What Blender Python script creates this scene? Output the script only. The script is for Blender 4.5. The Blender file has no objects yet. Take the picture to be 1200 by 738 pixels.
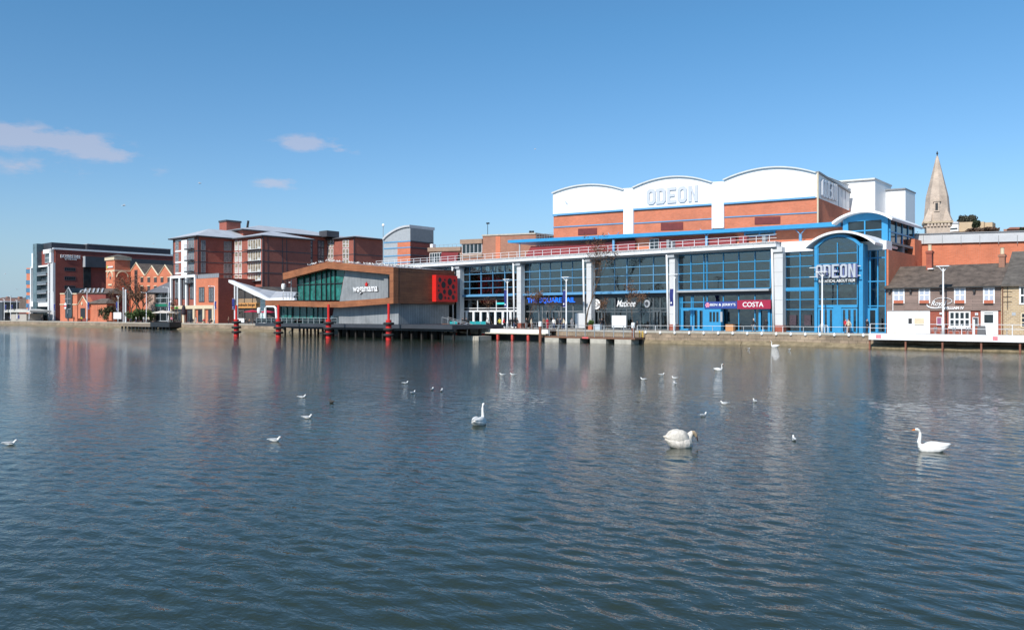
import bpy, bmesh, math, random
from mathutils import Vector, Matrix
random.seed(7)
R = math.radians
scene = bpy.context.scene
# ------------------------------------------------------------------ camera
cam = bpy.data.cameras.new('camera'); camo = bpy.data.objects.new('camera', cam)
scene.collection.objects.link(camo)
CAMZ = 4.0; FPX = 933.33; HY = 369.0
camo.location = (0, 0, CAMZ); camo.rotation_euler = (R(90), 0, 0)
cam.sensor_width = 36; cam.lens = 28.0; cam.clip_start = 0.1; cam.clip_end = 6000
scene.camera = camo
# ------------------------------------------------------------------ light
SUN_AZ = 214.0; SUN_EL = 37.0
world = bpy.data.worlds.new('World'); scene.world = world; world.use_nodes = True
wn = world.node_tree; wn.nodes.clear()
def N(nt, t, **kw):
    n = nt.nodes.new(t)
    for k, val in kw.items():
        if k.startswith('i_'): n.inputs[k[2:].replace('_', ' ')].default_value = val
        else: setattr(n, k, val)
    return n
sky = N(wn, 'ShaderNodeTexSky', sky_type='NISHITA', sun_disc=False, sun_elevation=R(SUN_EL), sun_rotation=R(SUN_AZ),
        altitude=0, air_density=1.0, dust_density=0.35, ozone_density=3.0)
bg = N(wn, 'ShaderNodeBackground'); bg.inputs['Strength'].default_value = 0.107
out = N(wn, 'ShaderNodeOutputWorld')
tint = N(wn, 'ShaderNodeMix', data_type='RGBA', blend_type='MULTIPLY'); tint.inputs[0].default_value = 1.0
wn.links.new(sky.outputs[0], tint.inputs[6])
# thin fair-weather clouds: noise inside a few soft patches of the sky, by direction
tc = N(wn, 'ShaderNodeTexCoord')
sep = N(wn, 'ShaderNodeSeparateXYZ'); wn.links.new(tc.outputs['Generated'], sep.inputs[0])
def wmath(op, a, b=None, c=None):
    n = N(wn, 'ShaderNodeMath', operation=op)
    for i, x in enumerate((a, b, c)):
        if x is None: continue
        if isinstance(x, (int, float)): n.inputs[i].default_value = x
        else: wn.links.new(x, n.inputs[i])
    return n.outputs[0]
az = wmath('ARCTAN2', sep.outputs[0], sep.outputs[1])
hor = wmath('SQRT', wmath('ADD', wmath('MULTIPLY', sep.outputs[0], sep.outputs[0]), wmath('MULTIPLY', sep.outputs[1], sep.outputs[1])))
el = wmath('ARCTAN2', sep.outputs[2], hor)
tm = N(wn, 'ShaderNodeMix', data_type='RGBA'); tm.inputs[6].default_value = (.84, .90, 1.03, 1); tm.inputs[7].default_value = (.60, 1.0, 1.15, 1)
wn.links.new(wmath('MINIMUM', wmath('MULTIPLY', wmath('MAXIMUM', el, 0.0), 2.9), 1.0), tm.inputs[0]); wn.links.new(tm.outputs[2], tint.inputs[7])
cmb = N(wn, 'ShaderNodeCombineXYZ')
wn.links.new(az, cmb.inputs[0]); wn.links.new(wmath('MULTIPLY', el, 2.6), cmb.inputs[1])
nz = N(wn, 'ShaderNodeTexNoise'); nz.inputs['Scale'].default_value = 20; nz.inputs['Detail'].default_value = 7; nz.inputs['Roughness'].default_value = 0.62
wn.links.new(cmb.outputs[0], nz.inputs['Vector'])
mask = None
def dirs(px, py):
    x = (px-600)/FPX; z = (HY-py)/FPX
    return math.atan2(x, 1), math.atan2(z, math.hypot(x, 1))
for px, py, rx, ry, s in [(48, 163, 105, 20, 1.0), (115, 178, 62, 15, .95), (30, 152, 60, 10, .6), (42, 196, 68, 15, .55), (365, 168, 58, 13, .9), (328, 215, 36, 12, .9), (187, 202, 24, 9, .35), (398, 176, 40, 8, .5), (10, 340, 60, 9, .2)]:
    a0, e0 = dirs(px, py)
    dx = wmath('DIVIDE', wmath('SUBTRACT', az, a0), rx/FPX); dz = wmath('DIVIDE', wmath('SUBTRACT', el, e0), ry/FPX)
    d2 = wmath('SQRT', wmath('ADD', wmath('MULTIPLY', dx, dx), wmath('MULTIPLY', dz, dz)))
    m = wmath('MULTIPLY', wmath('MAXIMUM', wmath('SUBTRACT', 1.0, d2), 0.0), s)
    mask = m if mask is None else wmath('MAXIMUM', mask, m)
fac = wmath('MULTIPLY', wmath('MAXIMUM', wmath('SUBTRACT', wmath('ADD', nz.outputs['Fac'], wmath('MULTIPLY', mask, 0.50)), 0.60), 0.0), 2.2)
fac = wmath('MINIMUM', wmath('MULTIPLY', fac, wmath('MINIMUM', wmath('MULTIPLY', mask, 2.4), 1.0)), 0.40)
cl = N(wn, 'ShaderNodeMix', data_type='RGBA'); cl.inputs[7].default_value = (5.7, 4.95, 5.3, 1)
hb = N(wn, 'ShaderNodeMix', data_type='RGBA'); hb.inputs[7].default_value = (2.7, 4.1, 5.5, 1)
hf = wmath('MULTIPLY', wmath('POWER', wmath('MAXIMUM', wmath('SUBTRACT', 1.0, wmath('DIVIDE', wmath('MAXIMUM', el, 0.0), 0.16)), 0.0), 1.5), 0.85)
wn.links.new(hf, hb.inputs[0]); wn.links.new(tint.outputs[2], hb.inputs[6])
wn.links.new(fac, cl.inputs[0]); wn.links.new(hb.outputs[2], cl.inputs[6])
wn.links.new(cl.outputs[2], bg.inputs[0]); wn.links.new(bg.outputs[0], out.inputs[0])
sun = bpy.data.lights.new('sun', 'SUN'); sun.energy = 4.3; sun.angle = R(0.53); sun.color = (1.0, 0.955, 0.89)
suno = bpy.data.objects.new('sun', sun); scene.collection.objects.link(suno)
sd = Vector((math.sin(R(SUN_AZ))*math.cos(R(SUN_EL)), math.cos(R(SUN_AZ))*math.cos(R(SUN_EL)), math.sin(R(SUN_EL))))
suno.rotation_euler = (-sd).to_track_quat('-Z', 'Y').to_euler(); suno.location = sd*300
scene.view_settings.view_transform = 'Standard'; scene.view_settings.look = 'None'
scene.view_settings.exposure = 0.22; scene.view_settings.gamma = 1.0; scene.view_settings.use_curve_mapping = False
scene.cycles.use_denoising = True
scene.cycles.max_bounces = 8; scene.cycles.transparent_max_bounces = 16
scene.cycles.sample_clamp_indirect = 4.0

# ------------------------------------------------------------------ frame of the town: u runs along the waterfront, v away from it
ANG = R(-40.5)
Ux, Uy = math.cos(ANG), math.sin(ANG); Vx, Vy = -math.sin(ANG), math.cos(ANG)
def W(u, v, z=0): return Vector((u*Ux+v*Vx, u*Uy+v*Vy, z))
def UV(x, y): return (x*Ux+y*Uy, x*Vx+y*Vy)
def fY(px, v): t = (px-600)/FPX; return v/(Vy+Vx*t)
def fu(px, v):
    Y = fY(px, v); return UV((px-600)/FPX*Y, Y)[0]
def fz(px, py, v): return CAMZ+(HY-py)*fY(px, v)/FPX
def fp(px, py, v): return (fu(px, v), fz(px, py, v))
def sY(px, u): t = (px-600)/FPX; return u/(t*Ux+Uy)
def sv(px, u):
    Y = sY(px, u); return UV((px-600)/FPX*Y, Y)[1]
def sz(px, py, u): return CAMZ+(HY-py)*sY(px, u)/FPX
def sp(px, py, u): return (sv(px, u), sz(px, py, u))
QZ = 1.7    # quay level

# ------------------------------------------------------------------ objects
COL = scene.collection
ORG = {}
def tag(o, label=None, cat=None, group=None, kind=None):
    if label: o['label'] = label
    if cat: o['category'] = cat
    if group: o['group'] = group
    if kind: o['kind'] = kind
    return o
def thing(name, label, cat, org, group=None, rot=ANG):
    o = bpy.data.objects.new(name, None); COL.objects.link(o)
    o.empty_display_size = .3
    o.location = W(*org); o.rotation_euler = (0, 0, rot)
    ORG[o.name] = org
    return tag(o, label, cat, group)
class MB:
    def __init__(s): s.v = []; s.f = []; s.m = []; s.mi = 0
    def add(s, vs, fs):
        n = len(s.v); s.v += [tuple(p) for p in vs]
        for f in fs: s.f.append([i+n for i in f]); s.m.append(s.mi)
        return s
    def box(s, u0, u1, v0, v1, z0, z1):
        return s.add([(u0,v0,z0),(u1,v0,z0),(u1,v1,z0),(u0,v1,z0),(u0,v0,z1),(u1,v0,z1),(u1,v1,z1),(u0,v1,z1)],
              [(0,3,2,1),(4,5,6,7),(0,1,5,4),(1,2,6,5),(2,3,7,6),(3,0,4,7)])
    def fpoly(s, pts, v0, v1):
        n = len(pts)
        return s.add([(a, v0, b) for a, b in pts]+[(a, v1, b) for a, b in pts],
              [list(range(n)), list(range(2*n-1, n-1, -1))]+[(i, i+n, (i+1) % n+n, (i+1) % n) for i in range(n)])
    def spoly(s, pts, u0, u1):
        n = len(pts)
        return s.add([(u0, a, b) for a, b in pts]+[(u1, a, b) for a, b in pts],
              [list(range(n)), list(range(2*n-1, n-1, -1))]+[(i, i+n, (i+1) % n+n, (i+1) % n) for i in range(n)])
    def hpoly(s, pts, z0, z1):
        n = len(pts)
        return s.add([(a, b, z0) for a, b in pts]+[(a, b, z1) for a, b in pts],
              [list(range(n)), list(range(2*n-1, n-1, -1))]+[(i, i+n, (i+1) % n+n, (i+1) % n) for i in range(n)])
    def tube(s, pts, rs, n=8, cap=True, flat=1.0):
        if isinstance(rs, (int, float)): rs = [rs]*len(pts)
        pts = [Vector(p) for p in pts]; base = len(s.v); L = len(pts)
        for i, p in enumerate(pts):
            d = (pts[min(i+1, L-1)]-pts[max(i-1, 0)])
            d = d.normalized() if d.length > 1e-9 else Vector((0, 0, 1))
            a = d.cross(Vector((0, 0, 1)) if abs(d.z) < .9 else Vector((0, 1, 0))).normalized(); b = a.cross(d)
            for k in range(n):
                t = 2*math.pi*k/n
                s.v.append(tuple(p+a*(rs[i]*math.cos(t))+b*(rs[i]*flat*math.sin(t))))
        for i in range(L-1):
            for k in range(n):
                s.f.append([base+i*n+k, base+i*n+(k+1) % n, base+(i+1)*n+(k+1) % n, base+(i+1)*n+k]); s.m.append(s.mi)
        if cap:
            s.f.append([base+k for k in range(n-1, -1, -1)]); s.m.append(s.mi)
            s.f.append([base+(L-1)*n+k for k in range(n)]); s.m.append(s.mi)
        return s
    def ell(s, c, r, n=14, m=9, rot=None):
        vs = []; fs = []
        for j in range(m+1):
            ph = math.pi*j/m
            for i in range(n):
                th = 2*math.pi*i/n
                p = Vector((r[0]*math.sin(ph)*math.cos(th), r[1]*math.sin(ph)*math.sin(th), r[2]*math.cos(ph)))
                if rot: p = rot @ p
                vs.append(tuple(Vector(c)+p))
        for j in range(m):
            for i in range(n): fs.append((j*n+i, (j+1)*n+i, (j+1)*n+(i+1) % n, j*n+(i+1) % n))
        return s.add(vs, fs)
    def lathe(s, c, prof, n=16):
        vs = []; fs = []
        for r, z in prof:
            for k in range(n):
                t = 2*math.pi*k/n; vs.append((c[0]+r*math.cos(t), c[1]+r*math.sin(t), c[2]+z))
        for j in range(len(prof)-1):
            for k in range(n): fs.append((j*n+k, j*n+(k+1) % n, (j+1)*n+(k+1) % n, (j+1)*n+k))
        return s.add(vs, fs)
    def build(s, name, mats, parent=None, org=None, smooth=False, rot=ANG, remesh=None, recalc=True, sm=0):
        if org is None:
            o_ = parent
            while o_ is not None and o_.name not in ORG: o_ = o_.parent
            org = ORG[o_.name] if o_ is not None else (0, 0, 0)
        me = bpy.data.meshes.new(name)
        me.from_pydata([(a-org[0], b-org[1], c-org[2]) for a, b, c in s.v], [], s.f)
        if not isinstance(mats, (list, tuple)): mats = [mats]
        for m in mats: me.materials.append(m)
        if len(mats) > 1: me.polygons.foreach_set('material_index', s.m)
        bm = bmesh.new(); bm.from_mesh(me)
        bmesh.ops.remove_doubles(bm, verts=bm.verts, dist=1e-5) if remesh else None
        if recalc: bmesh.ops.recalc_face_normals(bm, faces=bm.faces)
        bm.to_mesh(me); bm.free()
        ob = bpy.data.objects.new(name, me); COL.objects.link(ob)
        if remesh:
            md = ob.modifiers.new('r', 'REMESH'); md.mode = 'VOXEL'; md.voxel_size = remesh
            if sm:
                md = ob.modifiers.new('s', 'SMOOTH'); md.iterations = sm; md.factor = .5
            dg = bpy.context.evaluated_depsgraph_get()
            me2 = bpy.data.meshes.new_from_object(ob.evaluated_get(dg)); ob.modifiers.clear()
            me2.name = name; ob.data = me2; bpy.data.meshes.remove(me); me = me2
            if not me.materials:
                for m in mats: me.materials.append(m)
        if smooth: me.polygons.foreach_set('use_smooth', [True]*len(me.polygons))
        me.update()
        if parent is not None: ob.parent = parent
        else:
            ob.location = W(*org); ob.rotation_euler = (0, 0, rot); ORG[ob.name] = org
        return ob
def dup(o, parent=None):
    c = o.copy(); COL.objects.link(c)
    if parent is not None: c.parent = parent
    for ch in [x for x in KIDS.get(o.name, [])]: dup(ch, c)
    return c
KIDS = {}
def kids(root):
    KIDS[root.name] = [o for o in COL.objects if o.parent == root]
    for k in KIDS[root.name]: kids(k)

# ------------------------------------------------------------------ materials
MATS = {}
def mat(name, col, rough=.7, var=.12, scale=1.5, metal=0.0, bump=0.0, bscale=8, emit=None, spec=.5, streak=False):
    if name in MATS: return MATS[name]
    m = bpy.data.materials.new(name); m.use_nodes = True; nt = m.node_tree
    b = nt.nodes['Principled BSDF']; b.inputs['Roughness'].default_value = rough; b.inputs['Metallic'].default_value = metal
    b.inputs['Specular IOR Level'].default_value = spec
    t = N(nt, 'ShaderNodeTexCoord'); n = N(nt, 'ShaderNodeTexNoise'); n.inputs['Scale'].default_value = scale
    n.inputs['Detail'].default_value = 6; n.inputs['Roughness'].default_value = .65
    if streak:
        mp = N(nt, 'ShaderNodeMapping'); mp.inputs['Scale'].default_value = streak
        nt.links.new(t.outputs['Object'], mp.inputs[0]); nt.links.new(mp.outputs[0], n.inputs['Vector'])
    else: nt.links.new(t.outputs['Object'], n.inputs['Vector'])
    mx = N(nt, 'ShaderNodeMix', data_type='RGBA')
    c = col
    mx.inputs[6].default_value = (c[0]*(1-var), c[1]*(1-var), c[2]*(1-var), 1)
    mx.inputs[7].default_value = (min(1, c[0]*(1+var)), min(1, c[1]*(1+var)), min(1, c[2]*(1+var)), 1)
    mr = N(nt, 'ShaderNodeMapRange'); mr.inputs[1].default_value = .3; mr.inputs[2].default_value = .7
    nt.links.new(n.outputs['Fac'], mr.inputs[0]); nt.links.new(mr.outputs[0], mx.inputs[0]); nt.links.new(mx.outputs[2], b.inputs['Base Color'])
    if bump:
        n2 = N(nt, 'ShaderNodeTexNoise'); n2.inputs['Scale'].default_value = bscale; n2.inputs['Detail'].default_value = 4
        nt.links.new(t.outputs['Object'], n2.inputs['Vector'])
        bp = N(nt, 'ShaderNodeBump'); bp.inputs['Strength'].default_value = bump; bp.inputs['Distance'].default_value = .05
        nt.links.new(n2.outputs['Fac'], bp.inputs['Height']); nt.links.new(bp.outputs[0], b.inputs['Normal'])
    if emit:
        b.inputs['Emission Color'].default_value = (*col, 1); b.inputs['Emission Strength'].default_value = emit
    MATS[name] = m; return m
def wall_coord(nt):
    t = N(nt, 'ShaderNodeTexCoord'); s = N(nt, 'ShaderNodeSeparateXYZ'); nt.links.new(t.outputs['Object'], s.inputs[0])
    a = N(nt, 'ShaderNodeMath', operation='ADD'); nt.links.new(s.outputs[0], a.inputs[0]); nt.links.new(s.outputs[1], a.inputs[1])
    c = N(nt, 'ShaderNodeCombineXYZ'); nt.links.new(a.outputs[0], c.inputs[0]); nt.links.new(s.outputs[2], c.inputs[1])
    return t, c
def brick(name, c1, c2, mortar, w=.45, h=.15, ms=.02, rough=.85, bump=.3, stain=.22):
    m = bpy.data.materials.new(name); m.use_nodes = True; nt = m.node_tree; b = nt.nodes['Principled BSDF']; b.inputs['Roughness'].default_value = rough
    t, c = wall_coord(nt)
    br = N(nt, 'ShaderNodeTexBrick'); nt.links.new(c.outputs[0], br.inputs['Vector'])
    br.inputs['Color1'].default_value = (*c1, 1); br.inputs['Color2'].default_value = (*c2, 1); br.inputs['Mortar'].default_value = (*mortar, 1)
    br.inputs['Scale'].default_value = 1; br.inputs['Brick Width'].default_value = w; br.inputs['Row Height'].default_value = h; br.inputs['Mortar Size'].default_value = ms
    n = N(nt, 'ShaderNodeTexNoise'); n.inputs['Scale'].default_value = .28; n.inputs['Detail'].default_value = 8; n.inputs['Roughness'].default_value = .7
    nt.links.new(t.outputs['Object'], n.inputs['Vector'])
    mr = N(nt, 'ShaderNodeMapRange'); mr.inputs[1].default_value = .3; mr.inputs[2].default_value = .7; mr.inputs[3].default_value = 1-stain; mr.inputs[4].default_value = 1+stain*.5
    nt.links.new(n.outputs['Fac'], mr.inputs[0])
    mx = N(nt, 'ShaderNodeMix', data_type='RGBA', blend_type='MULTIPLY'); mx.inputs[0].default_value = 1
    nt.links.new(br.outputs[0], mx.inputs[6]); nt.links.new(mr.outputs[0], mx.inputs[7]); nt.links.new(mx.outputs[2], b.inputs['Base Color'])
    bp = N(nt, 'ShaderNodeBump'); bp.inputs['Strength'].default_value = bump; bp.inputs['Distance'].default_value = .02
    nt.links.new(br.outputs['Fac'], bp.inputs['Height']); bp.invert = True; nt.links.new(bp.outputs[0], b.inputs['Normal'])
    return m
def planks(name, c1, c2, line, row=.14, length=2.5, ms=.012, rough=.6, vertical=False, bump=.4):
    m = brick(name, c1, c2, line, w=length, h=row, ms=ms, rough=rough, bump=bump, stain=.35)
    if vertical:
        nt = m.node_tree; c = [n for n in nt.nodes if n.bl_idname == 'ShaderNodeCombineXYZ'][0]
        l0 = c.inputs[0].links[0].from_socket; l1 = c.inputs[1].links[0].from_socket
        for l in list(c.inputs[0].links)+list(c.inputs[1].links): nt.links.remove(l)
        nt.links.new(l0, c.inputs[1]); nt.links.new(l1, c.inputs[0])
    return m
def glass(name, tr=(.30, .36, .38), refl=.10, rough=.02, wob=.015):
    m = bpy.data.materials.new(name); m.use_nodes = True; nt = m.node_tree; nt.nodes.clear()
    o = N(nt, 'ShaderNodeOutputMaterial'); mx = N(nt, 'ShaderNodeMixShader'); tr_ = N(nt, 'ShaderNodeBsdfTransparent'); tr_.inputs[0].default_value = (*tr, 1)
    g = N(nt, 'ShaderNodeBsdfGlossy'); g.inputs['Roughness'].default_value = rough; g.inputs[0].default_value = (.95, 1, 1, 1)
    f = N(nt, 'ShaderNodeFresnel'); f.inputs[0].default_value = 1.5
    a = N(nt, 'ShaderNodeMath', operation='ADD'); a.inputs[1].default_value = refl; nt.links.new(f.outputs[0], a.inputs[0])
    t = N(nt, 'ShaderNodeTexCoord'); n = N(nt, 'ShaderNodeTexNoise'); n.inputs['Scale'].default_value = .6; nt.links.new(t.outputs['Object'], n.inputs['Vector'])
    bp = N(nt, 'ShaderNodeBump'); bp.inputs['Strength'].default_value = .5; bp.inputs['Distance'].default_value = wob*4
    nt.links.new(n.outputs['Fac'], bp.inputs['Height']); nt.links.new(bp.outputs[0], g.inputs['Normal'])
    nt.links.new(a.outputs[0], mx.inputs[0]); nt.links.new(tr_.outputs[0], mx.inputs[1]); nt.links.new(g.outputs[0], mx.inputs[2]); nt.links.new(mx.outputs[0], o.inputs[0])
    return m
def darkglass(name, col=(.02, .028, .032), rough=.04, var=.5):
    return mat(name, col, rough, var, .35, spec=.6)
ORANGE = brick('orange_brick', (.64, .185, .088), (.55, .155, .072), (.48, .25, .18), ms=.012)
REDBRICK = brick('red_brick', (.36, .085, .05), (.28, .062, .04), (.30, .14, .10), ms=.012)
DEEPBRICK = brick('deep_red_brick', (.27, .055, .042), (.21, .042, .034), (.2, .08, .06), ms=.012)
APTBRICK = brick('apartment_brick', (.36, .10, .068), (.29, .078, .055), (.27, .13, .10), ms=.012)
PALEBRICK = brick('pale_brown_brick', (.36, .17, .11), (.30, .14, .09), (.34, .2, .15), ms=.012)
YSTONE = brick('yellow_stone', (.52, .38, .22), (.36, .26, .16), (.55, .45, .32), w=.42, h=.2, ms=.03)
CSTONE = brick('spire_stone', (.56, .45, .36), (.48, .385, .31), (.45, .37, .30), w=.9, h=.45, ms=.03, stain=.3)
QSTONE = brick('quay_stone', (.36, .27, .19), (.28, .215, .15), (.18, .14, .10), w=1.1, h=.42, ms=.03, stain=.5)
WHITE = mat('white_paint', (.80, .80, .80), .55, .04, .5)
CLAD = mat('white_cladding', (.80, .80, .79), .5, .05, .25, streak=(1, 1, .15))
PIER = mat('pale_grey_panel', (.58, .58, .58), .5, .08, .6, streak=(1, 1, .2))
STEELW = mat('white_steel', (.72, .73, .74), .4, .06)
GALV = mat('galvanised_steel', (.42, .44, .45), .45, .15, metal=.5)
BLUE = mat('bright_blue_paint', (.035, .27, .52), .4, .08)
BLUE2 = mat('pale_blue_steel', (.11, .30, .50), .45, .08)
NAVY = mat('navy_cloth', (.015, .025, .16), .8, .2)
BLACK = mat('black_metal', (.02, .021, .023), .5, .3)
CHAR = mat('charcoal_panel', (.045, .05, .06), .5, .15, .5)
GREY = mat('mid_grey_metal', (.22, .23, .24), .5, .12)
LGREY = mat('light_grey_metal', (.36, .38, .40), .5, .1)
ZINC = mat('zinc_roof', (.50, .51, .53), .5, .14, .4)
SLATE = mat('slate_tiles', (.115, .088, .07), .8, .5, 1.2, bump=.6, bscale=6)
SLATE2 = mat('weathered_tiles', (.115, .10, .085), .85, .4, 1.4, bump=.6, bscale=6)
RED = mat('red_paint', (.62, .018, .014), .42, .08)
REDD = mat('dark_red_panel', (.22, .028, .03), .55, .12)
WOODR = planks('red_timber_cladding', (.40, .15, .062), (.30, .105, .042), (.11, .04, .02))
WOODD = planks('weathered_timber_boards', (.28, .195, .165), (.21, .15, .125), (.10, .07, .06), row=.2, length=3)
SEAM = planks('grey_standing_seam', (.31, .325, .335), (.27, .285, .295), (.11, .12, .13), row=.42, length=40, ms=.03, vertical=True, rough=.4)
GL = glass('hall_glass', (.50, .58, .63), .08)
GLD = darkglass('dark_window_glass')
GLG = mat('green_tinted_pane', (.018, .135, .115), .10, .65, .9)
RUBBER = mat('black_rubber', (.022, .022, .022), .8, .3)
CREAM = mat('cream_stone', (.62, .52, .36), .7, .1)
TIMB = mat('brown_timber', (.17, .085, .05), .75, .25, 3)
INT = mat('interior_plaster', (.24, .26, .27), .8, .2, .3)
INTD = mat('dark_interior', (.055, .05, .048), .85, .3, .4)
SKIN = mat('skin', (.55, .33, .25), .55, .05)
TEAL = mat('teal_canvas', (.01, .30, .32), .7, .1)
CONC = mat('pale_concrete', (.42, .39, .33), .85, .2, 1.2, bump=.3)
PAVE = mat('promenade_paving', (.30, .26, .22), .85, .18, .8, bump=.2)

# text as solid lettering on a wall; face 'f' (front wall) or 's' (side wall)
def block_word(txt, name, m, parent, uz, plane, th=.3, face='f', sw=.24):
    """condensed chamfered block capitals; sw = stroke as a share of the letter width"""
    a0, a1, z0, z1 = uz; n = len(txt); cw = (a1-a0)/(n+.18*(n-1)); H = z1-z0; g = cw*1.18; s = cw*sw; c = cw*.26; mb = MB()
    def poly(pts):
        if face == 'f': mb.fpoly(pts, plane-th, plane)
        else: mb.spoly(pts, plane, plane+th)
    def ring(x, left_sq):
        cl = .001 if left_sq else c
        o_ = [(x+cl, z0), (x+cw-c, z0), (x+cw, z0+c), (x+cw, z1-c), (x+cw-c, z1), (x+cl, z1), (x, z1-cl), (x, z0+cl)]
        ci = c*.5; cli = .001 if left_sq else ci
        X0, X1, Z0, Z1 = x+s, x+cw-s, z0+s*.9, z1-s*.9
        i_ = [(X0+cli, Z0), (X1-ci, Z0), (X1, Z0+ci), (X1, Z1-ci), (X1-ci, Z1), (X0+cli, Z1), (X0, Z1-cli), (X0, Z0+cli)]
        for k in range(8): poly([o_[k], o_[(k+1) % 8], i_[(k+1) % 8], i_[k]])
    for i, ch in enumerate(txt):
        x = a0+i*g
        if ch == 'O': ring(x, False)
        elif ch == 'D': ring(x, True); poly([(x-s*.3, z0), (x, z0), (x, z0+s*.8), (x-s*.3, z0+s*.8)]); poly([(x-s*.3, z1-s*.8), (x, z1-s*.8), (x, z1), (x-s*.3, z1)])
        elif ch == 'E':
            poly([(x, z0), (x+s, z0), (x+s, z1), (x, z1)])
            for zz_, w_ in ((z0, cw), ((z0+z1)/2-s*.45, cw*.8), (z1-s*.9, cw)): poly([(x+s, zz_), (x+w_, zz_), (x+w_, zz_+s*.9), (x+s, zz_+s*.9)])
        elif ch == 'N':
            poly([(x, z0), (x+s, z0), (x+s, z1), (x, z1)]); poly([(x+cw-s, z0), (x+cw, z0), (x+cw, z1), (x+cw-s, z1)])
            poly([(x+s, z1), (x+s, z1-H*.32), (x+cw-s, z0), (x+cw-s, z0+H*.32)])
    return mb.build(name, m, parent)
def lettering(txt, name, m, parent, px0, py0, px1, py1, plane, th=.12, face='f', shear=0, bold=0.0, space=1.0, uz=None):
    cu = bpy.data.curves.new('t', 'FONT'); cu.body = txt; cu.shear = shear; cu.offset = bold*.3; cu.space_character = space; cu.resolution_u = 4
    cu.extrude = .01
    to = bpy.data.objects.new('t', cu); COL.objects.link(to); dg = bpy.context.evaluated_depsgraph_get(); dg.update()
    me = bpy.data.meshes.new_from_object(to.evaluated_get(dg)); bpy.data.objects.remove(to)
    xs = [q.co.x for q in me.vertices]; ys = [q.co.y for q in me.vertices]
    x0, x1, y0, y1 = min(xs), max(xs), min(ys), max(ys)
    if uz: a0, a1, z0, z1 = uz
    elif face == 'f': (a0, z1a), (a1, z1b) = fp(px0, py0, plane), fp(px1, py0, plane); z0 = fz(px0, py1, plane); z1 = z1a
    else: (a0, z1), (a1, _) = sp(px0, py0, plane), sp(px1, py0, plane); z0 = sz(px0, py1, plane)
    mb = MB(); vs = []
    for q in me.vertices:
        a = a0+(q.co.x-x0)/(x1-x0)*(a1-a0); z = z0+(q.co.y-y0)/(y1-y0)*(z1-z0)
        k = 0 if q.co.z > 0 else 1
        vs.append((a, plane-th*(1-k), z) if face == 'f' else (plane+th*(1-k), a, z))
    mb.add(vs, [list(p.vertices) for p in me.polygons]); bpy.data.meshes.remove(me)
    return mb.build(name, m, parent)

def grid_frame(mb, us, zs, v0, v1, t=.06, side=None):
    """bars at every u in us and z in zs, spanning the whole rectangle"""
    for u in us:
        if side: mb.box(side[0], side[1], u-t, u+t, zs[0], zs[-1])
        else: mb.box(u-t, u+t, v0, v1, zs[0], zs[-1])
    for z in zs:
        if side: mb.box(side[0]+.003, side[1]-.003, us[0]-t, us[-1]+t, z-t, z+t)
        else: mb.box(us[0]-t, us[-1]+t, v0+.003, v1-.003, z-t, z+t)
def lin(a, b, n): return [a+(b-a)*i/n for i in range(n+1)]
def window(root, u0, u1, z0, z1, v, nx=2, nz=2, fm=None, gm=None, t=.05, name='window'):
    mb = MB(); grid_frame(mb, lin(u0, u1, nx), lin(z0, z1, nz), v-.10, v-.005, t)
    f = mb.build(name, fm or WHITE, root)
    MB().box(u0, u1, v-.055, v+.02, z0, z1).build('pane', gm or GLD, f); return f
def swindow(root, v0, v1, z0, z1, u, nx=2, nz=2, fm=None, gm=None, t=.05, name='window'):
    mb = MB(); grid_frame(mb, lin(v0, v1, nx), lin(z0, z1, nz), 0, 0, t, side=(u+.005, u+.10))
    f = mb.build(name, fm or WHITE, root)
    MB().box(u-.02, u+.055, v0, v1, z0, z1).build('pane', gm or GLD, f); return f
def wpx(root, x0, y0, x1, y1, v, **k):
    u0, z1 = fp(x0, y0, v); u1, _ = fp(x1, y0, v); z0 = fz(x0, y1, v); return window(root, u0, u1, z0, z1, v, **k)
def swpx(root, x0, y0, x1, y1, u, **k):
    v0, z1 = sp(x0, y0, u); v1, _ = sp(x1, y0, u); z0 = sz(x0, y1, u); return swindow(root, v0, v1, z0, z1, u, **k)
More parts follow.
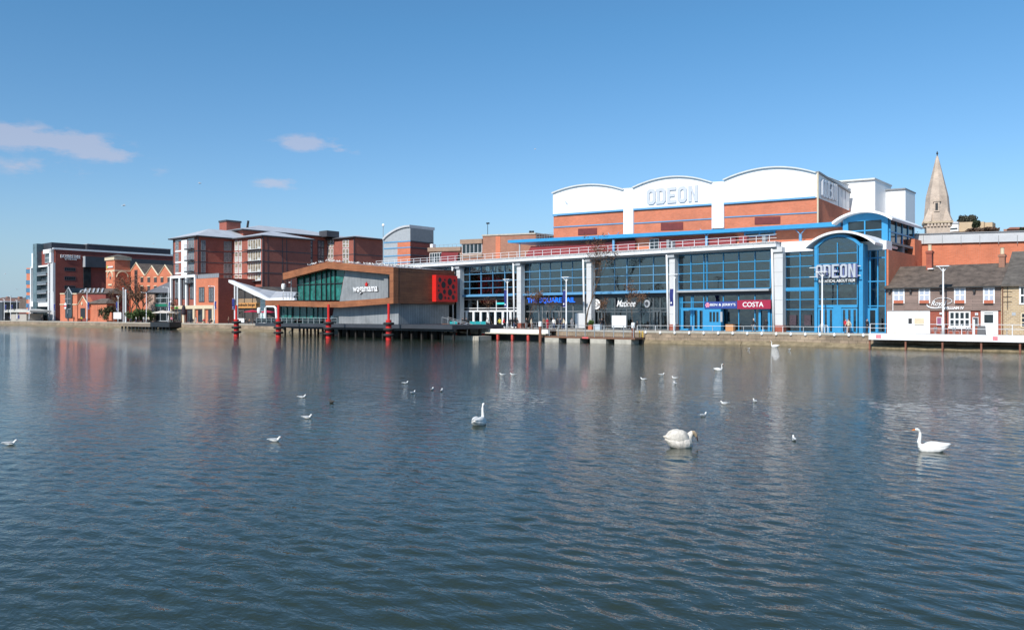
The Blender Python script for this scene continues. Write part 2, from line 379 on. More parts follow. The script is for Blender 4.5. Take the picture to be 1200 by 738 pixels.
# ================================================================== SETTING
def water():
    m = bpy.data.materials.new('water'); m.use_nodes = True; nt = m.node_tree; b = nt.nodes['Principled BSDF']
    b.inputs['Base Color'].default_value = (.026, .037, .024, 1); b.inputs['Roughness'].default_value = .025; b.inputs['IOR'].default_value = 1.333
    t = N(nt, 'ShaderNodeTexCoord')
    def wave(rot, sc, scale, det, rough, w, typ='n', dist=0.0):
        mp = N(nt, 'ShaderNodeMapping'); mp.inputs['Rotation'].default_value = (0, 0, R(rot)); mp.inputs['Scale'].default_value = sc
        nt.links.new(t.outputs['Object'], mp.inputs[0])
        n = N(nt, 'ShaderNodeTexNoise'); n.inputs['Scale'].default_value = scale; n.inputs['Detail'].default_value = det; n.inputs['Roughness'].default_value = rough
        n.inputs['Distortion'].default_value = dist
        nt.links.new(mp.outputs[0], n.inputs['Vector'])
        k = N(nt, 'ShaderNodeMath', operation='MULTIPLY'); k.inputs[1].default_value = w; nt.links.new(n.outputs['Fac'], k.inputs[0])
        return k.outputs[0]
    hs = [wave(14, (.34, 1, 1), .62, 2, .5, .17, dist=.4), wave(-12, (.5, 1, 1), 1.7, 3, .62, .22, dist=.7), wave(30, (.6, 1, 1), 4.2, 3, .65, .13, dist=.5), wave(-32, (.8, 1, 1), 9, 2, .5, .045)]
    s = hs[0]
    for h in hs[1:]:
        a = N(nt, 'ShaderNodeMath', operation='ADD'); nt.links.new(s, a.inputs[0]); nt.links.new(h, a.inputs[1]); s = a.outputs[0]
    # gusts: calmer and rougher patches
    g = N(nt, 'ShaderNodeTexNoise'); g.inputs['Scale'].default_value = .035; g.inputs['Detail'].default_value = 2; nt.links.new(t.outputs['Object'], g.inputs['Vector'])
    gr = N(nt, 'ShaderNodeMapRange'); gr.inputs[1].default_value = .35; gr.inputs[2].default_value = .65; gr.inputs[3].default_value = .5; gr.inputs[4].default_value = 1.0
    nt.links.new(g.outputs['Fac'], gr.inputs[0])
    ln = N(nt, 'ShaderNodeVectorMath', operation='LENGTH'); nt.links.new(t.outputs['Object'], ln.inputs[0])
    lr = N(nt, 'ShaderNodeMapRange'); lr.inputs[1].default_value = 22; lr.inputs[2].default_value = 72; lr.inputs[3].default_value = .5; lr.inputs[4].default_value = 1.0
    nt.links.new(ln.outputs['Value'], lr.inputs[0]); m0 = N(nt, 'ShaderNodeMath', operation='MULTIPLY'); nt.links.new(s, m0.inputs[0]); nt.links.new(lr.outputs[0], m0.inputs[1]); s = m0.outputs[0]
    mu = N(nt, 'ShaderNodeMath', operation='MULTIPLY'); nt.links.new(s, mu.inputs[0]); nt.links.new(gr.outputs[0], mu.inputs[1])
    bp = N(nt, 'ShaderNodeBump'); bp.inputs['Strength'].default_value = 1.0; bp.inputs['Distance'].default_value = .36
    nt.links.new(mu.outputs[0], bp.inputs['Height']); nt.links.new(bp.outputs[0], b.inputs['Normal'])
    return m
QL = [(-900, 110), (-186, 110), (-178, 109.5), (-150, 107), (-104, 101), (-62, 98.6), (-57, 98.6), (-46, 101.6), (-20, 102.3), (40, 103.5), (300, 110)]
def qv(u):
    for (a, b), (c, d) in zip(QL, QL[1:]):
        if a <= u <= c: return b+(d-b)*(u-a)/(c-a)
    return 103
import numpy as np
def water_mesh():
    G_ = .0055; dx = .075
    xs = list(np.arange(-42, 42.01, dx)); s_ = dx
    while xs[-1] < 1600: s_ *= 1.16; xs = [xs[0]-s_]+xs+[xs[-1]+s_]
    ys = [-300, -100, -30, 0, 5, 7.3]
    while ys[-1] < 70: ys.append(ys[-1]*(1+G_))
    s_ = ys[-1]*G_
    while ys[-1] < 1500: s_ *= 1.12; ys.append(ys[-1]+s_)
    X, Y = np.meshgrid(np.array(xs), np.array(ys)); U_ = X*Ux+Y*Uy; V_ = X*Vx+Y*Vy; Z = np.zeros_like(X)
    rg = np.random.RandomState(5); n_ = 84; step = np.maximum(np.abs(Y)*G_, dx)
    for i in range(n_):
        lam = .22*(.80/.22)**((i+.5)/n_); a_ = math.pi/2+rg.normal(0, .42); k_ = 2*math.pi/lam
        w_ = np.clip((lam/step-3)/2, 0, 1); am = WSLOPE*math.sqrt(2/n_)*lam/(2*math.pi)
        ph = k_*(U_*math.cos(a_)+V_*math.sin(a_))+rg.uniform(0, 6.28)+.8*np.sin(U_*.31+V_*.17+i)
        Z += am*w_*(np.sin(ph)+.18*np.cos(2*ph))
    Z *= np.clip((66-Y)/26, 0, 1)*np.clip((Y-5)/2, 0, 1)*np.clip((42-np.abs(X))/3, 0, 1)
    Z *= .75+.35*np.sin(U_*.13+1.1*np.sin(V_*.09))*np.cos(V_*.11+.7)
    R_, C_ = X.shape; me = bpy.data.meshes.new('water'); nv = R_*C_; me.vertices.add(nv)
    me.vertices.foreach_set('co', np.stack([U_, V_, Z], -1).astype(np.float32).ravel())
    idx = np.arange(nv).reshape(R_, C_); q_ = np.stack([idx[:-1, :-1], idx[:-1, 1:], idx[1:, 1:], idx[1:, :-1]], -1).reshape(-1, 4)
    nf = len(q_); me.loops.add(nf*4); me.polygons.add(nf)
    me.loops.foreach_set('vertex_index', q_.astype(np.int32).ravel()); me.polygons.foreach_set('loop_start', np.arange(0, nf*4, 4, dtype=np.int32)); me.polygons.foreach_set('loop_total', np.full(nf, 4, dtype=np.int32))
    me.update(calc_edges=True); me.polygons.foreach_set('use_smooth', np.ones(nf, dtype=bool)); me.materials.append(water())
    ob = bpy.data.objects.new('water', me); COL.objects.link(ob); ob.rotation_euler = (0, 0, ANG); return ob
WSLOPE = .12
o = water_mesh(); tag(o, kind='structure')
mb = MB(); n = len(QL)
mb.add([(a, b+.02, QZ) for a, b in QL]+[(3500, 110, QZ), (3500, 4500, QZ), (-4500, 4500, QZ), (-4500, 110, QZ)], [list(range(n+4))])
o = mb.build('ground', PAVE); tag(o, kind='structure')
# quay walls with a coping and a stepped foot
def quay(name, label, pts, foot, coping=.35):
    t = thing(name, label, 'quay wall', (pts[0][0], pts[0][1], 0))
    mb = MB(); cp = MB(); ft = MB()
    for (a, b), (c, d) in zip(pts, pts[1:]):
        mb.add([(a, b, -1), (c, d, -1), (c, d, QZ-.22), (a, b, QZ-.22), (a, b+.6, -1), (c, d+.6, -1), (c, d+.6, QZ-.22), (a, b+.6, QZ-.22)],
               [(0,1,2,3),(7,6,5,4),(3,2,6,7),(0,3,7,4),(1,5,6,2)])
        e = .06
        cp.add([(a, b-e, QZ-.218), (c, d-e, QZ-.218), (c, d-e, QZ+.03), (a, b-e, QZ+.03), (a, b+.5, QZ-.218), (c, d+.5, QZ-.218), (c, d+.5, QZ+.03), (a, b+.5, QZ+.03)],
               [(0,1,2,3),(7,6,5,4),(3,2,6,7),(0,3,7,4),(1,5,6,2)])
        N_ = max(2, int((c-a)/4)); rnd = random.Random(int(a)+5)
        prev = None
        for i in range(N_+1):
            u = a+(c-a)*i/N_; v = b+(d-b)*i/N_; w = foot*(.7+.5*rnd.random()); h = .30+.22*rnd.random()
            cur = [(u, v-w-.5, -.3), (u, v-w*.9, h*.25), (u, v-w*.35, h), (u, v+.01, h+.12)]
            if prev: ft.add(prev+cur, [(0, 4, 5, 1), (1, 5, 6, 2), (2, 6, 7, 3)])
            prev = cur
    mb.build('wall_face', QSTONE, t); cp.build('coping', CONC, t); ft.build('foot', mat('mossy_bank', (.21, .165, .10), .95, .45, 1.3, bump=.8), t)
    return t
quay('quay_wall', 'long low stone quay wall in front of the hotels, receding to the left', [p for p in QL if p[0] <= -104], 1.6)
quay('quay_wall', 'brown stone quay wall with mossy foot below the glass cinema front', [p for p in QL if -104 <= p[0] <= 40], .55)

# ================================================================== CINEMA COMPLEX
V0 = 107.9
CU = [-44.06, -59.5, -74.98, -90.4, -105.9]
C = thing('leisure_complex', 'long waterfront cinema and restaurant block with blue-framed glass front and white arched upper hall', 'building', (-44, V0, QZ))
ZR, ZF, ZT = 7.75, 12.95, 14.05
# floors, back wall, roof of the glass hall
u_r = fu(955, V0); u_end = fu(1040, V0)
MB().box(-122, u_end, 121, 150, QZ, 14.6).build('rear_wall', ORANGE, C)
MB().box(-122, u_end-.2, V0+.9, 121, 7.15, 7.6).box(-122, u_end-.2, V0+.5, 121, 13.2, 13.5).build('floor_slab', INT, C)
m = MB(); m.box(-122, -44, 119, 120.8, 7.6, 13.2); m.box(-44, u_end-.3, 116, 117, 7.6, 13.2)
m.build('inner_wall', INT, C)
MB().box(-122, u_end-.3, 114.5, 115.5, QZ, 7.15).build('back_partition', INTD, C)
m = MB(); rnd = random.Random(3)
for i in range(22):
    u = -118+i*3.7+rnd.uniform(-1, 1); w = rnd.uniform(.6, 1.8); m.box(u, u+w, 110.5+rnd.random()*3, 111.2+rnd.random()*3+2, 7.6, 7.6+rnd.uniform(1, 4.5))
m.build('interior_fittings', mat('interior_board', (.16, .13, .11), .8, .5, .5), C)
# fascia
FE = fu(909, V0-2)
m = MB(); m.fpoly([(-130, ZF+.35), (FE, ZF+.35), (FE, ZT), (-130, ZT)], V0-2.0, V0+.5)
m.box(-130, FE, V0-2.0, V0+6, ZT-.35, ZT-.05)
m.build('roof_fascia', STEELW, C)
MB().box(-130, FE, V0-1.7, V0+.4, ZF+.1, ZF+.348).build('soffit', GREY, C)
# flashing joints on the fascia
for i in range(36):
    u = -128+i*2.4
    if u < FE-.5: MB().box(u, u+.03, V0-2.012, V0-1.99, ZF+.37, ZT-.02).build('fascia_joint', GREY, C) if i % 2 == 0 else None
# columns
CPX = [(912, 905.5), (787.5, 782), (690, 684), (608, 602), (537, 530.5)]
for k, (pxc, pxs) in enumerate(CPX):
    u = fu(pxc, V0-1.3); us_ = fu(pxs, V0-1.55)
    w = 1.25 if k == 0 else .95
    p = MB().box(u-w/2, u+w/2, V0-1.3, V0-.2, QZ+.9, ZF+.1).build('pier', PIER, C)
    MB().box(u-w/2-.05, u+w/2+.05, V0-1.35, V0-.15, QZ, QZ+.9).build('plinth', REDBRICK, p)
    MB().box(u-w/2-.02, u+w/2+.02, V0-1.6, V0-.1, ZF-.35, ZF+.34).build('capital', LGREY if k else PIER, p)
    b = MB(); 
    for z in lin(QZ+2.4, ZF-1.2, 4): b.box(u-w/2-.004, u+w/2+.004, V0-1.306, V0-1.28, z, z+.035)
    b.build('panel_joint', GREY, p)
    pl = MB().tube([(us_+.14, V0-1.55, QZ), (us_-.1, V0-1.55, ZF+.2)], .16, 10).build('slender_column', STEELW, C, smooth=True)
    MB().tube([(us_-.1, V0-1.55, ZF-.3), (u-.1, V0-1.2, ZF+.25)], .07, 6).build('bracket', STEELW, pl)
# upper glazing by bay
bays = []
left = fu(497, V0)
edges = [CU[0], CU[1], CU[2], CU[3], CU[4], CU[4]-13]
for k in range(5):
    u1 = edges[k]-(.65 if k == 0 else .5); u0 = edges[k+1]+.5
    bays.append((u0, u1))
zs = [ZR, 9.0, 10.25, 11.6, ZF]
zs = [7.75, 8.95, 10.2, 11.55, 12.95]
for k, (u0, u1) in enumerate(bays):
    nx = 6 if k == 0 else 4
    if k == 0: us = [u0, fu(810, V0), fu(827, V0)-.25, fu(827, V0)+.25, fu(848, V0), fu(866, V0), fu(885, V0), u1]
    elif k == 1: us = [u0, fu(720.5, V0), fu(735, V0), fu(750, V0), fu(766, V0), u1]
    elif k == 2: us = [u0, fu(621, V0), fu(633, V0), fu(645, V0), fu(658, V0), fu(671, V0), u1]
    else: us = lin(u0, u1, 5)
    m = MB(); 
    for i, u in enumerate(us):
        t = .06 if i % 2 == 0 or k == 0 else .025
        m.box(u-t, u+t, V0-.12, V0+.1, zs[0], zs[-1])
    for z in zs: m.box(u0, u1, V0-.18, V0+.06, z-.05, z+.05)
    g = m.build('upper_glazing', BLUE2 if k else BLUE, C)
    MB().box(u0, u1, V0-.01, V0+.02, zs[0], zs[-1]).build('pane', GL, g)
    MB().box(u0-.02, u1+.02, V0-.75, V0-.05, ZR-.38, ZR-.08).build('ledge', BLUE2 if k else LGREY, g)
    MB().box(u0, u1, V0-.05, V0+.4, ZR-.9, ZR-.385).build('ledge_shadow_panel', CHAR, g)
# low parapets / blinds inside
for k, (u0, u1) in enumerate(bays):
    rnd = random.Random(k+9); m = MB()
    for i in range(5):
        if rnd.random() < .55:
            a = u0+(u1-u0)*i/5; MB().box(a+.1, a+(u1-u0)/5-.15, V0+.5, V0+.55, ZF-rnd.uniform(.5, 1.6), ZF-.05).build('window_blind', mat('blind_cloth', (.34, .33, .29), .8, .1), C)
    if False: m.build('window_blind', mat('blind_cloth', (.34, .33, .29), .8, .1), C)
# ground floor shopfronts (set back)
VS = V0+.35
def shopfront(name, us, zs, fm, t=.06, doors=(), pane=GL):
    m = MB(); grid_frame(m, us, zs, VS-.12, VS+.05, t)
    s = m.build(name, fm, C)
    MB().box(us[0], us[-1], VS-.03, VS-.005, zs[0], zs[-1]).build('pane', pane, s)
    for a, b in doors:
        d = MB(); grid_frame(d, lin(a, b, 2), [QZ+.08, QZ+2.9], VS-.2, VS-.13, t*1.3); d.build('door', fm, s)
    return s
def pu(x): return fu(x, VS)
GZ = [QZ+.05, QZ+3.0, 5.6, 6.85]
# bay of white doors
u0, u1 = bays[3]
shopfront('shopfront', [u0]+[pu(x) for x in (560, 582)]+[u1], [QZ+3.1, 5.25, 6.85], STEELW)
m = MB(); d0 = u0
for i in range(8):
    a = u0+(u1-u0)*i/8
    dm = MB(); grid_frame(dm, [a+.12, a+(u1-u0)/8-.12], [QZ+.1, QZ+3.0], VS-.16, VS-.02, .13)
    dd = dm.build('door', STEELW, C); MB().box(a+.12, a+(u1-u0)/8-.12, VS-.08, VS-.05, QZ+.1, QZ+3.0).build('pane', GL, dd)
MB().box(fu(584, VS), fu(596, VS), VS-.5, VS-.35, 5.9, 6.25).build('small_sign', mat('turquoise_sign', (.05, .55, .55), .5, .1), C)
# bay with the blue illuminated name
u0, u1 = bays[2]
shopfront('shopfront', [u0, pu(632), pu(636), pu(658), pu(672), u1], [QZ+.05, 4.6, 6.85], GREY, doors=[(pu(641), pu(656))])
fb = MB().box(u0, u1, VS-.45, VS-.25, 5.75, 7.3).build('name_board', BLACK, C)
lettering('THE SQUARE SAIL', 'lettering', mat('blue_lit_letters', (.01, .16, .9), .4, 0, emit=.55), fb, 620, 348, 671.5, 355.5, VS-.46, th=.1, bold=.03, uz=(fu(618, VS-.5), fu(674, VS-.5), 5.95, 6.95))
# cafe bay
u0, u1 = bays[1]
shopfront('shopfront', [u0, pu(709), pu(721), pu(735), pu(751), pu(762), pu(766), pu(774), u1], [QZ+.05, 4.5, 5.0, 6.85], mat('dark_grey_frame', (.08, .095, .105), .5, .1), t=.10, doors=[(pu(767), pu(775)), (pu(698), pu(706))])
ds = MB().fpoly([(fu(700, VS)+.85*math.cos(i*math.pi/12), 5.75+.85*math.sin(i*math.pi/12)) for i in range(24)], VS-.4, VS-.3).build('round_sign', WHITE, C)
m = MB()
for a in range(0, 360, 40): m.tube([(fu(700, VS)+.45*math.cos(R(a)), VS-.41, 5.75+.45*math.sin(R(a))), (fu(700, VS)+.6*math.cos(R(a+55)), VS-.41, 5.75+.6*math.sin(R(a+55)))], .05, 5)
m.tube([(fu(700, VS)-.3, VS-.41, 5.4), (fu(700, VS)-.3, VS-.41, 6.1), (fu(700, VS)+.3, VS-.41, 5.4), (fu(700, VS)+.3, VS-.41, 6.1)], .05, 5)
m.build('emblem', GREY, ds)
lettering('Matinee', 'script_lettering', WHITE, C, 0, 0, 0, 0, VS-.3, th=.08, shear=.35, bold=.02, uz=(fu(723, VS-.3), fu(745, VS-.3), 5.3, 6.35))
ds = MB().fpoly([(fu(759.5, VS)+.55*math.cos(i*math.pi/10), 5.75+.6*math.sin(i*math.pi/10)) for i in range(20)], VS-.4, VS-.3).build('round_sign', LGREY, C)
MB().fpoly([(fu(759.5, VS)+.3*math.cos(i*math.pi/10), 5.75+.33*math.sin(i*math.pi/10)) for i in range(20)], VS-.42, VS-.405).build('emblem', CHAR, ds)
for a, b in ((715, 716.6), (751, 753)): MB().box(fu(a, VS), fu(b, VS), VS+.4, VS+.6, QZ, 6.8).build('inner_post', CREAM, C)
# blue bay with two shop signs
u0, u1 = bays[0]
shopfront('shopfront', [u0]+[pu(x) for x in (798.5, 800, 810.5, 812.5, 825, 829, 848, 866, 885)]+[u1], [QZ+.05, 5.0, 5.9, 6.9], BLUE, t=.06)
for a, b in ((800.5, 811), (813.5, 825.5), (891, 902)):
    m = MB(); grid_frame(m, lin(pu(a), pu(b), 2 if a > 812 and a < 890 else 1), [QZ+.1, QZ+3.1], VS-.25, VS-.13, .16)
    m.build('door', BLUE, C)
kb = MB().box(pu(829), pu(849), VS-1.2, VS-.5, QZ, 4.85).build('ticket_kiosk', BLUE, C)
for x in (831.5, 835.5, 839.5, 844):
    MB().box(fu(x, VS-1.2), fu(x+2.6, VS-1.2), VS-1.23, VS-1.195, 3.0, 4.45).build('window', GLD if x < 843 else LGREY, kb)
MB().box(fu(852, VS-.8), fu(861, VS-.8), VS-1.3, VS-.6, QZ, QZ+.95).build('wooden_counter', mat('pale_wood', (.50, .24, .10), .6, .15), C)
sgn = MB().box(fu(825.5, VS-1), fu(863.5, VS-1), VS-.95, VS-.6, 4.92, 5.95).build('shop_sign', mat('dark_blue_sign', (.03, .06, .26), .5, .05), C)
lettering("BEN & JERRY'S", 'lettering', WHITE, sgn, 0, 0, 0, 0, VS-.96, th=.05, bold=.03, uz=(fu(832.5, VS-.96), fu(862, VS-.96), 5.2, 5.68))
m = MB(); uc = fu(829.2, VS-1)
for dx, dz, r in ((0, .1, .26), (-.2, 0, .17), (.2, 0, .17), (-.12, -.22, .13), (.14, -.2, .12)): m.fpoly([(uc+dx+r*math.cos(i*.7), 5.45+dz+r*math.sin(i*.7)) for i in range(9)], VS-1.02, VS-.955)
m.build('pink_emblem', mat('pink_paint', (.75, .28, .40), .6, .1), sgn)
sgn = MB().box(fu(863.7, VS-1), fu(903, VS-1), VS-.95, VS-.6, 4.85, 6.1).build('shop_sign', mat('maroon_sign', (.33, .012, .05), .5, .05), C)
lettering('COSTA', 'lettering', WHITE, sgn, 0, 0, 0, 0, VS-.96, th=.06, bold=.035, uz=(fu(870.5, VS-.96), fu(894.8, VS-.96), 5.13, 5.82))
# glazed strip between last pier and entrance tower
u0, u1 = CU[0]+.62, fu(956, V0)
MB().box(FE+.2, u1, V0-.5, V0+6, 12.6, 14.0).build('parapet', CLAD, C)
MB().box(u0, fu(921, V0), V0-.1, V0+.3, QZ, 12.6).build('blue_panel', BLUE, C)
us = [fu(x, V0) for x in (921, 938, 956)]
m = MB(); grid_frame(m, us, [QZ+.05, 4.75, 6.1, 7.3, 7.7, 9.1, 10.6, 12.0, 12.58], V0-.16, V0+.08, .05); m.box(us[0], us[-1], V0-.2, V0+.05, 7.35, 7.65)
g = m.build('side_glazing', BLUE, C); MB().box(us[0], us[-1], V0-.03, V0, QZ, 12.58).build('pane', GL, g)
for x in (926, 943): MB().box(fu(x, V0), fu(x+8, V0), V0-.25, V0-.2, 2.6, 4.0).build('poster', mat('poster_dark', (.06, .04, .05), .4, .6, 6), g)
# right glazed bay
us = [fu(x, V0) for x in (1011, 1020, 1029, 1038)]
m = MB(); grid_frame(m, us, [QZ+.05, 5.15, 8.3, 11.3, 12.3], V0-.16, V0+.08, .07)
g = m.build('side_glazing', BLUE, C); MB().box(us[0], us[-1], V0-.03, V0, QZ, 12.3).build('pane', GL, g)
m = MB(); grid_frame(m, [fu(1019, V0), fu(1028, V0)], [QZ, 4.75], V0-.3, V0-.17, .14); d = m.build('door', BLUE, C)
MB().box(fu(1019, V0), fu(1028, V0), V0-.24, V0-.21, QZ, 4.7).build('pane', GLD, d)
MB().box(fu(1007, V0), us[-1]+.15, V0-.3, V0+2.2, 12.3, 13.45).build('parapet', CLAD, C)
MB().box(us[-1]+.12, us[-1]+.35, V0-.1, V0+13, QZ, 12.28).build('end_wall', ORANGE, C)
# entrance tower with barrel roof
VE = 105.2
tu0, tu1 = fu(955, VE), fu(1010, VE); tc_ = fu(981, VE); 
def arc(u0, u1, ze, zt, n=18):
    h = zt-ze; w = (u1-u0)/2; rr = (w*w+h*h)/(2*h); c = (u0+u1)/2; zc = zt-rr; a = math.asin(min(1, w/rr))
    return [(c+rr*math.sin(-a+2*a*i/n), zc+rr*math.cos(-a+2*a*i/n)) for i in range(n+1)]
def barrel(mb, u0, u1, ze, zt, v0, v1, th=.3):
    top = arc(u0, u1, ze, zt); bot = arc(u0+.1, u1-.1, ze-th, zt-th)
    mb.fpoly(top+bot[::-1], v0, v1)
m = MB(); barrel(m, tu0-1.0, tu1+1.9, 13.0, 14.75, VE-1.0, VE+9, .28)
m.build('barrel_roof', CLAD, C)
m = MB()
for u, w in ((tu0, .38), (fu(1006, VE)+.1, .5)): m.box(u, u+w, VE-.2, VE+.6, QZ, 13.0)
m.box(tu0, tu0+.3, VE+.6, V0, QZ, 13.0); m.box(tu1-.35, tu1, VE+.6, V0, QZ, 13.0)
ar = arc(tu0, tu1, 12.9, 14.35); ar2 = arc(tu0+.2, tu1-.2, 12.6, 14.0)
m.fpoly(ar+ar2[::-1], VE-.25, VE+.3)
m.build('tower_frame', BLUE, C)
iu0, iu1 = tu0+.45, fu(1005, VE)
us = [iu0, (iu0+iu1)/2, iu1]
m = MB()
for u in us: m.box(u-.05, u+.05, VE-.14, VE+.08, 5.0, 13.3)
for z in (5.1, 6.05, 8.0, 10.6, 11.0+.9): m.box(iu0, iu1, VE-.16, VE+.06, z-.05, z+.05)
m.box(iu0, iu1, VE-.2, VE+.1, 4.95, 5.3)
g = m.build('tower_glazing', BLUE, C)
MB().fpoly([(iu0, QZ), (iu1, QZ), (iu1, 13.2)]+[(a, b) for a, b in arc(iu0, iu1, 13.2, 13.9)][::-1]+[(iu0, 13.2)], VE-.02, VE+.01).build('pane', GL, g)
MB().box((iu0+iu1)/2-.5, (iu0+iu1)/2+.5, VE-.2, VE+.2, QZ, 4.95).build('door_pier', BLUE, C)
for a, b in ((iu0, (iu0+iu1)/2-.5), ((iu0+iu1)/2+.5, iu1)):
    for k in range(3):
        x0 = a+(b-a)*k/3; x1 = a+(b-a)*(k+1)/3
        d = MB(); grid_frame(d, [x0+.08, x1-.08], [QZ+.06, 4.75], VE-.1, VE+.03, .09); dd = d.build('door', BLUE, C)
MB().box(iu0, iu1, VE+2.6, VE+2.7, QZ, 4.9).build('lobby_wall', mat('dark_lobby', (.03, .035, .07), .5, .5, 1), C)
MB().box(iu0+3.4, iu0+5.4, VE+2.5, VE+2.58, 6.2, 7.9).build('lobby_panel', INT, C)
sg = MB()
for z in (10.15, 8.95): sg.box(tu0-.35, tu1+.15, VE-1.0, VE-.85, z-.04, z+.04)
for u in (tu0+.2, iu1+.3): sg.box(u-.04, u+.04, VE-.85, VE-.2, 10.11, 10.19); sg.box(u-.04, u+.04, VE-.85, VE-.2, 8.91, 8.99)
sgo = sg.build('sign_frame', STEELW, C)
SIGNL = mat('sign_letter_grey', (.50, .52, .56), .35, .1, metal=.2)
block_word('ODEON', 'lettering', SIGNL, sgo, (fu(957, VE-1), fu(1003.5, VE-1), 8.72, 10.45), VE-1.06, th=.3, sw=.30)
block_word('ODEON', 'lettering_return_or_shadow', mat('letter_return', (.10, .13, .30), .5, .1), sgo, (fu(957, VE-1)+.06, fu(1004, VE-1)+.1, 8.68, 10.42), VE-.9, th=.155, sw=.36)
lettering('FANATICAL ABOUT FILM', 'small_lettering', WHITE, sgo, 0, 0, 0, 0, VE-1.0, th=.1, bold=.02, uz=(fu(960, VE-1), fu(1002, VE-1), 8.18, 8.55))
# second barrel-roofed glass tower behind
VB = 112.0
bu0, bu1 = fu(990, VB), fu(1038, VB); zb0, zb1 = 14.2, fz(1010, 256, VB)
m = MB(); barrel(m, bu0-1.3, bu1+1.2, fz(985, 261, VB), fz(1012, 247.5, VB), VB-1.4, VB+14, .3)
m.build('barrel_roof', CLAD, C)
m = MB(); zz = fz(1010, 257, VB)
m.box(bu0-.2, bu0+.45, VB-.2, VB+.5, 12.5, zz); m.box(bu1-.45, bu1+.3, VB-.2, VB+.5, 12.5, zz)
m.fpoly(arc(bu0-.2, bu1+.3, zz, zz+.85)+[(bu1+.3, zz-.25), (bu0-.2, zz-.25)], VB-.15, VB+.3)
grid_frame(m, [bu0+.4, (bu0+bu1)/2, bu1-.4], [13.2, 15.3, zz], VB-.12, VB+.06, .08)
m.box(bu0, bu1, VB-.12, VB+.06, 13.0, 13.8)
g = m.build('tower_glazing', BLUE, C); MB().box(bu0+.3, bu1-.3, VB, VB+.03, 13, zz+.2).build('pane', GLD, g)
# side face of that tower
m = MB(); grid_frame(m, lin(VB+.4, VB+12, 4), [13.2, 15.0, zz-.2], 0, 0, .1, side=(bu1+.32, bu1+.5)); g = m.build('tower_side_glazing', BLUE, C)
MB().box(bu1-.3, bu1+.38, VB+.5, VB+12, 12.5, zz-.1).build('pane', GLD, g)
# set-back upper storey: terrace wall, blue canopy
VT = 113.5
m = MB(); pts = [(617, 304), (622, 288.5), (700, 286), (760, 282), (860, 276.5), (1000, 266), (1000, 300), (860, 300), (700, 309)]
def P(l, v): return [fp(x, y, v) for x, y in l]
MB().fpoly(P([(614, 304), (622, 288.8), (700, 285), (744, 282), (744, 306), (700, 309)], VT), VT, VT+.4).build('sloping_terrace_wall', REDD, C)
MB().fpoly(P([(744.3, 277), (772, 275), (860, 270), (1000, 262), (1000, 300), (860, 303), (744.3, 309)], VT+.6), VT+.6, VT+1.2).build('terrace_wall', ORANGE, C)
MB().fpoly(P([(772, 281), (862, 276), (862, 288), (772, 294)], VT), VT, VT+.5).build('red_terrace_panel', REDD, C)
wpx(C, 762, 280.5, 772, 293, VT-.02, nx=2, nz=1, fm=LGREY, name='terrace_window')
wpx(C, 873, 273.5, 908, 277.5, VT+.55, nx=2, nz=1, fm=BLUE, t=.12, name='terrace_window')
pts = P([(595, 281.5), (700, 276), (840, 268.8), (985, 259.5), (985, 264.8), (840, 272.9), (700, 280), (595, 284.6)], VT)
u_ = [p for p in pts]
MB().fpoly(P([(595, 281.5), (700, 276), (840, 268.8), (985, 259.5), (985, 264.8), (840, 272.9), (700, 280), (595, 284.6)], VT-1.2), VT-1.2, VT+6).build('blue_canopy', BLUE, C)
for x in (609,):
    MB().tube([(fu(x, VT-.6), VT-.6, 14), (fu(x, VT-.6), VT-.6, fz(x, 284, VT-.6))], .14, 8).build('canopy_post', LGREY, C)
for x in (719, 828, 938):
    ub, zb = fp(x, 275 if x > 900 else (281 if x < 800 else 277), VT-.6)
    m = MB(); m.tube([(ub, VT-.6, 13.9), (ub, VT-.6, zb)], .22, 8)
    m.tube([(ub, VT-.6, zb), (ub-1.1, VT-.6, zb+1.2)], .06, 6); m.tube([(ub, VT-.6, zb), (ub+1.1, VT-.6, zb+1.2)], .06, 6)
    m.build('canopy_post', BLUE2, C)
# terrace railing along the fascia
m = MB(); u = -128
while u < FE-.3: m.box(u-.03, u+.03, V0-1.2, V0-1.14, ZT, ZT+1.05); u += 1.9
for z in (ZT+1.02, ZT+.55): m.box(-128, FE-.2, V0-1.2, V0-1.15, z-.025, z+.025)
m.build('terrace_railing', STEELW, C)
for x, w, h in ((781, 3, 1.3), (786, 2.5, 1.0), (866, 9, 1.1), (893, 4, .9)): 
    MB().box(fu(x, 111), fu(x+w, 111), 111, 111.8, 13.9, 13.9+h+.6).build('rooftop_unit', REDD if w > 8 else GREY, C)
# upper white hall with three arches
VH = 120.0
hu0, hu1 = fu(648, VH), fu(957.3, VH)
body = MB(); body.fpoly(P([(648, 285), (648, 253.4), (957.3, 232.4), (957.3, 275)], VH), VH+.2, VH+15.2); body.build('brick_hall_wall', ORANGE, C)
def seg(xs): return P(xs, VH)
arcs = [((648, 226.5), (692, 216.6), (731, 222.5), (648, 252.3), (731, 246.6)),
        ((742.5, 220), (790, 207.3), (834.5, 214), (742.5, 245.8), (834.5, 239.8)),
        ((848.5, 211), (903, 196.5), (955.8, 202.4), (848.5, 239), (955.8, 231.4))]
def arcpx(a, b, c, n=16):
    pts = []
    for i in range(n+1):
        t = i/n; x = a[0]+(c[0]-a[0])*t
        L0 = (t-.0); yb = (b[1]-(a[1]+c[1])/2)*2
        y = a[1]+(c[1]-a[1])*t+4*(b[1]-(a[1]+(c[1]-a[1])*.5))*t*(1-t)
        pts.append((x, y))
    return pts
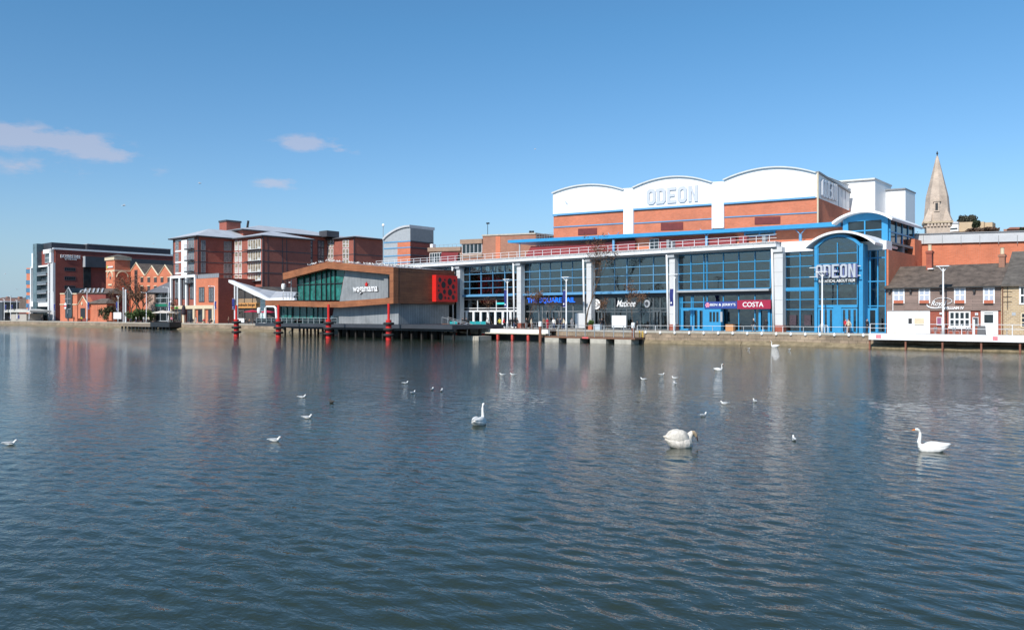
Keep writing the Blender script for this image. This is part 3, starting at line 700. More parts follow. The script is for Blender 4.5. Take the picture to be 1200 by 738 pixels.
for a, b, c, d, e in arcs:
    top = arcpx(a, b, c)
    w = MB().fpoly(seg(top+[e, d]), VH, VH+14.8).build('arched_cladding', CLAD, C)
    for k_ in range(1, 9):
        t_ = k_/9; xx = a[0]+(c[0]-a[0])*t_; yt_ = top[min(16, round(t_*16))][1]; yb_ = d[1]+(e[1]-d[1])*t_
        if k_ % 2: MB().fpoly(seg([(xx, yb_-1.5), (xx+.22, yb_-1.5), (xx+.22, yt_+1.2), (xx, yt_+1.2)]), VH-.012, VH-.002).build('sheet_joint', mat('sheet_joint', (.50, .50, .49), .6, .1), w)
    rim = [(x, y-.9) for x, y in top]
    MB().fpoly(seg([(rim[0][0]-1, rim[0][1]+1)]+rim+[(rim[-1][0]+1.2, rim[-1][1]+.8)]+[(x, y+.6) for x, y in top[::-1]]), VH-.35, VH+15.3).build('roof_edge', mat('roof_edge_grey', (.58, .59, .57), .6, .1), w)
    MB().fpoly(seg([(d[0], d[1]-1.2), (e[0], e[1]-1.2), (e[0], e[1]+.8), (d[0], d[1]+.8)]), VH-.12, VH-.003).build('blue_trim', BLUE2, w)
# white pilasters
for x0, x1, y0, y1 in ((731, 742.5, 221, 275), (834.5, 848.5, 213.5, 268)):
    MB().fpoly(seg([(x0, y0), (x1, y0-.8), (x1, y1-.8), (x0, y1)]), VH-.15, VH+14.9).build('pilaster', CLAD, C)
MB().fpoly(seg([(648, 265.8), (731, 261), (731, 262.2), (648, 267)]), VH+.08, VH+.195).fpoly(seg([(742.5, 261.2), (834.5, 255.6), (834.5, 256.8), (742.5, 262.4)]), VH+.08, VH+.195).fpoly(seg([(848.5, 254), (957, 248.2), (957, 249.4), (848.5, 255.2)]), VH+.08, VH+.195).build('blue_string_course', BLUE2, C)
for x0, x1, y0, y1 in ((677, 699, 268, 275.5), (774, 800, 261.3, 270), (884, 914, 254.5, 263)):
    MB().fpoly(seg([(x0, y0), (x1, y0-1), (x1, y1-1), (x0, y1)]), VH+.1, VH+.195).build('louvre_panel', mat('dark_red_louvre', (.16, .025, .022), .6, .2), C)
hz0, hz1 = fz(788, 238.2, VH), fz(788, 219.8, VH)
hl = block_word('ODEON', 'hall_lettering', mat('pale_grey_letters', (.52, .54, .58), .4, .05), C, (fu(758.5, VH), fu(818, VH), hz0, hz1), VH-.06, th=.14, sw=.32)
hl.data.transform(Matrix(((1,0,0,0),(0,1,0,0),(-.028,0,1,.028*(fu(788, VH)-ORG[C.name][0])),(0,0,0,1))))
# side face of the hall
hs = hu1
MB().spoly([sp(955.8+1.6, 201.8, hs), sp(994.9, 226, hs), sp(994.9, 247, hs), sp(957.4, 231.4, hs)], hs-.4, hs+.04).build('side_cladding', CLAD, C)
m = MB(); 
for t in lin(0, 1, 9)[6:-1]:
    x = 957.4+37*t; m.spoly([sp(x, 203+23*t, hs), sp(x+.35, 203.2+23*t, hs), sp(x+.35, 231.6+15.6*t, hs), sp(x, 231.4+15.6*t, hs)], hs+.045, hs+.08)
m.build('side_cladding_seam', LGREY, C)
MB().spoly([sp(957.4, 200.8, hs), sp(995.5, 225, hs), sp(995.5, 226.6, hs), sp(957.4, 202.6, hs)], hs-.2, hs+.3).build('side_roof_edge', GREY, C)
MB().tube([(hs+.15, VH-.05, 13), (hs+.15, VH-.05, fz(957, 203, VH))], .13, 8).build('downpipe', CREAM, C)
sl_ = block_word('ODEON', 'side_lettering', SIGNL, C, (sv(961.5, hs), sv(978.5, hs), sz(970, 233.5, hs), sz(970, 213.5, hs)), hs+.1, th=.3, face='s', sw=.34)
# white lift towers behind
lt = MB(); VL = 136.0
lt.fpoly([fp(975, 262, VL), fp(975, 217, VL), fp(1025, 213, VL), fp(1025, 262, VL)], VL, VL+1)
l = MB().fpoly([fp(978, 275, VL), fp(978, 213.5, VL), fp(1025.5, 210, VL), fp(1025.5, 275, VL)], VL, VL+9).build('plant_tower', CLAD, C)
u = fu(1025.5, VL)
m = MB(); zt_ = fz(1025.5, 210, VL); m.fpoly([fp(975, 214.4, VL), fp(975, 212.8, VL), fp(1026, 208.6, VL), fp(1026, 210.6, VL)], VL-.4, VL+9.4); m.build('tower_roof_edge', mat('roof_edge_grey', (.45, .46, .44)), l)
VL2 = 142.0
MB().fpoly([fp(1036, 275, VL2), fp(1036, 223.8, VL2), fp(1061, 222, VL2), fp(1061, 275, VL2)], VL2, VL2+6).build('plant_tower', CLAD, C)
MB().fpoly([fp(1035.5, 223.9, VL2), fp(1035.5, 222.3, VL2), fp(1061.5, 220.4, VL2), fp(1061.5, 222, VL2)], VL2-.3, VL2+6.4).build('tower_roof_edge', GREY, C)
MB().tube([(fu(1055, 150), 150, 20), (fu(1055, 150), 150, fz(1055, 252, 150))], .1, 6).build('vent_pipe', GREY, C)
def solid(name, mt, root, px0, px1, v, depth, ytop0, ytop1, z0=QZ, part='wall'):
    """box-like body: front face on plane v from px0 to px1, with sloping-in-picture top heights given at both ends"""
    u0, za = fp(px0, ytop0, v); u1, zb = fp(px1, ytop1, v)
    return MB().fpoly([(u0, z0), (u1, z0), (u1, zb), (u0, za)], v, v+depth).build(part, mt, root)
# ================================================================== blocks between the towers
B = thing('stair_tower', 'curved-roof stair tower in grey metal and orange brick stripes left of the long glass block', 'tower', (fu(465, 130), 130, QZ))
us1 = fu(481, 130)
solid('w', LGREY, B, 450, 481, 130, 7.5, 283, 283)
n = 12
top = []
for i in range(n+1):
    t = i/n; x = 450+31*t; top.append((x, 281.5-15.5*math.sin(t*math.pi/2)**.8 if t > 0 else 281.5))
MB().fpoly(P(top+[(481, 283.2), (450, 283.8)], 130), 130, 137.5).build('curved_gable', LGREY, B)
MB().fpoly(P([(x-.6, y-2) for x, y in top]+[(481.3, 263.5), (481.3, 267)]+[(x, y) for x, y in top[::-1]], 130), 129.6, 138).build('curved_roof', ZINC, B)
MB().fpoly(P([(466, 283), (481.1, 282), (481.1, 320), (466, 320)], 130), 129.95, 137.4).build('orange_brick_panel', ORANGE, B)
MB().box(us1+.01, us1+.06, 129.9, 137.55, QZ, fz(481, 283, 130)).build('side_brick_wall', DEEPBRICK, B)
m = MB()
for y0, y1 in ((284.5, 282.5), (291.5, 289.7), (300.5, 298.7), (308.5, 307)):
    m.fpoly(P([(450, y0-.6), (481.3, y1-.6), (481.3, y1+.6), (450, y0+.6)], 130), 129.88, 129.945)
m.build('blue_band', BLUE2, B)
m = MB()
for y1 in (282.5, 289.7, 298.7, 307): z = fz(481, y1, 130); m.box(us1+.062, us1+.1, 129.9, 137.6, z-.12, z+.12)
m.build('side_band', CHAR, B)
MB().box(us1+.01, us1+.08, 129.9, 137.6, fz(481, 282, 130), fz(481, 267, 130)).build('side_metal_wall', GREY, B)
a = thing('antenna_mast', 'thin rooftop mast with white dish left of the curved stair tower', 'mast', (fu(449, 140), 140, 14))
MB().tube([(fu(449, 140), 140, 14), (fu(449, 140), 140, fz(449, 265, 140))], .09, 6).build('mast', GALV, a)
MB().ell((fu(449.7, 140), 139.8, fz(449, 264, 140)), (.5, .25, .4)).build('dish', WHITE, a)

B = thing('office_block', 'low brown office block with roof plant beside the curved stair tower', 'building', (fu(520, 126), 126, QZ))
solid('w', PALEBRICK, B, 503, 541, 126, 12, 291.5, 290)
m = MB(); m.fpoly(P([(502.5, 290.3), (541, 289.3), (541, 294), (502.5, 295)], 126), 125.6, 126-.01); m.build('roof_band', mat('brown_concrete', (.30, .20, .14), .8, .15), B)
wpx(B, 504, 297, 518, 308, 126, nx=5, nz=1, name='window'); wpx(B, 530, 298, 540, 309, 126, nx=3, nz=1)
MB().fpoly(P([(515, 307), (518, 295.5), (537.5, 296), (535, 307)], 125.5), 125.4, 125.9).build('sloping_red_panel', REDD, B)
MB().box(fu(504, 127), fu(507, 127), 127, 128, 16, fz(505, 286, 127)).build('roof_unit', WHITE, B)
m = MB()
for x in range(505, 542, 5): m.box(fu(x, 127)-.02, fu(x, 127)+.02, 127, 127.05, 14, fz(x, 286.5, 127))
m.box(fu(505, 127), fu(541, 127), 127, 127.05, fz(520, 287, 127)-.03, fz(520, 287, 127)+.03); m.build('roof_railing', GALV, B)
B = thing('office_block', 'taller brown office block with ribbon window between low block and plain brick wall', 'building', (fu(553, 125), 125, QZ))
solid('w', PALEBRICK, B, 541, 565.5, 125, 12, 281.5, 280.5)
MB().fpoly(P([(540.5, 281), (566, 280), (566, 285.2), (540.5, 286)], 125), 124.6, 124.99).build('roof_band', MATS['brown_concrete'], B)
MB().fpoly(P([(540.5, 298), (566, 297), (566, 300.5), (540.5, 301.5)], 125), 124.6, 124.99).build('floor_band', MATS['brown_concrete'], B)
wpx(B, 542, 286.5, 565, 297.5, 125, nx=5, nz=1)
B = thing('office_block', 'plain pale brick block with one orange strip behind the white roof edge', 'building', (fu(596, 125), 125, QZ))
solid('w', PALEBRICK, B, 565.5, 628, 125, 12, 275.8, 273.4)
MB().fpoly(P([(565.3, 275.2), (628.3, 272.8), (628.3, 274.4), (565.3, 276.8)], 125), 124.8, 137.2).build('coping', CONC, B)
MB().fpoly(P([(581, 277), (586.5, 277), (586.5, 306), (581, 306)], 125), 124.94, 124.995).build('orange_strip', ORANGE, B)
m = MB(); m.tube([(fu(571.5, 126), 126, 16), (fu(571.5, 126), 126, fz(571, 262, 126))], .06, 6); m.box(fu(570.5, 126), fu(573, 126), 125.8, 126.2, fz(571, 262.6, 126), fz(571, 261, 126)); m.build('roof_lamp', BLACK, B)
for x in (620, 623): MB().box(fu(x, 126), fu(x+1.8, 126), 126, 126.3, fz(x, 274, 126), fz(x, 270.5, 126)).build('roof_floodlight', BLACK, B)
m = MB()
for x in range(629, 648, 3): m.box(fu(x, 125)-.03, fu(x, 125)+.03, 125, 125.06, 14, fz(x, 274, 125))
for y in (274, 277): m.box(fu(629, 125), fu(648, 125), 125, 125.05, fz(638, y, 125)-.03, fz(638, y, 125)+.03)
m.build('roof_railing', GALV, B)

# ================================================================== RIGHT: pub, stone house, brick range, spire, castle
K = thing('brick_range', 'long orange brick building with a pale grey metal roof band rising behind the pub', 'building', (fu(1100, 125), 125, QZ))
VK = 125.0
solid('w', ORANGE, K, 1046, 1235, VK, 25, 284.5, 280)
MB().fpoly(P([(1046, 276), (1235, 270.5), (1235, 282), (1046, 286.8)], VK), VK-.35, VK+25).build('metal_roof_band', mat('pale_roof_panels', (.50, .51, .52), .5, .08), K)
MB().fpoly(P([(1045, 275), (1236, 269.5), (1236, 270.6), (1045, 276.1)], VK), VK-.5, VK+25.2).build('roof_rim', GREY, K)
m = MB()
for x in range(1060, 1235, 22): u = fu(x, VK-.35); m.box(u, u+.06, VK-.38, VK-.352, fz(x, 286, VK), fz(x, 276, VK))
m.build('panel_joint', GREY, K)

VP = 107.9
PB = thing('pub', 'old pub with dark timber upper floor above brick and white walls, swirling sign', 'pub', (fu(1105, VP), VP, QZ))
p0, p1, pm = fu(1040, VP), fu(1173, VP), fu(1090, VP)
ze = 7.55; zm = fz(1090, 364, VP); zrg = 10.35
MB().box(p0, p1, VP, VP+10, QZ, ze).build('brick_wall', REDBRICK, PB)
MB().box(p0, pm, VP-.12, VP-.002, QZ, zm).build('white_rendered_wall', WHITE, PB)
MB().box(p0, p1, VP-.2, VP-.001, zm+.003, ze).build('timber_cladding', WOODD, PB)
MB().spoly([(VP-.6, ze-.05), (VP+5.2, zrg), (VP+11, ze-.05), (VP+11, ze-.25), (VP+5.2, zrg-.2), (VP-.6, ze-.25)], p0-.2, p1+.1).build('tiled_roof', SLATE, PB)
MB().spoly([(VP, ze-.1), (VP+5.2, zrg-.2), (VP+10, ze-.1)], p0+.05, p1-.05).build('gable_wall', REDBRICK, PB)
MB().box(p0-.2, p1, VP-.72, VP-.6, ze-.3, ze-.15).build('gutter', BLACK, PB)
def chimney(root, px, v, ybase, ytop, wpx_, m1, pot=1):
    u0, zt = fp(px-wpx_/2, ytop, v); u1 = fu(px+wpx_/2, v); zb = fz(px, ybase, v)
    c = MB().box(u0, u1, v-.4, v+.5, zb-1.5, zt).build('chimney', m1, root)
    MB().box(u0-.08, u1+.08, v-.48, v+.58, zt-.35, zt-.1).build('chimney_cap', m1, c)
    for k in range(pot): MB().lathe(((u0+u1)/2, v+.05, zt), [(.22, 0), (.2, .7), (.26, .8)], 10).build('chimney_pot', CREAM, c)
chimney(PB, 1089.5, VP+4.4, 312, 294, 6.5, REDBRICK)
m = MB().box(fu(1087, VP+3.4), fu(1093.5, VP+3.4), VP+3.4, VP+4.4, fz(1090, 315.5, VP+3.4), fz(1090, 314.2, VP+3.4)).build('lead_flashing', WHITE, PB)
for x0, x1 in ((1047.5, 1059.5), (1077.5, 1089.5), (1119, 1131), (1153, 1165)):
    u0, z1 = fp(x0, 337, VP-.2); u1 = fu(x1, VP-.2); z0 = fz(x0, 355, VP-.2)
    f = window(PB, u0, u1, z0, z1, VP-.2, nx=2, nz=2, t=.07, gm=mat('curtained_glass', (.42, .47, .56), .15, .15, 3))
    MB().box(u0+.05, u1-.05, VP-.5, VP-.3, z0-.05, z0+.32).build('window_box', mat('terracotta', (.45, .13, .07), .8, .15), f)
for x in (1043.5, 1068, 1103.5, 1142.5): MB().box(fu(x-1.2, VP), fu(x+1.5, VP), VP-.65, VP-.21, fz(x, 342.5, VP), fz(x, 340, VP)).build('flood_lamp', BLACK, PB)
MB().tube([(fu(1047, VP), VP-.25, 7.4), (fu(1047, VP), VP-.25, zm)], .05, 6).build('downpipe', WHITE, PB)
f = wpx(PB, 1113, 365.5, 1136.5, 382.5, VP, nx=4, nz=2, t=.08)
MB().box(fu(1112, VP), fu(1138, VP), VP-.35, VP-.003, fz(1124, 384.5, VP), fz(1124, 382.7, VP)).build('sill', WHITE, f)
for x in (1114.5, 1132.5): MB().box(fu(x, VP), fu(x+2.8, VP), VP-.052, VP-.0505, fz(x, 382, VP), fz(x, 366.5, VP)).build('curtain', REDD, f)
dr = MB().box(fu(1150, VP), fu(1170, VP), VP-.28, VP-.003, QZ, fz(1160, 364.5, VP)).build('door_surround', WHITE, PB)
MB().box(fu(1154, VP), fu(1164.5, VP), VP-.33, VP-.285, fz(1158, 378, VP), fz(1158, 368.5, VP)).build('door_glass', GLD, dr)
MB().box(fu(1154, VP), fu(1164.5, VP), VP-.33, VP-.285, fz(1158, 366.9, VP), fz(1158, 365.8, VP)).build('fanlight', GREY, dr)
for x0, y0, x1, y1, mm in ((1065, 373, 1069, 379, BLACK), (1072, 373, 1083, 380.5, CREAM), (1098, 371.5, 1104, 381, mat('purple_poster', (.25, .08, .16), .5, .3, 4)), (1140, 371.5, 1147, 381.5, CHAR), (1101.5, 366, 1105, 368.5, LGREY), (1143, 366.5, 1146.5, 369.5, LGREY)):
    nb = MB().box(fu(x0, VP), fu(x1, VP), VP-.2, VP-.125, fz(x0, y1, VP), fz(x0, y0, VP)).build('notice_board', WHITE if x0 > 1090 else mm, PB)
    MB().box(fu(x0+.6, VP), fu(x1-.6, VP), VP-.22, VP-.203, fz(x0, y1-.6, VP), fz(x0, y0+.6, VP)).build('poster', mm, nb)
MB().box(fu(1048, VP), fu(1063, VP), VP-.16, VP-.123, QZ, fz(1055, 369, VP)).build('garage_door', mat('off_white_door', (.72, .71, .66), .6, .04), PB)
# swirl sign
m = MB(); cx, cz = fu(1100, VP-.3), fz(1100, 355.5, VP)
def ring(rx, rz, a0, a1, r, ox=0, oz=0): return [( cx+ox+rx*math.cos(R(a)), VP-.32, cz+oz+rz*math.sin(R(a))) for a in range(a0, a1, 12)]
m.tube(ring(1.0, .40, -60, 200, 0, .45, .28), .035, 5); m.tube(ring(1.0, .40, 150, 330, 0, -.3, -.2), .045, 5); m.tube(ring(.8, .25, 170, 350, 0, -.4, -.25), .035, 5)
sw = m.build('swirl_sign', WHITE, PB)
lettering('Royal', 'script_lettering', WHITE, sw, 0, 0, 0, 0, VP-.3, th=.08, shear=.4, bold=.02, uz=(fu(1092, VP), fu(1110, VP), fz(1100, 360, VP), fz(1100, 352.5, VP)))
lettering('WILLIAM IV', 'lettering', WHITE, PB, 0, 0, 0, 0, VP-.25, th=.08, bold=.12, uz=(fu(1106, VP), fu(1130.5, VP), fz(1120, 362.5, VP), fz(1120, 359.2, VP)))
H = thing('stone_house', 'yellow stone house with tiled roof adjoining the pub at the right edge', 'house', (p1+6, VP, QZ))
h1 = fu(1245, VP)
MB().box(p1+.02, h1, VP-.15, VP+10, QZ, ze).build('stone_wall', YSTONE, H)
MB().spoly([(VP-.6, ze-.05), (VP+5.2, zrg), (VP+11, ze-.05), (VP+11, ze-.25), (VP+5.2, zrg-.2), (VP-.6, ze-.25)], p1+.11, h1).build('tiled_roof', SLATE2, H)
MB().spoly([(VP+4.5, zrg-1), (VP+8.5, zrg+1.55), (VP+13, zrg-1)], fu(1182, VP+6), h1+3).build('rear_roof', SLATE2, H)
MB().box(p1-.05, p1+.1, VP-.75, VP-.6, ze-.3, ze-.15).build('gutter', BLACK, H)
MB().tube([(p1+.2, VP-.25, ze-.2), (p1+.2, VP-.25, QZ)], .07, 6).build('downpipe', TIMB, H)
chimney(H, 1174.5, VP+4.4, 312, 298, 7, PALEBRICK)
wpx(H, 1195.5, 336, 1212, 356, VP-.15, nx=3, nz=2, t=.08); wpx(H, 1197, 367, 1215, 383, VP-.15, nx=3, nz=3, t=.06, fm=CREAM)
MB().box(fu(1186, VP), fu(1190.5, VP), VP-.2, VP-.153, fz(1188, 369.5, VP), fz(1188, 366, VP)).build('air_vent', LGREY, H)
m = MB(); bx = fu(1181, VP)
for z0, z1, du in ((4.6, 7.3, 0),): m.box(bx+du-.03, bx+du+.03, VP-.2, VP-.16, z0, z1)
for z in (5.5, 6.1, 6.7): m.box(bx-.45, bx+.45, VP-.2, VP-.16, z-.02, z+.02)
m.build('iron_wall_tie', BLACK, H)
# church spire
VC = 260.0; cu_, _ = fp(1098.3, 300, VC); 
S = thing('church_spire', 'pale stone octagonal church spire rising above the grey roof behind the pub', 'church spire', (cu_, VC, QZ))
zc = lambda y: fz(1098.3, y, VC)
rw = (fu(1112, VC)-fu(1085, VC))/2*1.0
scl = fY(1098, VC)/FPX
r8 = 14.6*scl; 
def oct_(mb, r0, z0, r1, z1, rot=22.5):
    a = [(cu_+r0*math.cos(R(rot+45*k)), VC+r0*math.sin(R(rot+45*k)), z0) for k in range(8)]; b = [(cu_+r1*math.cos(R(rot+45*k)), VC+r1*math.sin(R(rot+45*k)), z1) for k in range(8)]
    mb.add(a+b, [(k, (k+1) % 8, (k+1) % 8+8, k+8) for k in range(8)]+[list(range(8, 16)), list(range(7, -1, -1))])
m = MB(); oct_(m, r8, zc(261), r8*.83, zc(231)); oct_(m, r8*.83, zc(231), .25, zc(183)); m.build('spire', CSTONE, S)
sq = 12.2*scl
SROT = R(18)
def sqbox(mb, h, z0, z1, dx=0, dy=0, w2=None):
    w2 = w2 or h; c, s_ = math.cos(SROT), math.sin(SROT)
    pts = [(-h, -w2), (h, -w2), (h, w2), (-h, w2)]
    q = [(cu_+(x+dx)*c-(y+dy)*s_, VC+(x+dx)*s_+(y+dy)*c) for x, y in pts]; mb.hpoly(q, z0, z1)
m = MB(); sqbox(m, sq, QZ, zc(263)); m.build('tower', CSTONE, S)
m = MB(); sqbox(m, sq+.7, zc(262.8), zc(260.7)); m.build('parapet', mat('parapet_stone', (.45, .36, .25), .85, .2), S)
m = MB()
for sd_ in range(4):
    for k in range(7):
        o_ = (-1+2*(k+.5)/7)*sq; 
        dx, dy = ((o_, -sq-.25), (sq+.25, o_), (o_, sq+.25), (-sq-.25, o_))[sd_]
        sqbox(m, .28, zc(266.5), zc(262.8), dx, dy)
m.build('corbel_table', CSTONE, S)
for k in range(4):
    m = MB(); a = 45+90*k; dx, dy = sq*.85*math.sqrt(2)*math.cos(R(a)), sq*.85*math.sqrt(2)*math.sin(R(a))
    c, s_ = math.cos(SROT), math.sin(SROT); X, Y = cu_+dx*c-dy*s_, VC+dx*s_+dy*c
    m.add([(X-1.1, Y-1.1, zc(261)), (X+1.1, Y-1.1, zc(261)), (X+1.1, Y+1.1, zc(261)), (X-1.1, Y+1.1, zc(261)), (cu_+(X-cu_)*.45, VC+(Y-VC)*.45, zc(232))], [(0,1,4),(1,2,4),(2,3,4),(3,0,4),(3,2,1,0)])
    m.build('broach', CSTONE, S)
d = Vector((-W(cu_, VC).x, -W(cu_, VC).y)).normalized()
du, dv = UV(d.x, d.y)
m = MB(); bxu, bxv = cu_+du*r8*.8, VC+dv*r8*.8
m.box(bxu-.75, bxu+.75, bxv-.6, bxv+1.5, zc(249.5), zc(238)); m.add([(bxu-1, bxv-.8, zc(238)), (bxu+1, bxv-.8, zc(238)), (bxu, bxv-.8, zc(234)), (bxu-1, bxv+2, zc(238)), (bxu+1, bxv+2, zc(238)), (bxu, bxv+2, zc(234))], [(0,1,2),(3,5,4),(0,2,5,3),(1,4,5,2)])
l = m.build('lucarne', CSTONE, S); MB().box(bxu-.35, bxu+.35, bxv-.66, bxv-.605, zc(248), zc(239.5)).build('opening', BLACK, l)
MB().tube([(cu_, VC, zc(183)), (cu_, VC, zc(177.5))], .12, 6).ell((cu_, VC, zc(180)), (.28, .28, .35)).build('finial', BLACK, S)
# hill with castle walls
def hill(name, pts, v, depth, mt):
    m = MB(); q = P(pts, v); m.fpoly([(q[0][0], 0)]+q+[(q[-1][0], 0)], v, v+depth); o = m.build(name, mt); tag(o, kind='structure'); return o
GRS = mat('scrubby_hillside', (.13, .085, .055), .95, .4, .05, bump=.5)
nh = []
rnd = random.Random(4)
for i in range(50):
    x = 1108+i*3.0; nh.append((x, 272-3.0*math.exp(-((x-1152)/24)**2)+rnd.uniform(-.5, .5)))
hill('hill', nh, 430, 60, GRS)
cs = thing('castle_wall', 'pale stone castle wall with stepped end on the hill right of the spire', 'castle wall', (fu(1140, 440), 440, 30))
MB().fpoly(P([(1122.5, 275), (1122.5, 260.5), (1153, 259.8), (1153, 275)], 440), 440, 452).fpoly(P([(1153.1, 275), (1153.1, 261), (1163, 260.2), (1163, 275)], 442), 442, 450).build('stone_wall', mat('limestone', (.50, .38, .25), .85, .15, .3), cs)
hs_ = thing('hill_house', 'small white and grey house on the hill between the spire and castle wall', 'house', (fu(1118, 438), 438, 30))
MB().fpoly(P([(1112.5, 275), (1112.5, 262), (1123, 261.5), (1123, 275)], 438), 438, 448).build('wall', CLAD, hs_)
MB().fpoly(P([(1112, 262.3), (1113.5, 260), (1122.8, 259.8), (1123.3, 262)], 438), 437.5, 449).build('roof', ZINC, hs_)
MB().fpoly(P([(1113.5, 267.5), (1122, 267), (1122, 268.3), (1113.5, 268.8)], 437.8), 437.6, 437.9).build('window', GLD, hs_)
rf = thing('red_roofed_house', 'house with low reddish roof on the hill at the right edge', 'house', (fu(1190, 430), 430, 30))
MB().fpoly(P([(1176, 280), (1176, 268.5), (1215, 268), (1215, 280)], 428), 428, 440).build('wall', PALEBRICK, rf)
MB().fpoly(P([(1180, 268.7), (1184, 266.5), (1215, 266), (1216, 268.4)], 427.8), 427, 441).build('roof', mat('red_tiles', (.26, .11, .08), .85, .2), rf)
# ================================================================== APARTMENT BLOCK (brick towers with white strip)
AP = thing('apartment_block', 'tall brick apartment block with white central strip, balconies and grey roofs', 'building', (-218, 116, QZ))
VA, UA = 116.0, -218.3
ZA = fz(232, 277.5, VA)
UL = fu(203, VA)
va2 = 127.0; uc2 = fu(308, va2); vD = sv(364, uc2)
MB().box(UL, UA, VA, 145, QZ, ZA).build('front_wing_wall', APTBRICK, AP)
MB().box(UA, uc2, va2, vD, QZ, ZA-.1).build('middle_wing_wall', APTBRICK, AP)
UU = -221.0; vF = sv(384, UU); uG = fu(415, vF); vG = sv(449, uG)
ZU = fz(285, 270, 132); ZG = fz(415, 278.5, vF)
MB().box(-262, UU, 132, vF+12, QZ, ZU).build('rear_wing_wall', APTBRICK, AP)
MB().box(UU, uG, vF, vG, QZ, ZG).build('end_wing_wall', APTBRICK, AP)
DR = mat('dark_roof_edge', (.055, .055, .062), .6, .1)
def hip(name, u0, u1, v0, v1, z, h, over=1.0):
    e = MB().box(u0-over, u1+over, v0-over, v1+over, z, z+.35).build('eaves', DR, AP)
    a, b, c, d = u0-over+.1, u1+over-.1, v0-over+.1, v1+over-.1
    r = min(b-a, d-c)/2
    if b-a < d-c: rd = [((a+b)/2, c+r), ((a+b)/2, d-r)]
    else: rd = [(a+r, (c+d)/2), (b-r, (c+d)/2)]
    m = MB(); m.add([(a, c, z+.36), (b, c, z+.36), (b, d, z+.36), (a, d, z+.36), (*rd[0], z+h), (*rd[1], z+h)], [(0,1,4) if b-a < d-c else (0,1,5,4), (1,2,5,4) if b-a < d-c else (1,2,5), (2,3,5) if b-a < d-c else (2,3,4,5), (3,0,4,5) if b-a < d-c else (3,0,4), (3,2,1,0)])
    m.build(name, ZINC, AP)
hip('hipped_roof', UL, UA, VA, 145, ZA, 3.4, 1.1)
hip('hipped_roof', UA+.5, uc2, va2, vD, ZA-.1, 2.6, 1.0)
hip('hipped_roof', -250, UU, 132, vF+14, ZU, 3.8, 1.2)
hip('hipped_roof', UU, uG, vF, vG, ZG, 1.6, 1.0)
cu0, cz = fp(257, 261, 135); cu1 = fu(272, 135)
ch = MB().box(cu0, fu(265.5, 135), 135, 140, ZU-1, cz).build('roof_stack', APTBRICK, AP); MB().box(cu0-.2, fu(265.5, 135)+.2, 134.8, 140.2, cz, cz+.6).build('roof_stack_cap', DR, ch)
MB().box(fu(374, 160), fu(383, 160), 160, 165, ZU, ZU+2.0).build('roof_stack', DR, AP)
MB().tube([(fu(289, 136), 136, ZU), (fu(291, 136), 136, ZU+3.6)], .35, 8).build('vent_cowl', BLACK, AP)
# white strip + bands on the lit face
rows = [(281.3, 291.5), (294.6, 304.8), (307.6, 317.8), (320.8, 331)]
def zA(y, x=220): return fz(x, y, VA)
s0, s1 = fu(213.8, VA), fu(220.2, VA); 
m = MB(); m.box(s0, s1, VA-.35, VA-.003, zA(322), ZA-.4)
m.build('white_strip', CLAD, AP)
m = MB(); 
for y in (280.6, 293.2, 306.4, 319.4): 
    m.box(fu(206, VA), s0-.01, VA-.2, VA-.003, zA(y+.9), zA(y-.7)); m.box(s1+.01, fu(228, VA), VA-.2, VA-.003, zA(y+.9), zA(y-.7))
m.build('white_band', CLAD, AP)
BG = mat('bronze_glass', (.16, .17, .18), .08, .5, 2)
PALEP = mat('pale_spandrel', (.48, .50, .47), .5, .1)
WG = mat('curtained_window', (.27, .235, .18), .15, .75, 1.1)
for y0, y1 in rows:
    window(AP, fu(206, VA), fu(209.3, VA), zA(y1), zA(y0+1), VA, nx=1, nz=2, fm=LGREY, gm=BG, t=.07)
    w = window(AP, fu(221, VA), fu(227.6, VA), zA(y1), zA(y0+.5), VA, nx=3, nz=1, fm=LGREY, gm=BG, t=.07)
    b = MB(); a0, a1 = fu(220.6, VA), fu(228.4, VA); zb = zA(y1+.4)
    b.box(a0, a1, VA-1.3, VA-.21, zb-.35, zb); b2 = b.build('balcony', DR, AP)
    r = MB(); r.box(a0, a1, VA-1.3, VA-1.25, zb+1.05, zb+1.15)
    for u in lin(a0, a1, 12): r.box(u-.02, u+.02, VA-1.28, VA-1.25, zb, zb+1.05)
    r.build('railing', GREY, b2)
m = MB()
for x in (203.3, 229.8): m.box(fu(x, VA)-.12, fu(x, VA)+.12, VA-.12, VA-.003, QZ, ZA)
m.build('corner_strip', DR, AP)
m = MB()
for y in (293.9, 307, 320):
    z = zA(y, 232)
    for b_ in ((UL, fu(205.8, VA), VA-.06, VA-.004, z-.12, z+.12), (fu(228.6, VA), UA, VA-.06, VA-.004, z-.12, z+.12), (UA+.004, UA+.06, VA, va2, z-.13, z+.13), (UA+.062, uc2, va2-.06, va2-.004, z-.13, z+.13), (uc2+.004, uc2+.06, va2, vD, z-.13, z+.13),
        (UU+.004, UU+.06, vD, vF, z-.13+1.2, z+.13+1.2), (UU, uG, vF-.06, vF-.004, z+1.1, z+1.35), (uG+.004, uG+.06, vF, vG, z+1.1, z+1.35)):
        MB().box(*b_).build('floor_line', DR, AP)
m = MB()
for x in (314, 331, 336): v = sv(x, uc2); m.box(uc2+.004, uc2+.05, v-.1, v+.1, QZ, ZA-.2)
m.box(uc2-.15, uc2+.07, va2-.15, va2+.1, QZ, ZA-.1); m.box(UA-.15, UA+.1, VA-.13, VA+.1, QZ, ZA)
m.box(uG-.15, uG+.1, vF-.15, vF+.1, QZ, ZG)
m.build('movement_joint', DR, AP)
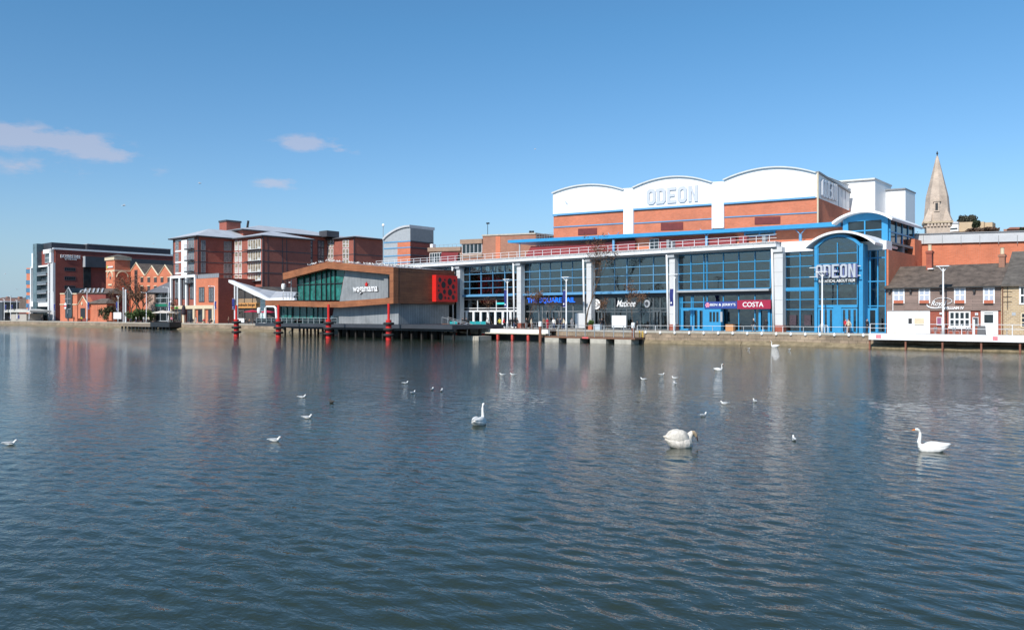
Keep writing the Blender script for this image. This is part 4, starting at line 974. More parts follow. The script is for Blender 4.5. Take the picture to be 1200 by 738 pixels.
for y0, y1 in rows:
    swpx(AP, 235.8, y0+.5, 240.5, y1+1.3, UA, nx=1, nz=2, fm=GREY, gm=BG, t=.07)
    swpx(AP, 262.5, y0+1.8, 266.8, y1+2, UA, nx=1, nz=2, fm=GREY, gm=BG, t=.07)
    swpx(AP, 267.3, y0+1.8, 271.4, y1+2, UA, nx=1, nz=2, fm=GREY, gm=BG, t=.07)
for k, (y0, y1) in enumerate([(282.3, 293.5), (295.7, 306.8), (308.8, 320), (322, 330)]):
    for x0, x1 in ((275.6, 279), (280.2, 283.4)):
        f = wpx(AP, x0, y0, x1, y1, va2, nx=1, nz=2, gm=WG, t=.07)
        MB().box(fu(x0, va2), fu(x1, va2), va2-.09, va2-.06, fz(x0, y1, va2), fz(x0, y1-(y1-y0)*.42, va2)).build('spandrel', PALEP, f)
    f = wpx(AP, 291, y0-.6, 305.6, y1-1, va2, nx=5, nz=1, gm=WG, t=.08)
    for x in (291.6, 302): MB().box(fu(x, va2), fu(x+3, va2), va2-.09, va2-.06, fz(x, y1-1.2, va2), fz(x, y1-4.5, va2)).build('spandrel', PALEP, f)
    b = MB().box(fu(289.8, va2), fu(306.4, va2), va2-1.1, va2-.12, fz(290, y1+.5, va2), fz(290, y1-.3, va2)).build('balcony_slab', DR, AP)
for k, (y0, y1) in enumerate([(283.5, 290.5), (292, 303.5), (305, 316)]):
    f = swpx(AP, 366.5-11.5, y0-2.5, 366, y1-2, UU, nx=2, nz=2, fm=DR, gm=BG, t=.12)
    f = swpx(AP, 372.5, y0-1.5, 379.5, y1-1, UU, nx=2, nz=1, fm=DR, gm=BG, t=.12)
for k, (y0, y1) in enumerate([(281.5, 290), (291.5, 303), (304, 314)]):
    for x0, x1 in ((384.6, 387.2), (388, 390.6), (402, 405), (405.8, 408.8)):
        f = wpx(AP, x0, y0, x1, y1, vF, nx=1, nz=2, gm=WG, t=.07)
# podium: white framed block, brick block with terrace
m = MB(); us = [fu(x, VA) for x in (202.5, 212.6, 220.8, 231.3)]; zt, zb = zA(322.5), zA(358)
m.box(us[0], us[3]+.3, VA-.9, VA-.36, zA(325.5), zt)
for u in (us[0], us[1], us[2]-.2, us[3]-.3): m.box(u, u+.75, VA-.9, VA-.36, zb, zA(325.5)-.003)
m.build('white_podium_frame', CLAD, AP)
for x0, x1 in ((205, 211.8), (214.5, 219.8), (223, 229)):
    wpx(AP, x0, 327, x1, 350, VA, nx=3, nz=1, fm=CHAR, gm=BG, t=.14)
m = MB(); u1p = fu(258, VA)
m.box(UA+.003, u1p, VA-.6, VA+14, QZ, fz(240, 326.5, VA)); pod = m.build('podium_wall', ORANGE, AP)
MB().box(u1p+.002, u1p+.05, VA-.6, VA+14, QZ, fz(240, 326.7, VA)).build('podium_shaded_side', DEEPBRICK, AP)  # same podium in darker brick, shade of this side put into the colour
m = MB(); zt = fz(240, 326.5, VA); m.box(UA+.3, u1p-.2, VA-.3, VA-.2, zt+1.2, zt+1.3)
for u in lin(UA+.3, u1p-.2, 10): m.box(u-.05, u+.05, VA-.3, VA-.2, zt, zt+1.2)
m.build('terrace_railing', GREY, AP); MB().box(UA+.3, u1p-.2, VA-.26, VA-.23, zt+.1, zt+1.15).build('terrace_screen', mat('grey_screen', (.25, .26, .28), .3, .1), AP)
for x0, x1 in ((233.5, 239.5), (245, 250.5)): wpx(AP, x0, 337, x1, 353.5, VA-.6, nx=3, nz=1, fm=CHAR, gm=BG, t=.12)
wpx(AP, 202.9+1.7, 362, 212.5, 375.5, VA, nx=2, nz=1, fm=CREAM, gm=BG, t=.12)
for x0, x1 in ((220, 229), (232.5, 240.5), (244.5, 251)): wpx(AP, x0, 363.5, x1, 377, VA-.62, nx=2, nz=1, fm=CHAR, gm=GLD, t=.12)
m = MB(); 
for x in (202.6, 217.5, 230, 241.5, 252.5): m.box(fu(x, VA), fu(x+2.0, VA), VA-1.1, VA-.65, QZ, zA(358)-.002)
m.box(fu(202.6, VA), fu(254.6, VA), VA-1.15, VA-.61, zA(362), zA(358))
m.build('stone_arcade', CREAM, AP)
MB().box(fu(205, VA), fu(209, VA), VA-1.25, VA-1.16, zA(361.5), zA(359.6)).build('red_sign', RED, AP)
MB().box(fu(209.2, VA), fu(213.2, VA), VA-1.25, VA-1.16, zA(361.5), zA(359.6)).build('green_sign', mat('green_sign', (.08, .35, .03), .5, .1), AP)

# burger restaurant under the swept canopy
BR = thing('restaurant', 'restaurant with bronze panels and orange sign board under a swept white canopy', 'restaurant', (fu(290, 121), 121, QZ))
VR = 121.0
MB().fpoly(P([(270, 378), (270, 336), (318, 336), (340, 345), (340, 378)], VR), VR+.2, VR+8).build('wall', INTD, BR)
m = MB(); m.fpoly(P([(277.5, 349), (307, 349), (307, 359), (277.5, 359)], VR), VR, VR+.19); m.build('bronze_panel', mat('bronze_panel', (.34, .24, .15), .35, .2, .5), BR)
m = MB(); grid_frame(m, [fu(x, VR) for x in (277.5, 286.5, 296, 307)], [QZ+.1, fz(290, 359, VR), fz(290, 349, VR), fz(290, 338, VR)], VR-.12, VR-.02, .09); m.build('mullion', CHAR, BR)
MB().box(fu(278, VR), fu(307, VR), VR-.25, VR-.13, fz(290, 361, VR), fz(290, 354.8, VR)).build('sign_board', mat('orange_wood', (.55, .27, .09), .5, .12), BR)
lettering('handmade burger co', 'lettering', BLACK, BR, 0, 0, 0, 0, VR-.26, th=.06, bold=.03, uz=(fu(278.6, VR), fu(304, VR), fz(290, 359.6, VR), fz(290, 355.5, VR)))
wpx(BR, 305.5, 350.5, 311, 378, VR-.5, nx=1, nz=6, fm=WHITE, gm=mat('pale_glass_blocks', (.45, .58, .58), .2, .15), t=.08)
VCN = 112.0
m = MB(); m.fpoly(P([(267.8, 328), (271, 328.5), (300, 342), (313, 349.5), (331, 348.6), (345, 349), (345, 351.6), (312, 351.8), (298, 346), (267.8, 330.8)], VCN), VCN, VCN+.8)
m.build('canopy_edge', WHITE, BR)
q = P([(269, 328.6), (300, 342.2), (313, 349.3), (340, 349)], VCN); q2 = P([(285, 334), (300, 338.5), (316, 341), (340, 342)], VCN+6)
m = MB(); m.add([(a, VCN+.8, b) for a, b in q]+[(a, VCN+8, b) for a, b in q2]+[(a, VCN+.8, b-.3) for a, b in q]+[(a, VCN+8, b-.3) for a, b in q2], [(0,1,5,4),(1,2,6,5),(2,3,7,6),(8,12,13,9),(9,13,14,10),(10,14,15,11)])
m.build('canopy_roof', ZINC, BR)
m = MB(); 
for x in (273.2, 276.3): m.tube([(fu(x, VCN), VCN+.5, QZ), (fu(x, VCN), VCN+.5, fz(x, 333, VCN))], .22, 8)
m.build('canopy_column', STEELW, BR)

# ================================================================== HOTEL far left
HT = thing('hotel', 'large dark red brick hotel with white framed balcony end at the far left', 'hotel', (-348, 124, QZ))
VH2, UH = 124.0, -347.7
def hz(y, x=62): return fz(x, y, VH2)
zt = hz(292.5)
vE = sv(205, UH)
MB().box(fu(41, VH2), UH, VH2+.3, vE, QZ, zt).build('brick_wall', DEEPBRICK, HT)
m = MB()
uh0, uh1 = fu(38.3, VH2), UH
W_ = CLAD
m.box(uh0, uh0+.9, VH2-1, VH2, QZ, hz(310)); m.box(fu(59, VH2), fu(59, VH2)+1.0, VH2-1, VH2, QZ, hz(309)); m.box(uh0, fu(59, VH2)+1, VH2-1, VH2, hz(312), hz(310)-.01)
m.box(fu(40, VH2), fu(42.5, VH2), VH2-1, VH2, hz(310)+.02, hz(294)); m.box(fu(60.8, VH2), fu(63, VH2), VH2-1, VH2, hz(308)+.02, hz(292.5)); m.box(fu(53.5, VH2), fu(63, VH2), VH2-1, VH2, hz(296.5), hz(291.8))
m.box(uh0+.1, fu(43, VH2), VH2-1.1, VH2, hz(359), hz(352.5)); m.box(fu(48, VH2), fu(58.9, VH2), VH2-1.1, VH2, hz(359), hz(352.5))
m.build('white_frame', CLAD, HT)
MB().box(UH-.4, UH+.25, VH2-.6, vE+.5, zt, zt+.7).build('white_parapet', CLAD, HT)
MB().box(fu(60.8, VH2), UH-.001, VH2-.6, VH2+.29, QZ, hz(308)).build('pale_corner_wall', PIER, HT)
m = MB(); m.box(fu(43.5, VH2), fu(48, VH2), VH2-1.6, VH2+3, QZ, hz(283.5)); m.build('glass_stair', mat('blue_grey_glass', (.10, .15, .17), .08, .4, .4), HT)
m = MB(); uT = fu(44, VH2+1); m.box(uT, UH-6, VH2+1, VH2+14, zt, hz(283)); m.build('dark_top_storey', CHAR, HT)
MB().box(UH-10, UH-4, VH2+14, vE, zt, zt+3.2).build('rooftop_plant_screen', CHAR, HT)
MB().box(UH-10.2, UH-3.6, VH2+13.9, vE+.2, zt+3.2, zt+3.5).build('rooftop_rim', LGREY, HT)
BGL = mat('balcony_glass', (.10, .13, .14), .1, .4)
for y0, y1 in ((313.5, 321), (324, 332), (334.5, 342.5), (345, 352.3)):
    w = wpx(HT, 48.6, y0, 58.6, y1, VH2+.2, nx=4, nz=2, fm=CHAR, gm=BGL, t=.15)
    b = MB().box(fu(48.2, VH2), fu(58.8, VH2), VH2-1.6, VH2-.01, hz(y1+1.3), hz(y1+.6)).build('balcony', LGREY, HT)
    MB().box(fu(48.2, VH2), fu(58.8, VH2), VH2-1.6, VH2-1.5, hz(y1+.6), hz(y1-3)).build('railing', mat('balcony_screen', (.12, .14, .16), .25, .3), b)
    wpx(HT, 39.6, y0, 43, y1, VH2+.1, nx=1, nz=2, fm=LGREY, gm=BGL, t=.25)
    m = MB()
wpx(HT, 53, 297.5, 60.4, 308, VH2+.2, nx=2, nz=2, fm=LGREY, gm=BGL, t=.15)
wpx(HT, 40, 359.6, 59, 373.5, VH2+.1, nx=6, nz=1, fm=CHAR, gm=GLD, t=.12)
lettering('hotel', 'small_lettering', GREY, HT, 0, 0, 0, 0, VH2-1.11, th=.05, uz=(fu(49.5, VH2), fu(57, VH2), hz(356.6), hz(355))) if False else None
for y0, y1, x0, x1 in ((313.5, 317, 75.8, 88), (324, 328, 75.8, 88), (334.8, 338.5, 75.8, 88)):
    swpx(HT, x0, y0, x1, y1, UH, nx=5, nz=1, fm=CHAR, gm=GLD, t=.12)
s = sp
m = MB(); m.box(UH+.005, UH+2.2, sv(98, UH), vE, sz(98, 313, UH), sz(98, 300.5, UH)); m.build('dark_projecting_bay', CHAR, HT)
MB().box(UH+.005, UH+2.25, sv(97, UH), sv(98, UH)-.01, sz(98, 313, UH), sz(98, 300.5, UH)).build('bay_end_trim', LGREY, HT)
MB().box(UH+.01, UH+.5, sv(97.5, UH), sv(106, UH), sz(98, 338, UH), sz(98, 313, UH)).build('glazed_slot', GLD, HT)
lettering('DOUBLETREE', 'lettering', WHITE, HT, 71, 298.2, 94, 302, UH+.1, th=.35, face='s', bold=.035)
lettering('BY HILTON', 'lettering', WHITE, HT, 76, 302.6, 89.5, 304.4, UH+.1, th=.3, face='s', bold=.035)
# striped office behind
OB = thing('striped_office', 'narrow office block with orange and blue glass stripes behind the white hotel frame', 'building', (fu(34, 150), 150, QZ))
MB().fpoly(P([(31, 378), (31, 314), (39, 314), (39, 378)], 150), 150, 158).build('wall', ORANGE, OB)
for y in (316, 329, 338, 346.5, 356): MB().fpoly(P([(30.9, y+4.3), (30.9, y-.5), (39, y-.5), (39, y+4.3)], 150), 149.8, 158.2).build('ribbon_window', mat('blue_window', (.05, .16, .28), .15, .3), OB)
# brick restaurant with glazed gable
RB = thing('brick_restaurant', 'low orange brick restaurant with glazed gable, dark roof and arched porch beside the hotel', 'restaurant', (fu(90, 117), 117, QZ))
V1 = 117.0
solid('w', ORANGE, RB, 70.5, 90.5, V1, 10, 344, 344)
solid('w', DEEPBRICK, RB, 90.5, 124, V1+2, 8, 344, 344)
MB().fpoly(P([(76.3, 372.5), (76.3, 345), (80.3, 337.2), (84.3, 345), (84.3, 372.5)], V1-.3), V1-.3, V1+6).build('glazed_gable', GLD, RB)
m = MB(); pts = [(75.6, 345), (80.3, 336.8), (84.8, 345)]
q = P(pts, V1-.4); m.tube([(q[0][0], V1-.4, q[0][1]), (q[1][0], V1-.4, q[1][1]), (q[2][0], V1-.4, q[2][1])], .2, 5); m.tube([(fu(80.3, V1), V1-.35, 2), (fu(80.3, V1), V1-.35, fz(80, 338, V1))], .12, 5)
for y in (350, 356, 362): m.tube([(fu(76.4, V1), V1-.35, fz(80, y, V1)), (fu(84.2, V1), V1-.35, fz(80, y, V1))], .09, 5)
m.build('gable_frame', LGREY, RB)
m = MB(); m.fpoly(P([(71, 343.5), (90.5, 343.5), (90.5, 344.8), (71, 344.8)], V1), V1-.25, V1-.003); m.fpoly(P([(70.6, 356), (76.2, 356), (76.2, 357.2), (70.6, 357.2)], V1), V1-.2, V1-.003).fpoly(P([(84.5, 356), (90.4, 356), (90.4, 357.2), (84.5, 357.2)], V1), V1-.2, V1-.003)
m.build('stone_band', CREAM, RB)
q = P([(84, 344), (81, 337.3), (123, 337.8), (125, 344)], V1+2)
m = MB(); m.add([(q[0][0], V1+1.5, q[0][1]), (q[3][0], V1+1.5, q[3][1]), (q[2][0], V1+6, q[2][1]), (q[1][0], V1+6, q[1][1]), (q[3][0], V1+10.5, q[3][1]), (q[0][0], V1+10.5, q[0][1])], [(0,1,2,3), (3,2,4,5), (0,3,5), (1,4,2)])
m.build('dark_roof', SLATE, RB)
for x in (88, 93, 98, 103, 108, 113, 118): 
    a, b = fp(x, 343, V1+1.7); a2, b2 = fp(x+1.5, 338.6, V1+5)
    MB().add([(a, V1+1.75, b+.12), (a+1.4, V1+1.75, b+.12), (a2+1.0, V1+5.2, b2+.3), (a2-.4, V1+5.2, b2+.3)], [(0,1,2,3)]).build('roof_light', LGREY, RB)
MB().fpoly(P([(91.5, 373), (91.5, 356), (96.8, 347.8), (102, 356), (102, 373)], V1-2.5), V1-2.5, V1-.01).build('porch', ORANGE, RB)
MB().fpoly(P([(94, 372.8), (94, 361), (99.6, 361), (99.6, 372.8)], V1-2.6), V1-2.56, V1-2.51).build('porch_opening', BLACK, RB)
m = MB(); q = P([(91, 356.5), (96.8, 347), (102.5, 356.5)], V1-2.7); m.tube([(a, V1-2.6, b) for a, b in q], .22, 5); c_ = fp(96, 355.5, V1-2.6); m.fpoly([(c_[0]+.6*math.cos(R(a)), c_[1]+.6*math.sin(R(a))) for a in range(0, 360, 30)], V1-2.7, V1-2.52); m.build('porch_trim', CREAM, RB)
MB().fpoly([(fu(79.7, V1)+1.0*math.cos(R(a)), fz(79, 358.5, V1)+1.2*math.sin(R(a))) for a in range(0, 360, 30)], V1-1, V1-.8).build('round_sign', WHITE, RB)
MB().box(fu(78, V1), fu(81.4, V1), V1-1.1, V1-1.01, fz(79, 359.3, V1), fz(79, 357.8, V1)).build('round_sign_band', RED, RB)
q = [fp(x, y, V1) for x, y in ((106, 356), (131, 357), (128, 350), (118, 350))]
m = MB(); m.add([(q[0][0], V1-2, q[0][1]), (q[1][0], V1-2, q[0][1]), (q[1][0], V1+1.9, q[0][1]), (q[0][0], V1+1.9, q[0][1]), (q[3][0], V1, q[3][1]), (q[2][0], V1, q[3][1])], [(0,1,5,4), (1,2,5), (2,3,4,5), (3,0,4), (3,2,1,0)]); m.build('hipped_roof', SLATE, RB)
m = MB(); m.box(q[0][0]+.6, q[1][0]-.6, V1-1.4, V1+1.9, QZ, q[0][1]-.02); m.build('side_wing', ORANGE, RB)
# campanile and gabled warehouse
TW = thing('brick_tower', 'square brick water-tower-like block with stone bands, blind arches and shallow pyramid roof', 'tower', (fu(130, 132), 132, QZ))
VT2 = 132.0; UT = fu(134.4, VT2); ut0 = fu(124.3, VT2); zt2 = fz(134, 304.5, VT2)
vt1 = sv(152.5, UT)
MB().box(ut0, UT, VT2, vt1, QZ, zt2).build('wall', ORANGE, TW)
MB().box(ut0-.4, UT+.4, VT2-.4, vt1+.4, zt2, zt2+1.2).build('cornice', CREAM, TW)
m = MB(); zz = zt2+1.2; m.add([(ut0-.6, VT2-.6, zz), (UT+.6, VT2-.6, zz), (UT+.6, vt1+.6, zz), (ut0-.6, vt1+.6, zz), ((ut0+UT)/2, (VT2+vt1)/2, fz(139, 298, VT2+3))], [(0,1,4),(1,2,4),(2,3,4),(3,0,4),(3,2,1,0)]); m.build('pyramid_roof', SLATE2, TW)
m = MB(); z = fz(134, 317, VT2); m.box(ut0-.05, UT+.08, VT2-.1, vt1+.1, z-.3, z+.3)
m.build('stone_band', CREAM, TW)
m = MB(); uc = (ut0+UT)/2
for rad, zc_ in ((2.4, fz(130, 325, VT2)),): m.tube([(uc+rad*math.cos(R(a)), VT2-.1, zc_+rad*math.sin(R(a))) for a in range(0, 181, 20)], .28, 5)
m.tube([(UT+.1, (VT2+vt1)/2+2.2*math.cos(R(a)), fz(130, 325, VT2)+2.2*math.sin(R(a))) for a in range(0, 181, 20)], .25, 5)
m.box(uc-1.7, uc+1.7, VT2-.2, VT2-.01, fz(130, 334.5, VT2), fz(130, 332.5, VT2)); m.box(uc-.8, uc+.8, VT2-.2, VT2-.01, fz(130, 342, VT2), fz(130, 340, VT2))
m.build('blind_arch', CREAM, TW)
MB().box(fu(127, VT2), fu(133, VT2), VT2-.3, VT2-.12, fz(130, 313.6, VT2), fz(130, 312, VT2)).build('sign_panel', WHITE, TW)
MB().box(fu(126, VT2), fu(127, VT2), VT2-.3, VT2-.12, fz(130, 314.2, VT2), fz(130, 311, VT2)).build('yellow_green_sign', mat('lime_sign', (.35, .55, .05), .5, .1), TW)
for y in (325, 333.5): MB().box(uc-.5, uc+.5, VT2-.06, VT2-.004, fz(130, y+2, VT2), fz(130, y-1, VT2)).build('window', GLD, TW)
GW = thing('gabled_warehouse', 'converted brick warehouse with a row of steep gables edged in pale stone', 'warehouse', (fu(160, 138), 138, QZ))
VG = 138.0
g = [(142.3, 315.2, 322, 148.5, 323, 142), (149, 323, 159.6, 308.2, 169.7, 323.5), (170.5, 323, 178, 312, 185.4, 322), (185.8, 322, 193.6, 311, 204, 324)]
solid('w', ORANGE, GW, 142, 204, VG, 14, 323, 323)
def gable(l, pk, r, part='gable'):
    o_ = MB().fpoly(P([l, pk, r], VG), VG, VG+.5).build(part, ORANGE, GW)
    q = P([l, pk, r], VG); MB().tube([(a, VG-.05, b+.1) for a, b in q], .3, 5).build('stone_coping', CREAM, o_)
    # ridge roof running back
    m = MB(); 
    m.add([(q[0][0], VG+.3, q[0][1]-.1), (q[1][0], VG+.3, q[1][1]-.1), (q[2][0], VG+.3, q[2][1]-.1), (q[0][0], VG+14, q[0][1]-.1), (q[1][0], VG+14, q[1][1]-.1), (q[2][0], VG+14, q[2][1]-.1)], [(0,1,4,3),(1,2,5,4),(3,4,5)])
    m.build('roof', SLATE, o_)
gable((142, 322.5), (142.6, 315), (149, 323.3)); gable((149.2, 323.3), (159.6, 308.2), (169.8, 323.3)); gable((170.2, 323.3), (178, 312), (185.5, 322.8)); gable((185.8, 322.8), (193.5, 311), (202, 323))
for x in (145, 152, 166.5, 174.5, 182.3, 190, 198): 
    for y in (327.5, 337.5, 346): 
        f = wpx(GW, x-1.4, y-2.2, x+1.5, y+3, VG, nx=1, nz=2, fm=mat('brown_frame', (.12, .06, .05)), gm=GLD, t=.12); MB().box(fu(x-1.7, VG), fu(x+1.8, VG), VG-.25, VG-.003, fz(x, y-2.2, VG), fz(x, y-3.1, VG)).build('lintel', CREAM, f)
wpx(GW, 158, 317, 161, 350, VG, nx=1, nz=6, fm=mat('brown_frame', (.12, .06, .05)), gm=GLD, t=.2)
# glass-fronted bar with hipped roof
GB = thing('lakeside_bar', 'low bar with stone pier, dark glazed front, green sign strip and grey pitched roof', 'bar', (fu(188, 117.5), 117.5, QZ))
VB2 = 117.5
solid('w', brick('pinkish_stone', (.45, .26, .2), (.33, .18, .14), (.5, .4, .32), w=.6, h=.3, ms=.05), GB, 172.5, 180.8, VB2, 5, 343, 343)
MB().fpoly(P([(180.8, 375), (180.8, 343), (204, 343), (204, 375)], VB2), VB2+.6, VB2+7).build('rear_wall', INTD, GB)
m = MB(); m.add([(fu(172, VB2), VB2-.8, fz(172, 342.8, VB2)), (fu(205, VB2), VB2-.8, fz(205, 343, VB2)), (fu(204.5, VB2+5), VB2+5, fz(203, 328, VB2+5)), (fu(201, VB2+5), VB2+5, fz(201, 329, VB2+5)), (fu(172, VB2+9), VB2+9, fz(172, 342.8, VB2)), (fu(205, VB2+9), VB2+9, fz(205, 343, VB2))], [(0,1,2,3), (0,3,4), (3,2,5,4), (1,5,2), (0,4,5,1)]); m.build('pitched_roof', ZINC if False else mat('grey_roof_sheet', (.14, .14, .15), .7, .15), GB)
wpx(GB, 181, 343.4, 203, 355.5, VB2+.6, nx=3, nz=2, fm=LGREY, gm=GLD, t=.12); wpx(GB, 181, 359.5, 203, 376, VB2+.6, nx=3, nz=1, fm=LGREY, gm=GLD, t=.12)
MB().box(fu(181, VB2), fu(204, VB2), VB2+.2, VB2+.5, fz(190, 359, VB2), fz(190, 356, VB2)).build('green_sign_strip', mat('green_paint', (.01, .17, .10), .5, .1), GB)
# distant houses at far left
HB = thing('distant_houses', 'brown tiled terrace of distant houses at the far left edge', 'houses', (fu(10, 200), 200, QZ))
V9 = 200.0
solid('w', PALEBRICK, HB, -14, 40, V9, 14, 362, 362)
m = MB(); q = P([(-15, 362), (-12, 352), (4, 348.5), (10, 350), (30, 350), (41, 362)], V9); m.fpoly(q, V9-.5, V9+15); m.build('roof', mat('brown_roof', (.15, .085, .07), .85, .2), HB)
for x in (3, 17): MB().fpoly(P([(x, 352), (x, 347.5), (x+2, 347.5), (x+2, 352)], V9), V9+2, V9+4).build('chimney', PALEBRICK, HB)
HC = thing('slate_roofed_house', 'distant house with grey sloping slate roof just left of the striped office', 'house', (fu(26, 170), 170, QZ))
solid('w', DEEPBRICK, HC, 20, 33, 170, 10, 366, 366); MB().fpoly(P([(19, 366), (22, 353), (32, 347.5), (34, 366)], 170), 169.6, 181).build('roof', SLATE, HC)
KI = thing('lakeside_kiosk', 'low pale flat-roofed kiosk by the far quay at the left', 'kiosk', (fu(24, 114), 114, QZ))
solid('w', mat('pale_render', (.40, .37, .33), .8, .1), KI, 12.5, 31, 114.5, 6, 367.5, 367.5)
MB().fpoly(P([(4, 366), (4, 363.3), (24, 362), (37, 363.8), (37, 366)], 114), 113.5, 121).build('flat_roof', mat('off_white_roof', (.55, .53, .48), .6, .1), KI)
MB().fpoly(P([(21, 373.3), (21, 369), (22.6, 369), (22.6, 373.3)], 114.4), 114.4, 114.49).build('door', NAVY, KI)
DB = thing('dark_shed', 'small dark building cut by the left edge of the picture', 'shed', (fu(-2, 113), 113, QZ))
solid('w', CHAR, DB, -25, 3, 113, 6, 353, 354); MB().fpoly(P([(-26, 353), (-26, 352), (3.5, 353), (3.5, 354)], 113), 112.7, 119.3).build('roof', ZINC, DB)
# ================================================================== PAVILION on stilts
PV = thing('waterside_pavilion', 'timber and grey metal restaurant pavilion with angular roof standing over the water', 'restaurant', (-103, 90, 2.4))
VW = 90.0; DZ = 2.4
uR = fu(460.8, VW); vB = sv(533, uR)
def q(l, v=VW): return P(l, v)
# front timber ring
topl = [(331.3, 320), (383, 306.8), (461, 313)]
roofb = [(456.5, 321.5), (383, 314.5), (331.3, 328)]
MB().fpoly(q(topl+[(461, 322)]+roofb[:1]+roofb[1:]), VW, VW+1.1).build('timber_roof_edge', WOODR, PV)
MB().fpoly(q([(456.5, 321.5), (461, 322), (461, 348.6), (456.5, 348.8)]), VW+.002, VW+1.1).build('timber_upright', WOODR, PV)
MB().fpoly(q([(461, 348.6), (461, 355.5), (400, 360.2), (385, 360), (311, 358), (311, 352), (385, 353.6), (400, 353)]), VW, VW+1.1).build('timber_lower_band', WOODR, PV)
zlo, zhi = fz(461, 355.5, VW), fz(461, 313, VW)
# roof sheet (two slopes) 
a = q([(331.3, 320.3), (383, 307), (461, 313.2)]); 
m = MB(); m.add([(a[0][0], VW+1, a[0][1]), (a[1][0], VW+1, a[1][1]), (a[2][0], VW+1, a[2][1]), (a[0][0]+2, VW+12, a[0][1]-.5), (a[1][0], VW+14, a[1][1]), (a[2][0], vB, a[2][1]),
    (a[0][0], VW+1, a[0][1]-.5), (a[1][0], VW+1, a[1][1]-.5), (a[2][0], VW+1, a[2][1]-.5), (a[0][0]+2, VW+12, a[0][1]-1), (a[1][0], VW+14, a[1][1]-.5), (a[2][0], vB, a[2][1]-.5)],
    [(0,1,4,3), (1,2,5,4), (6,9,10,7), (7,10,11,8), (0,3,9,6), (3,4,10,9), (4,5,11,10)]); m.build('roof', ZINC, PV)
# side timber face
MB().box(uR-.8, uR, VW+1.103, vB, zlo, zhi).build('timber_side_wall', planks('shaded_timber_cladding', (.25, .10, .045), (.16, .062, .03), (.06, .025, .012)), PV)  # darker copy of the ring timber, side shade painted into its colour
# grey seam walls
MB().fpoly(q([(398, 353), (405, 314), (457, 320), (457, 349)], VW+1.6), VW+1.6, VW+2.0).build('grey_metal_wall', SEAM, PV)
MB().box(fu(452.5, VW+1.6), fu(457.3, VW+1.6), VW+1.1, VW+1.59, fz(455, 348.7, VW+1.6), fz(455, 324.5, VW+1.6)).build('recess_return', GREY, PV)
u1 = fu(388.5, VW+2.2); uc = fu(467, VW+2.2)
MB().fpoly([(u1, DZ), (uc, DZ), (uc, zlo-.0), (u1+.9, zlo+.3)], VW+2.2, VW+2.6).build('lower_metal_wall', SEAM, PV)
MB().box(uc-.4, uc, VW+2.61, sv(526, uc), DZ, zlo+.05).build('lower_side_wall', SEAM, PV)
MB().box(fu(389, VW+3), uR-.82, VW+2.7, vB, zlo-.1, zlo+.02).build('underside', CHAR, PV)
MB().fpoly(q([(312, 357), (398, 359), (400, 354.5), (312, 353)], VW+1.2), VW+1.11, VW+12).build('upper_floor_slab', CHAR, PV)
# glazing upper
m = MB(); ga = [(349, 351.5), (349, 324.5), (383, 315.5), (404, 316.5), (398, 351.5)]
gl = MB().fpoly(q(ga, VW+1.8), VW+1.8, VW+1.84).build('upper_glazing', GLG, PV)
for x, yt in ((349, 324.5), (356.5, 322.5), (363.5, 320.5), (370.3, 318.7), (377.2, 317), (382.8, 315.6), (388, 316), (393, 316.2)):
    u, z = fp(x, yt, VW+1.75); m.box(u-.07, u+.07, VW+1.55, VW+1.79, fz(x, 351.5, VW+1.75), z)
z = fz(370, 333, VW+1.7); m.box(fu(349, VW+1.7), fu(401, VW+1.7), VW+1.56, VW+1.78, z-.06, z+.06)
m.build('mullion', BLACK, gl)
MB().box(fu(349, VW), fu(398, VW), VW+5, VW+5.1, fz(370, 352, VW), fz(370, 322, VW)).build('interior_wall', CHAR, PV) if False else None
# lower glazing
gl = MB().fpoly(q([(329, 381), (329, 358), (384.5, 360), (384.5, 381)], VW+2.6), VW+2.6, VW+2.64).build('lower_glazing', mat('green_glass_dark', (.03, .13, .12), .08, .6, .7), PV)
m = MB()
for x in (329, 336, 343, 351, 359, 365, 372, 378, 384): u = fu(x, VW+2.5); m.box(u-.06, u+.06, VW+2.45, VW+2.59, DZ, fz(x, 359.5, VW+2.5))
m.build('mullion', BLACK, gl)
for x in (333.5, 339, 364): MB().box(fu(x, VW+2.5), fu(x+3, VW+2.5), VW+2.4, VW+2.44, DZ+.1, fz(x, 361, VW+2.5)).build('green_pane', GLG, gl)
# sign
lettering('wagamama', 'lettering_return_or_shadow', BLACK, PV, 0, 0, 0, 0, VW+1.58, th=.02, bold=.12, space=1.0, uz=(fu(414, VW+1.5)+.02, fu(442.7, VW+1.5)+.13, fz(428, 344.8, VW+1.5)-.05, fz(428, 336, VW+1.5)-.02))  # black offset copy paints the shadow of the white letters
lettering('wagamama', 'lettering', WHITE, PV, 0, 0, 0, 0, VW+1.48, th=.08, bold=.05, space=1.0, uz=(fu(414, VW+1.5), fu(442.7, VW+1.5), fz(428, 344.5, VW+1.5), fz(428, 336, VW+1.5)))
st = MB(); us_, zs_ = fp(429.7, 333.2, VW+1.5)
pts = []
for k in range(10):
    r_ = .42 if k % 2 == 0 else .2; pts.append((us_+r_*math.sin(k*math.pi/5), zs_+r_*math.cos(k*math.pi/5)))
st.fpoly(pts, VW+1.35, VW+1.55).build('red_star', RED, PV)
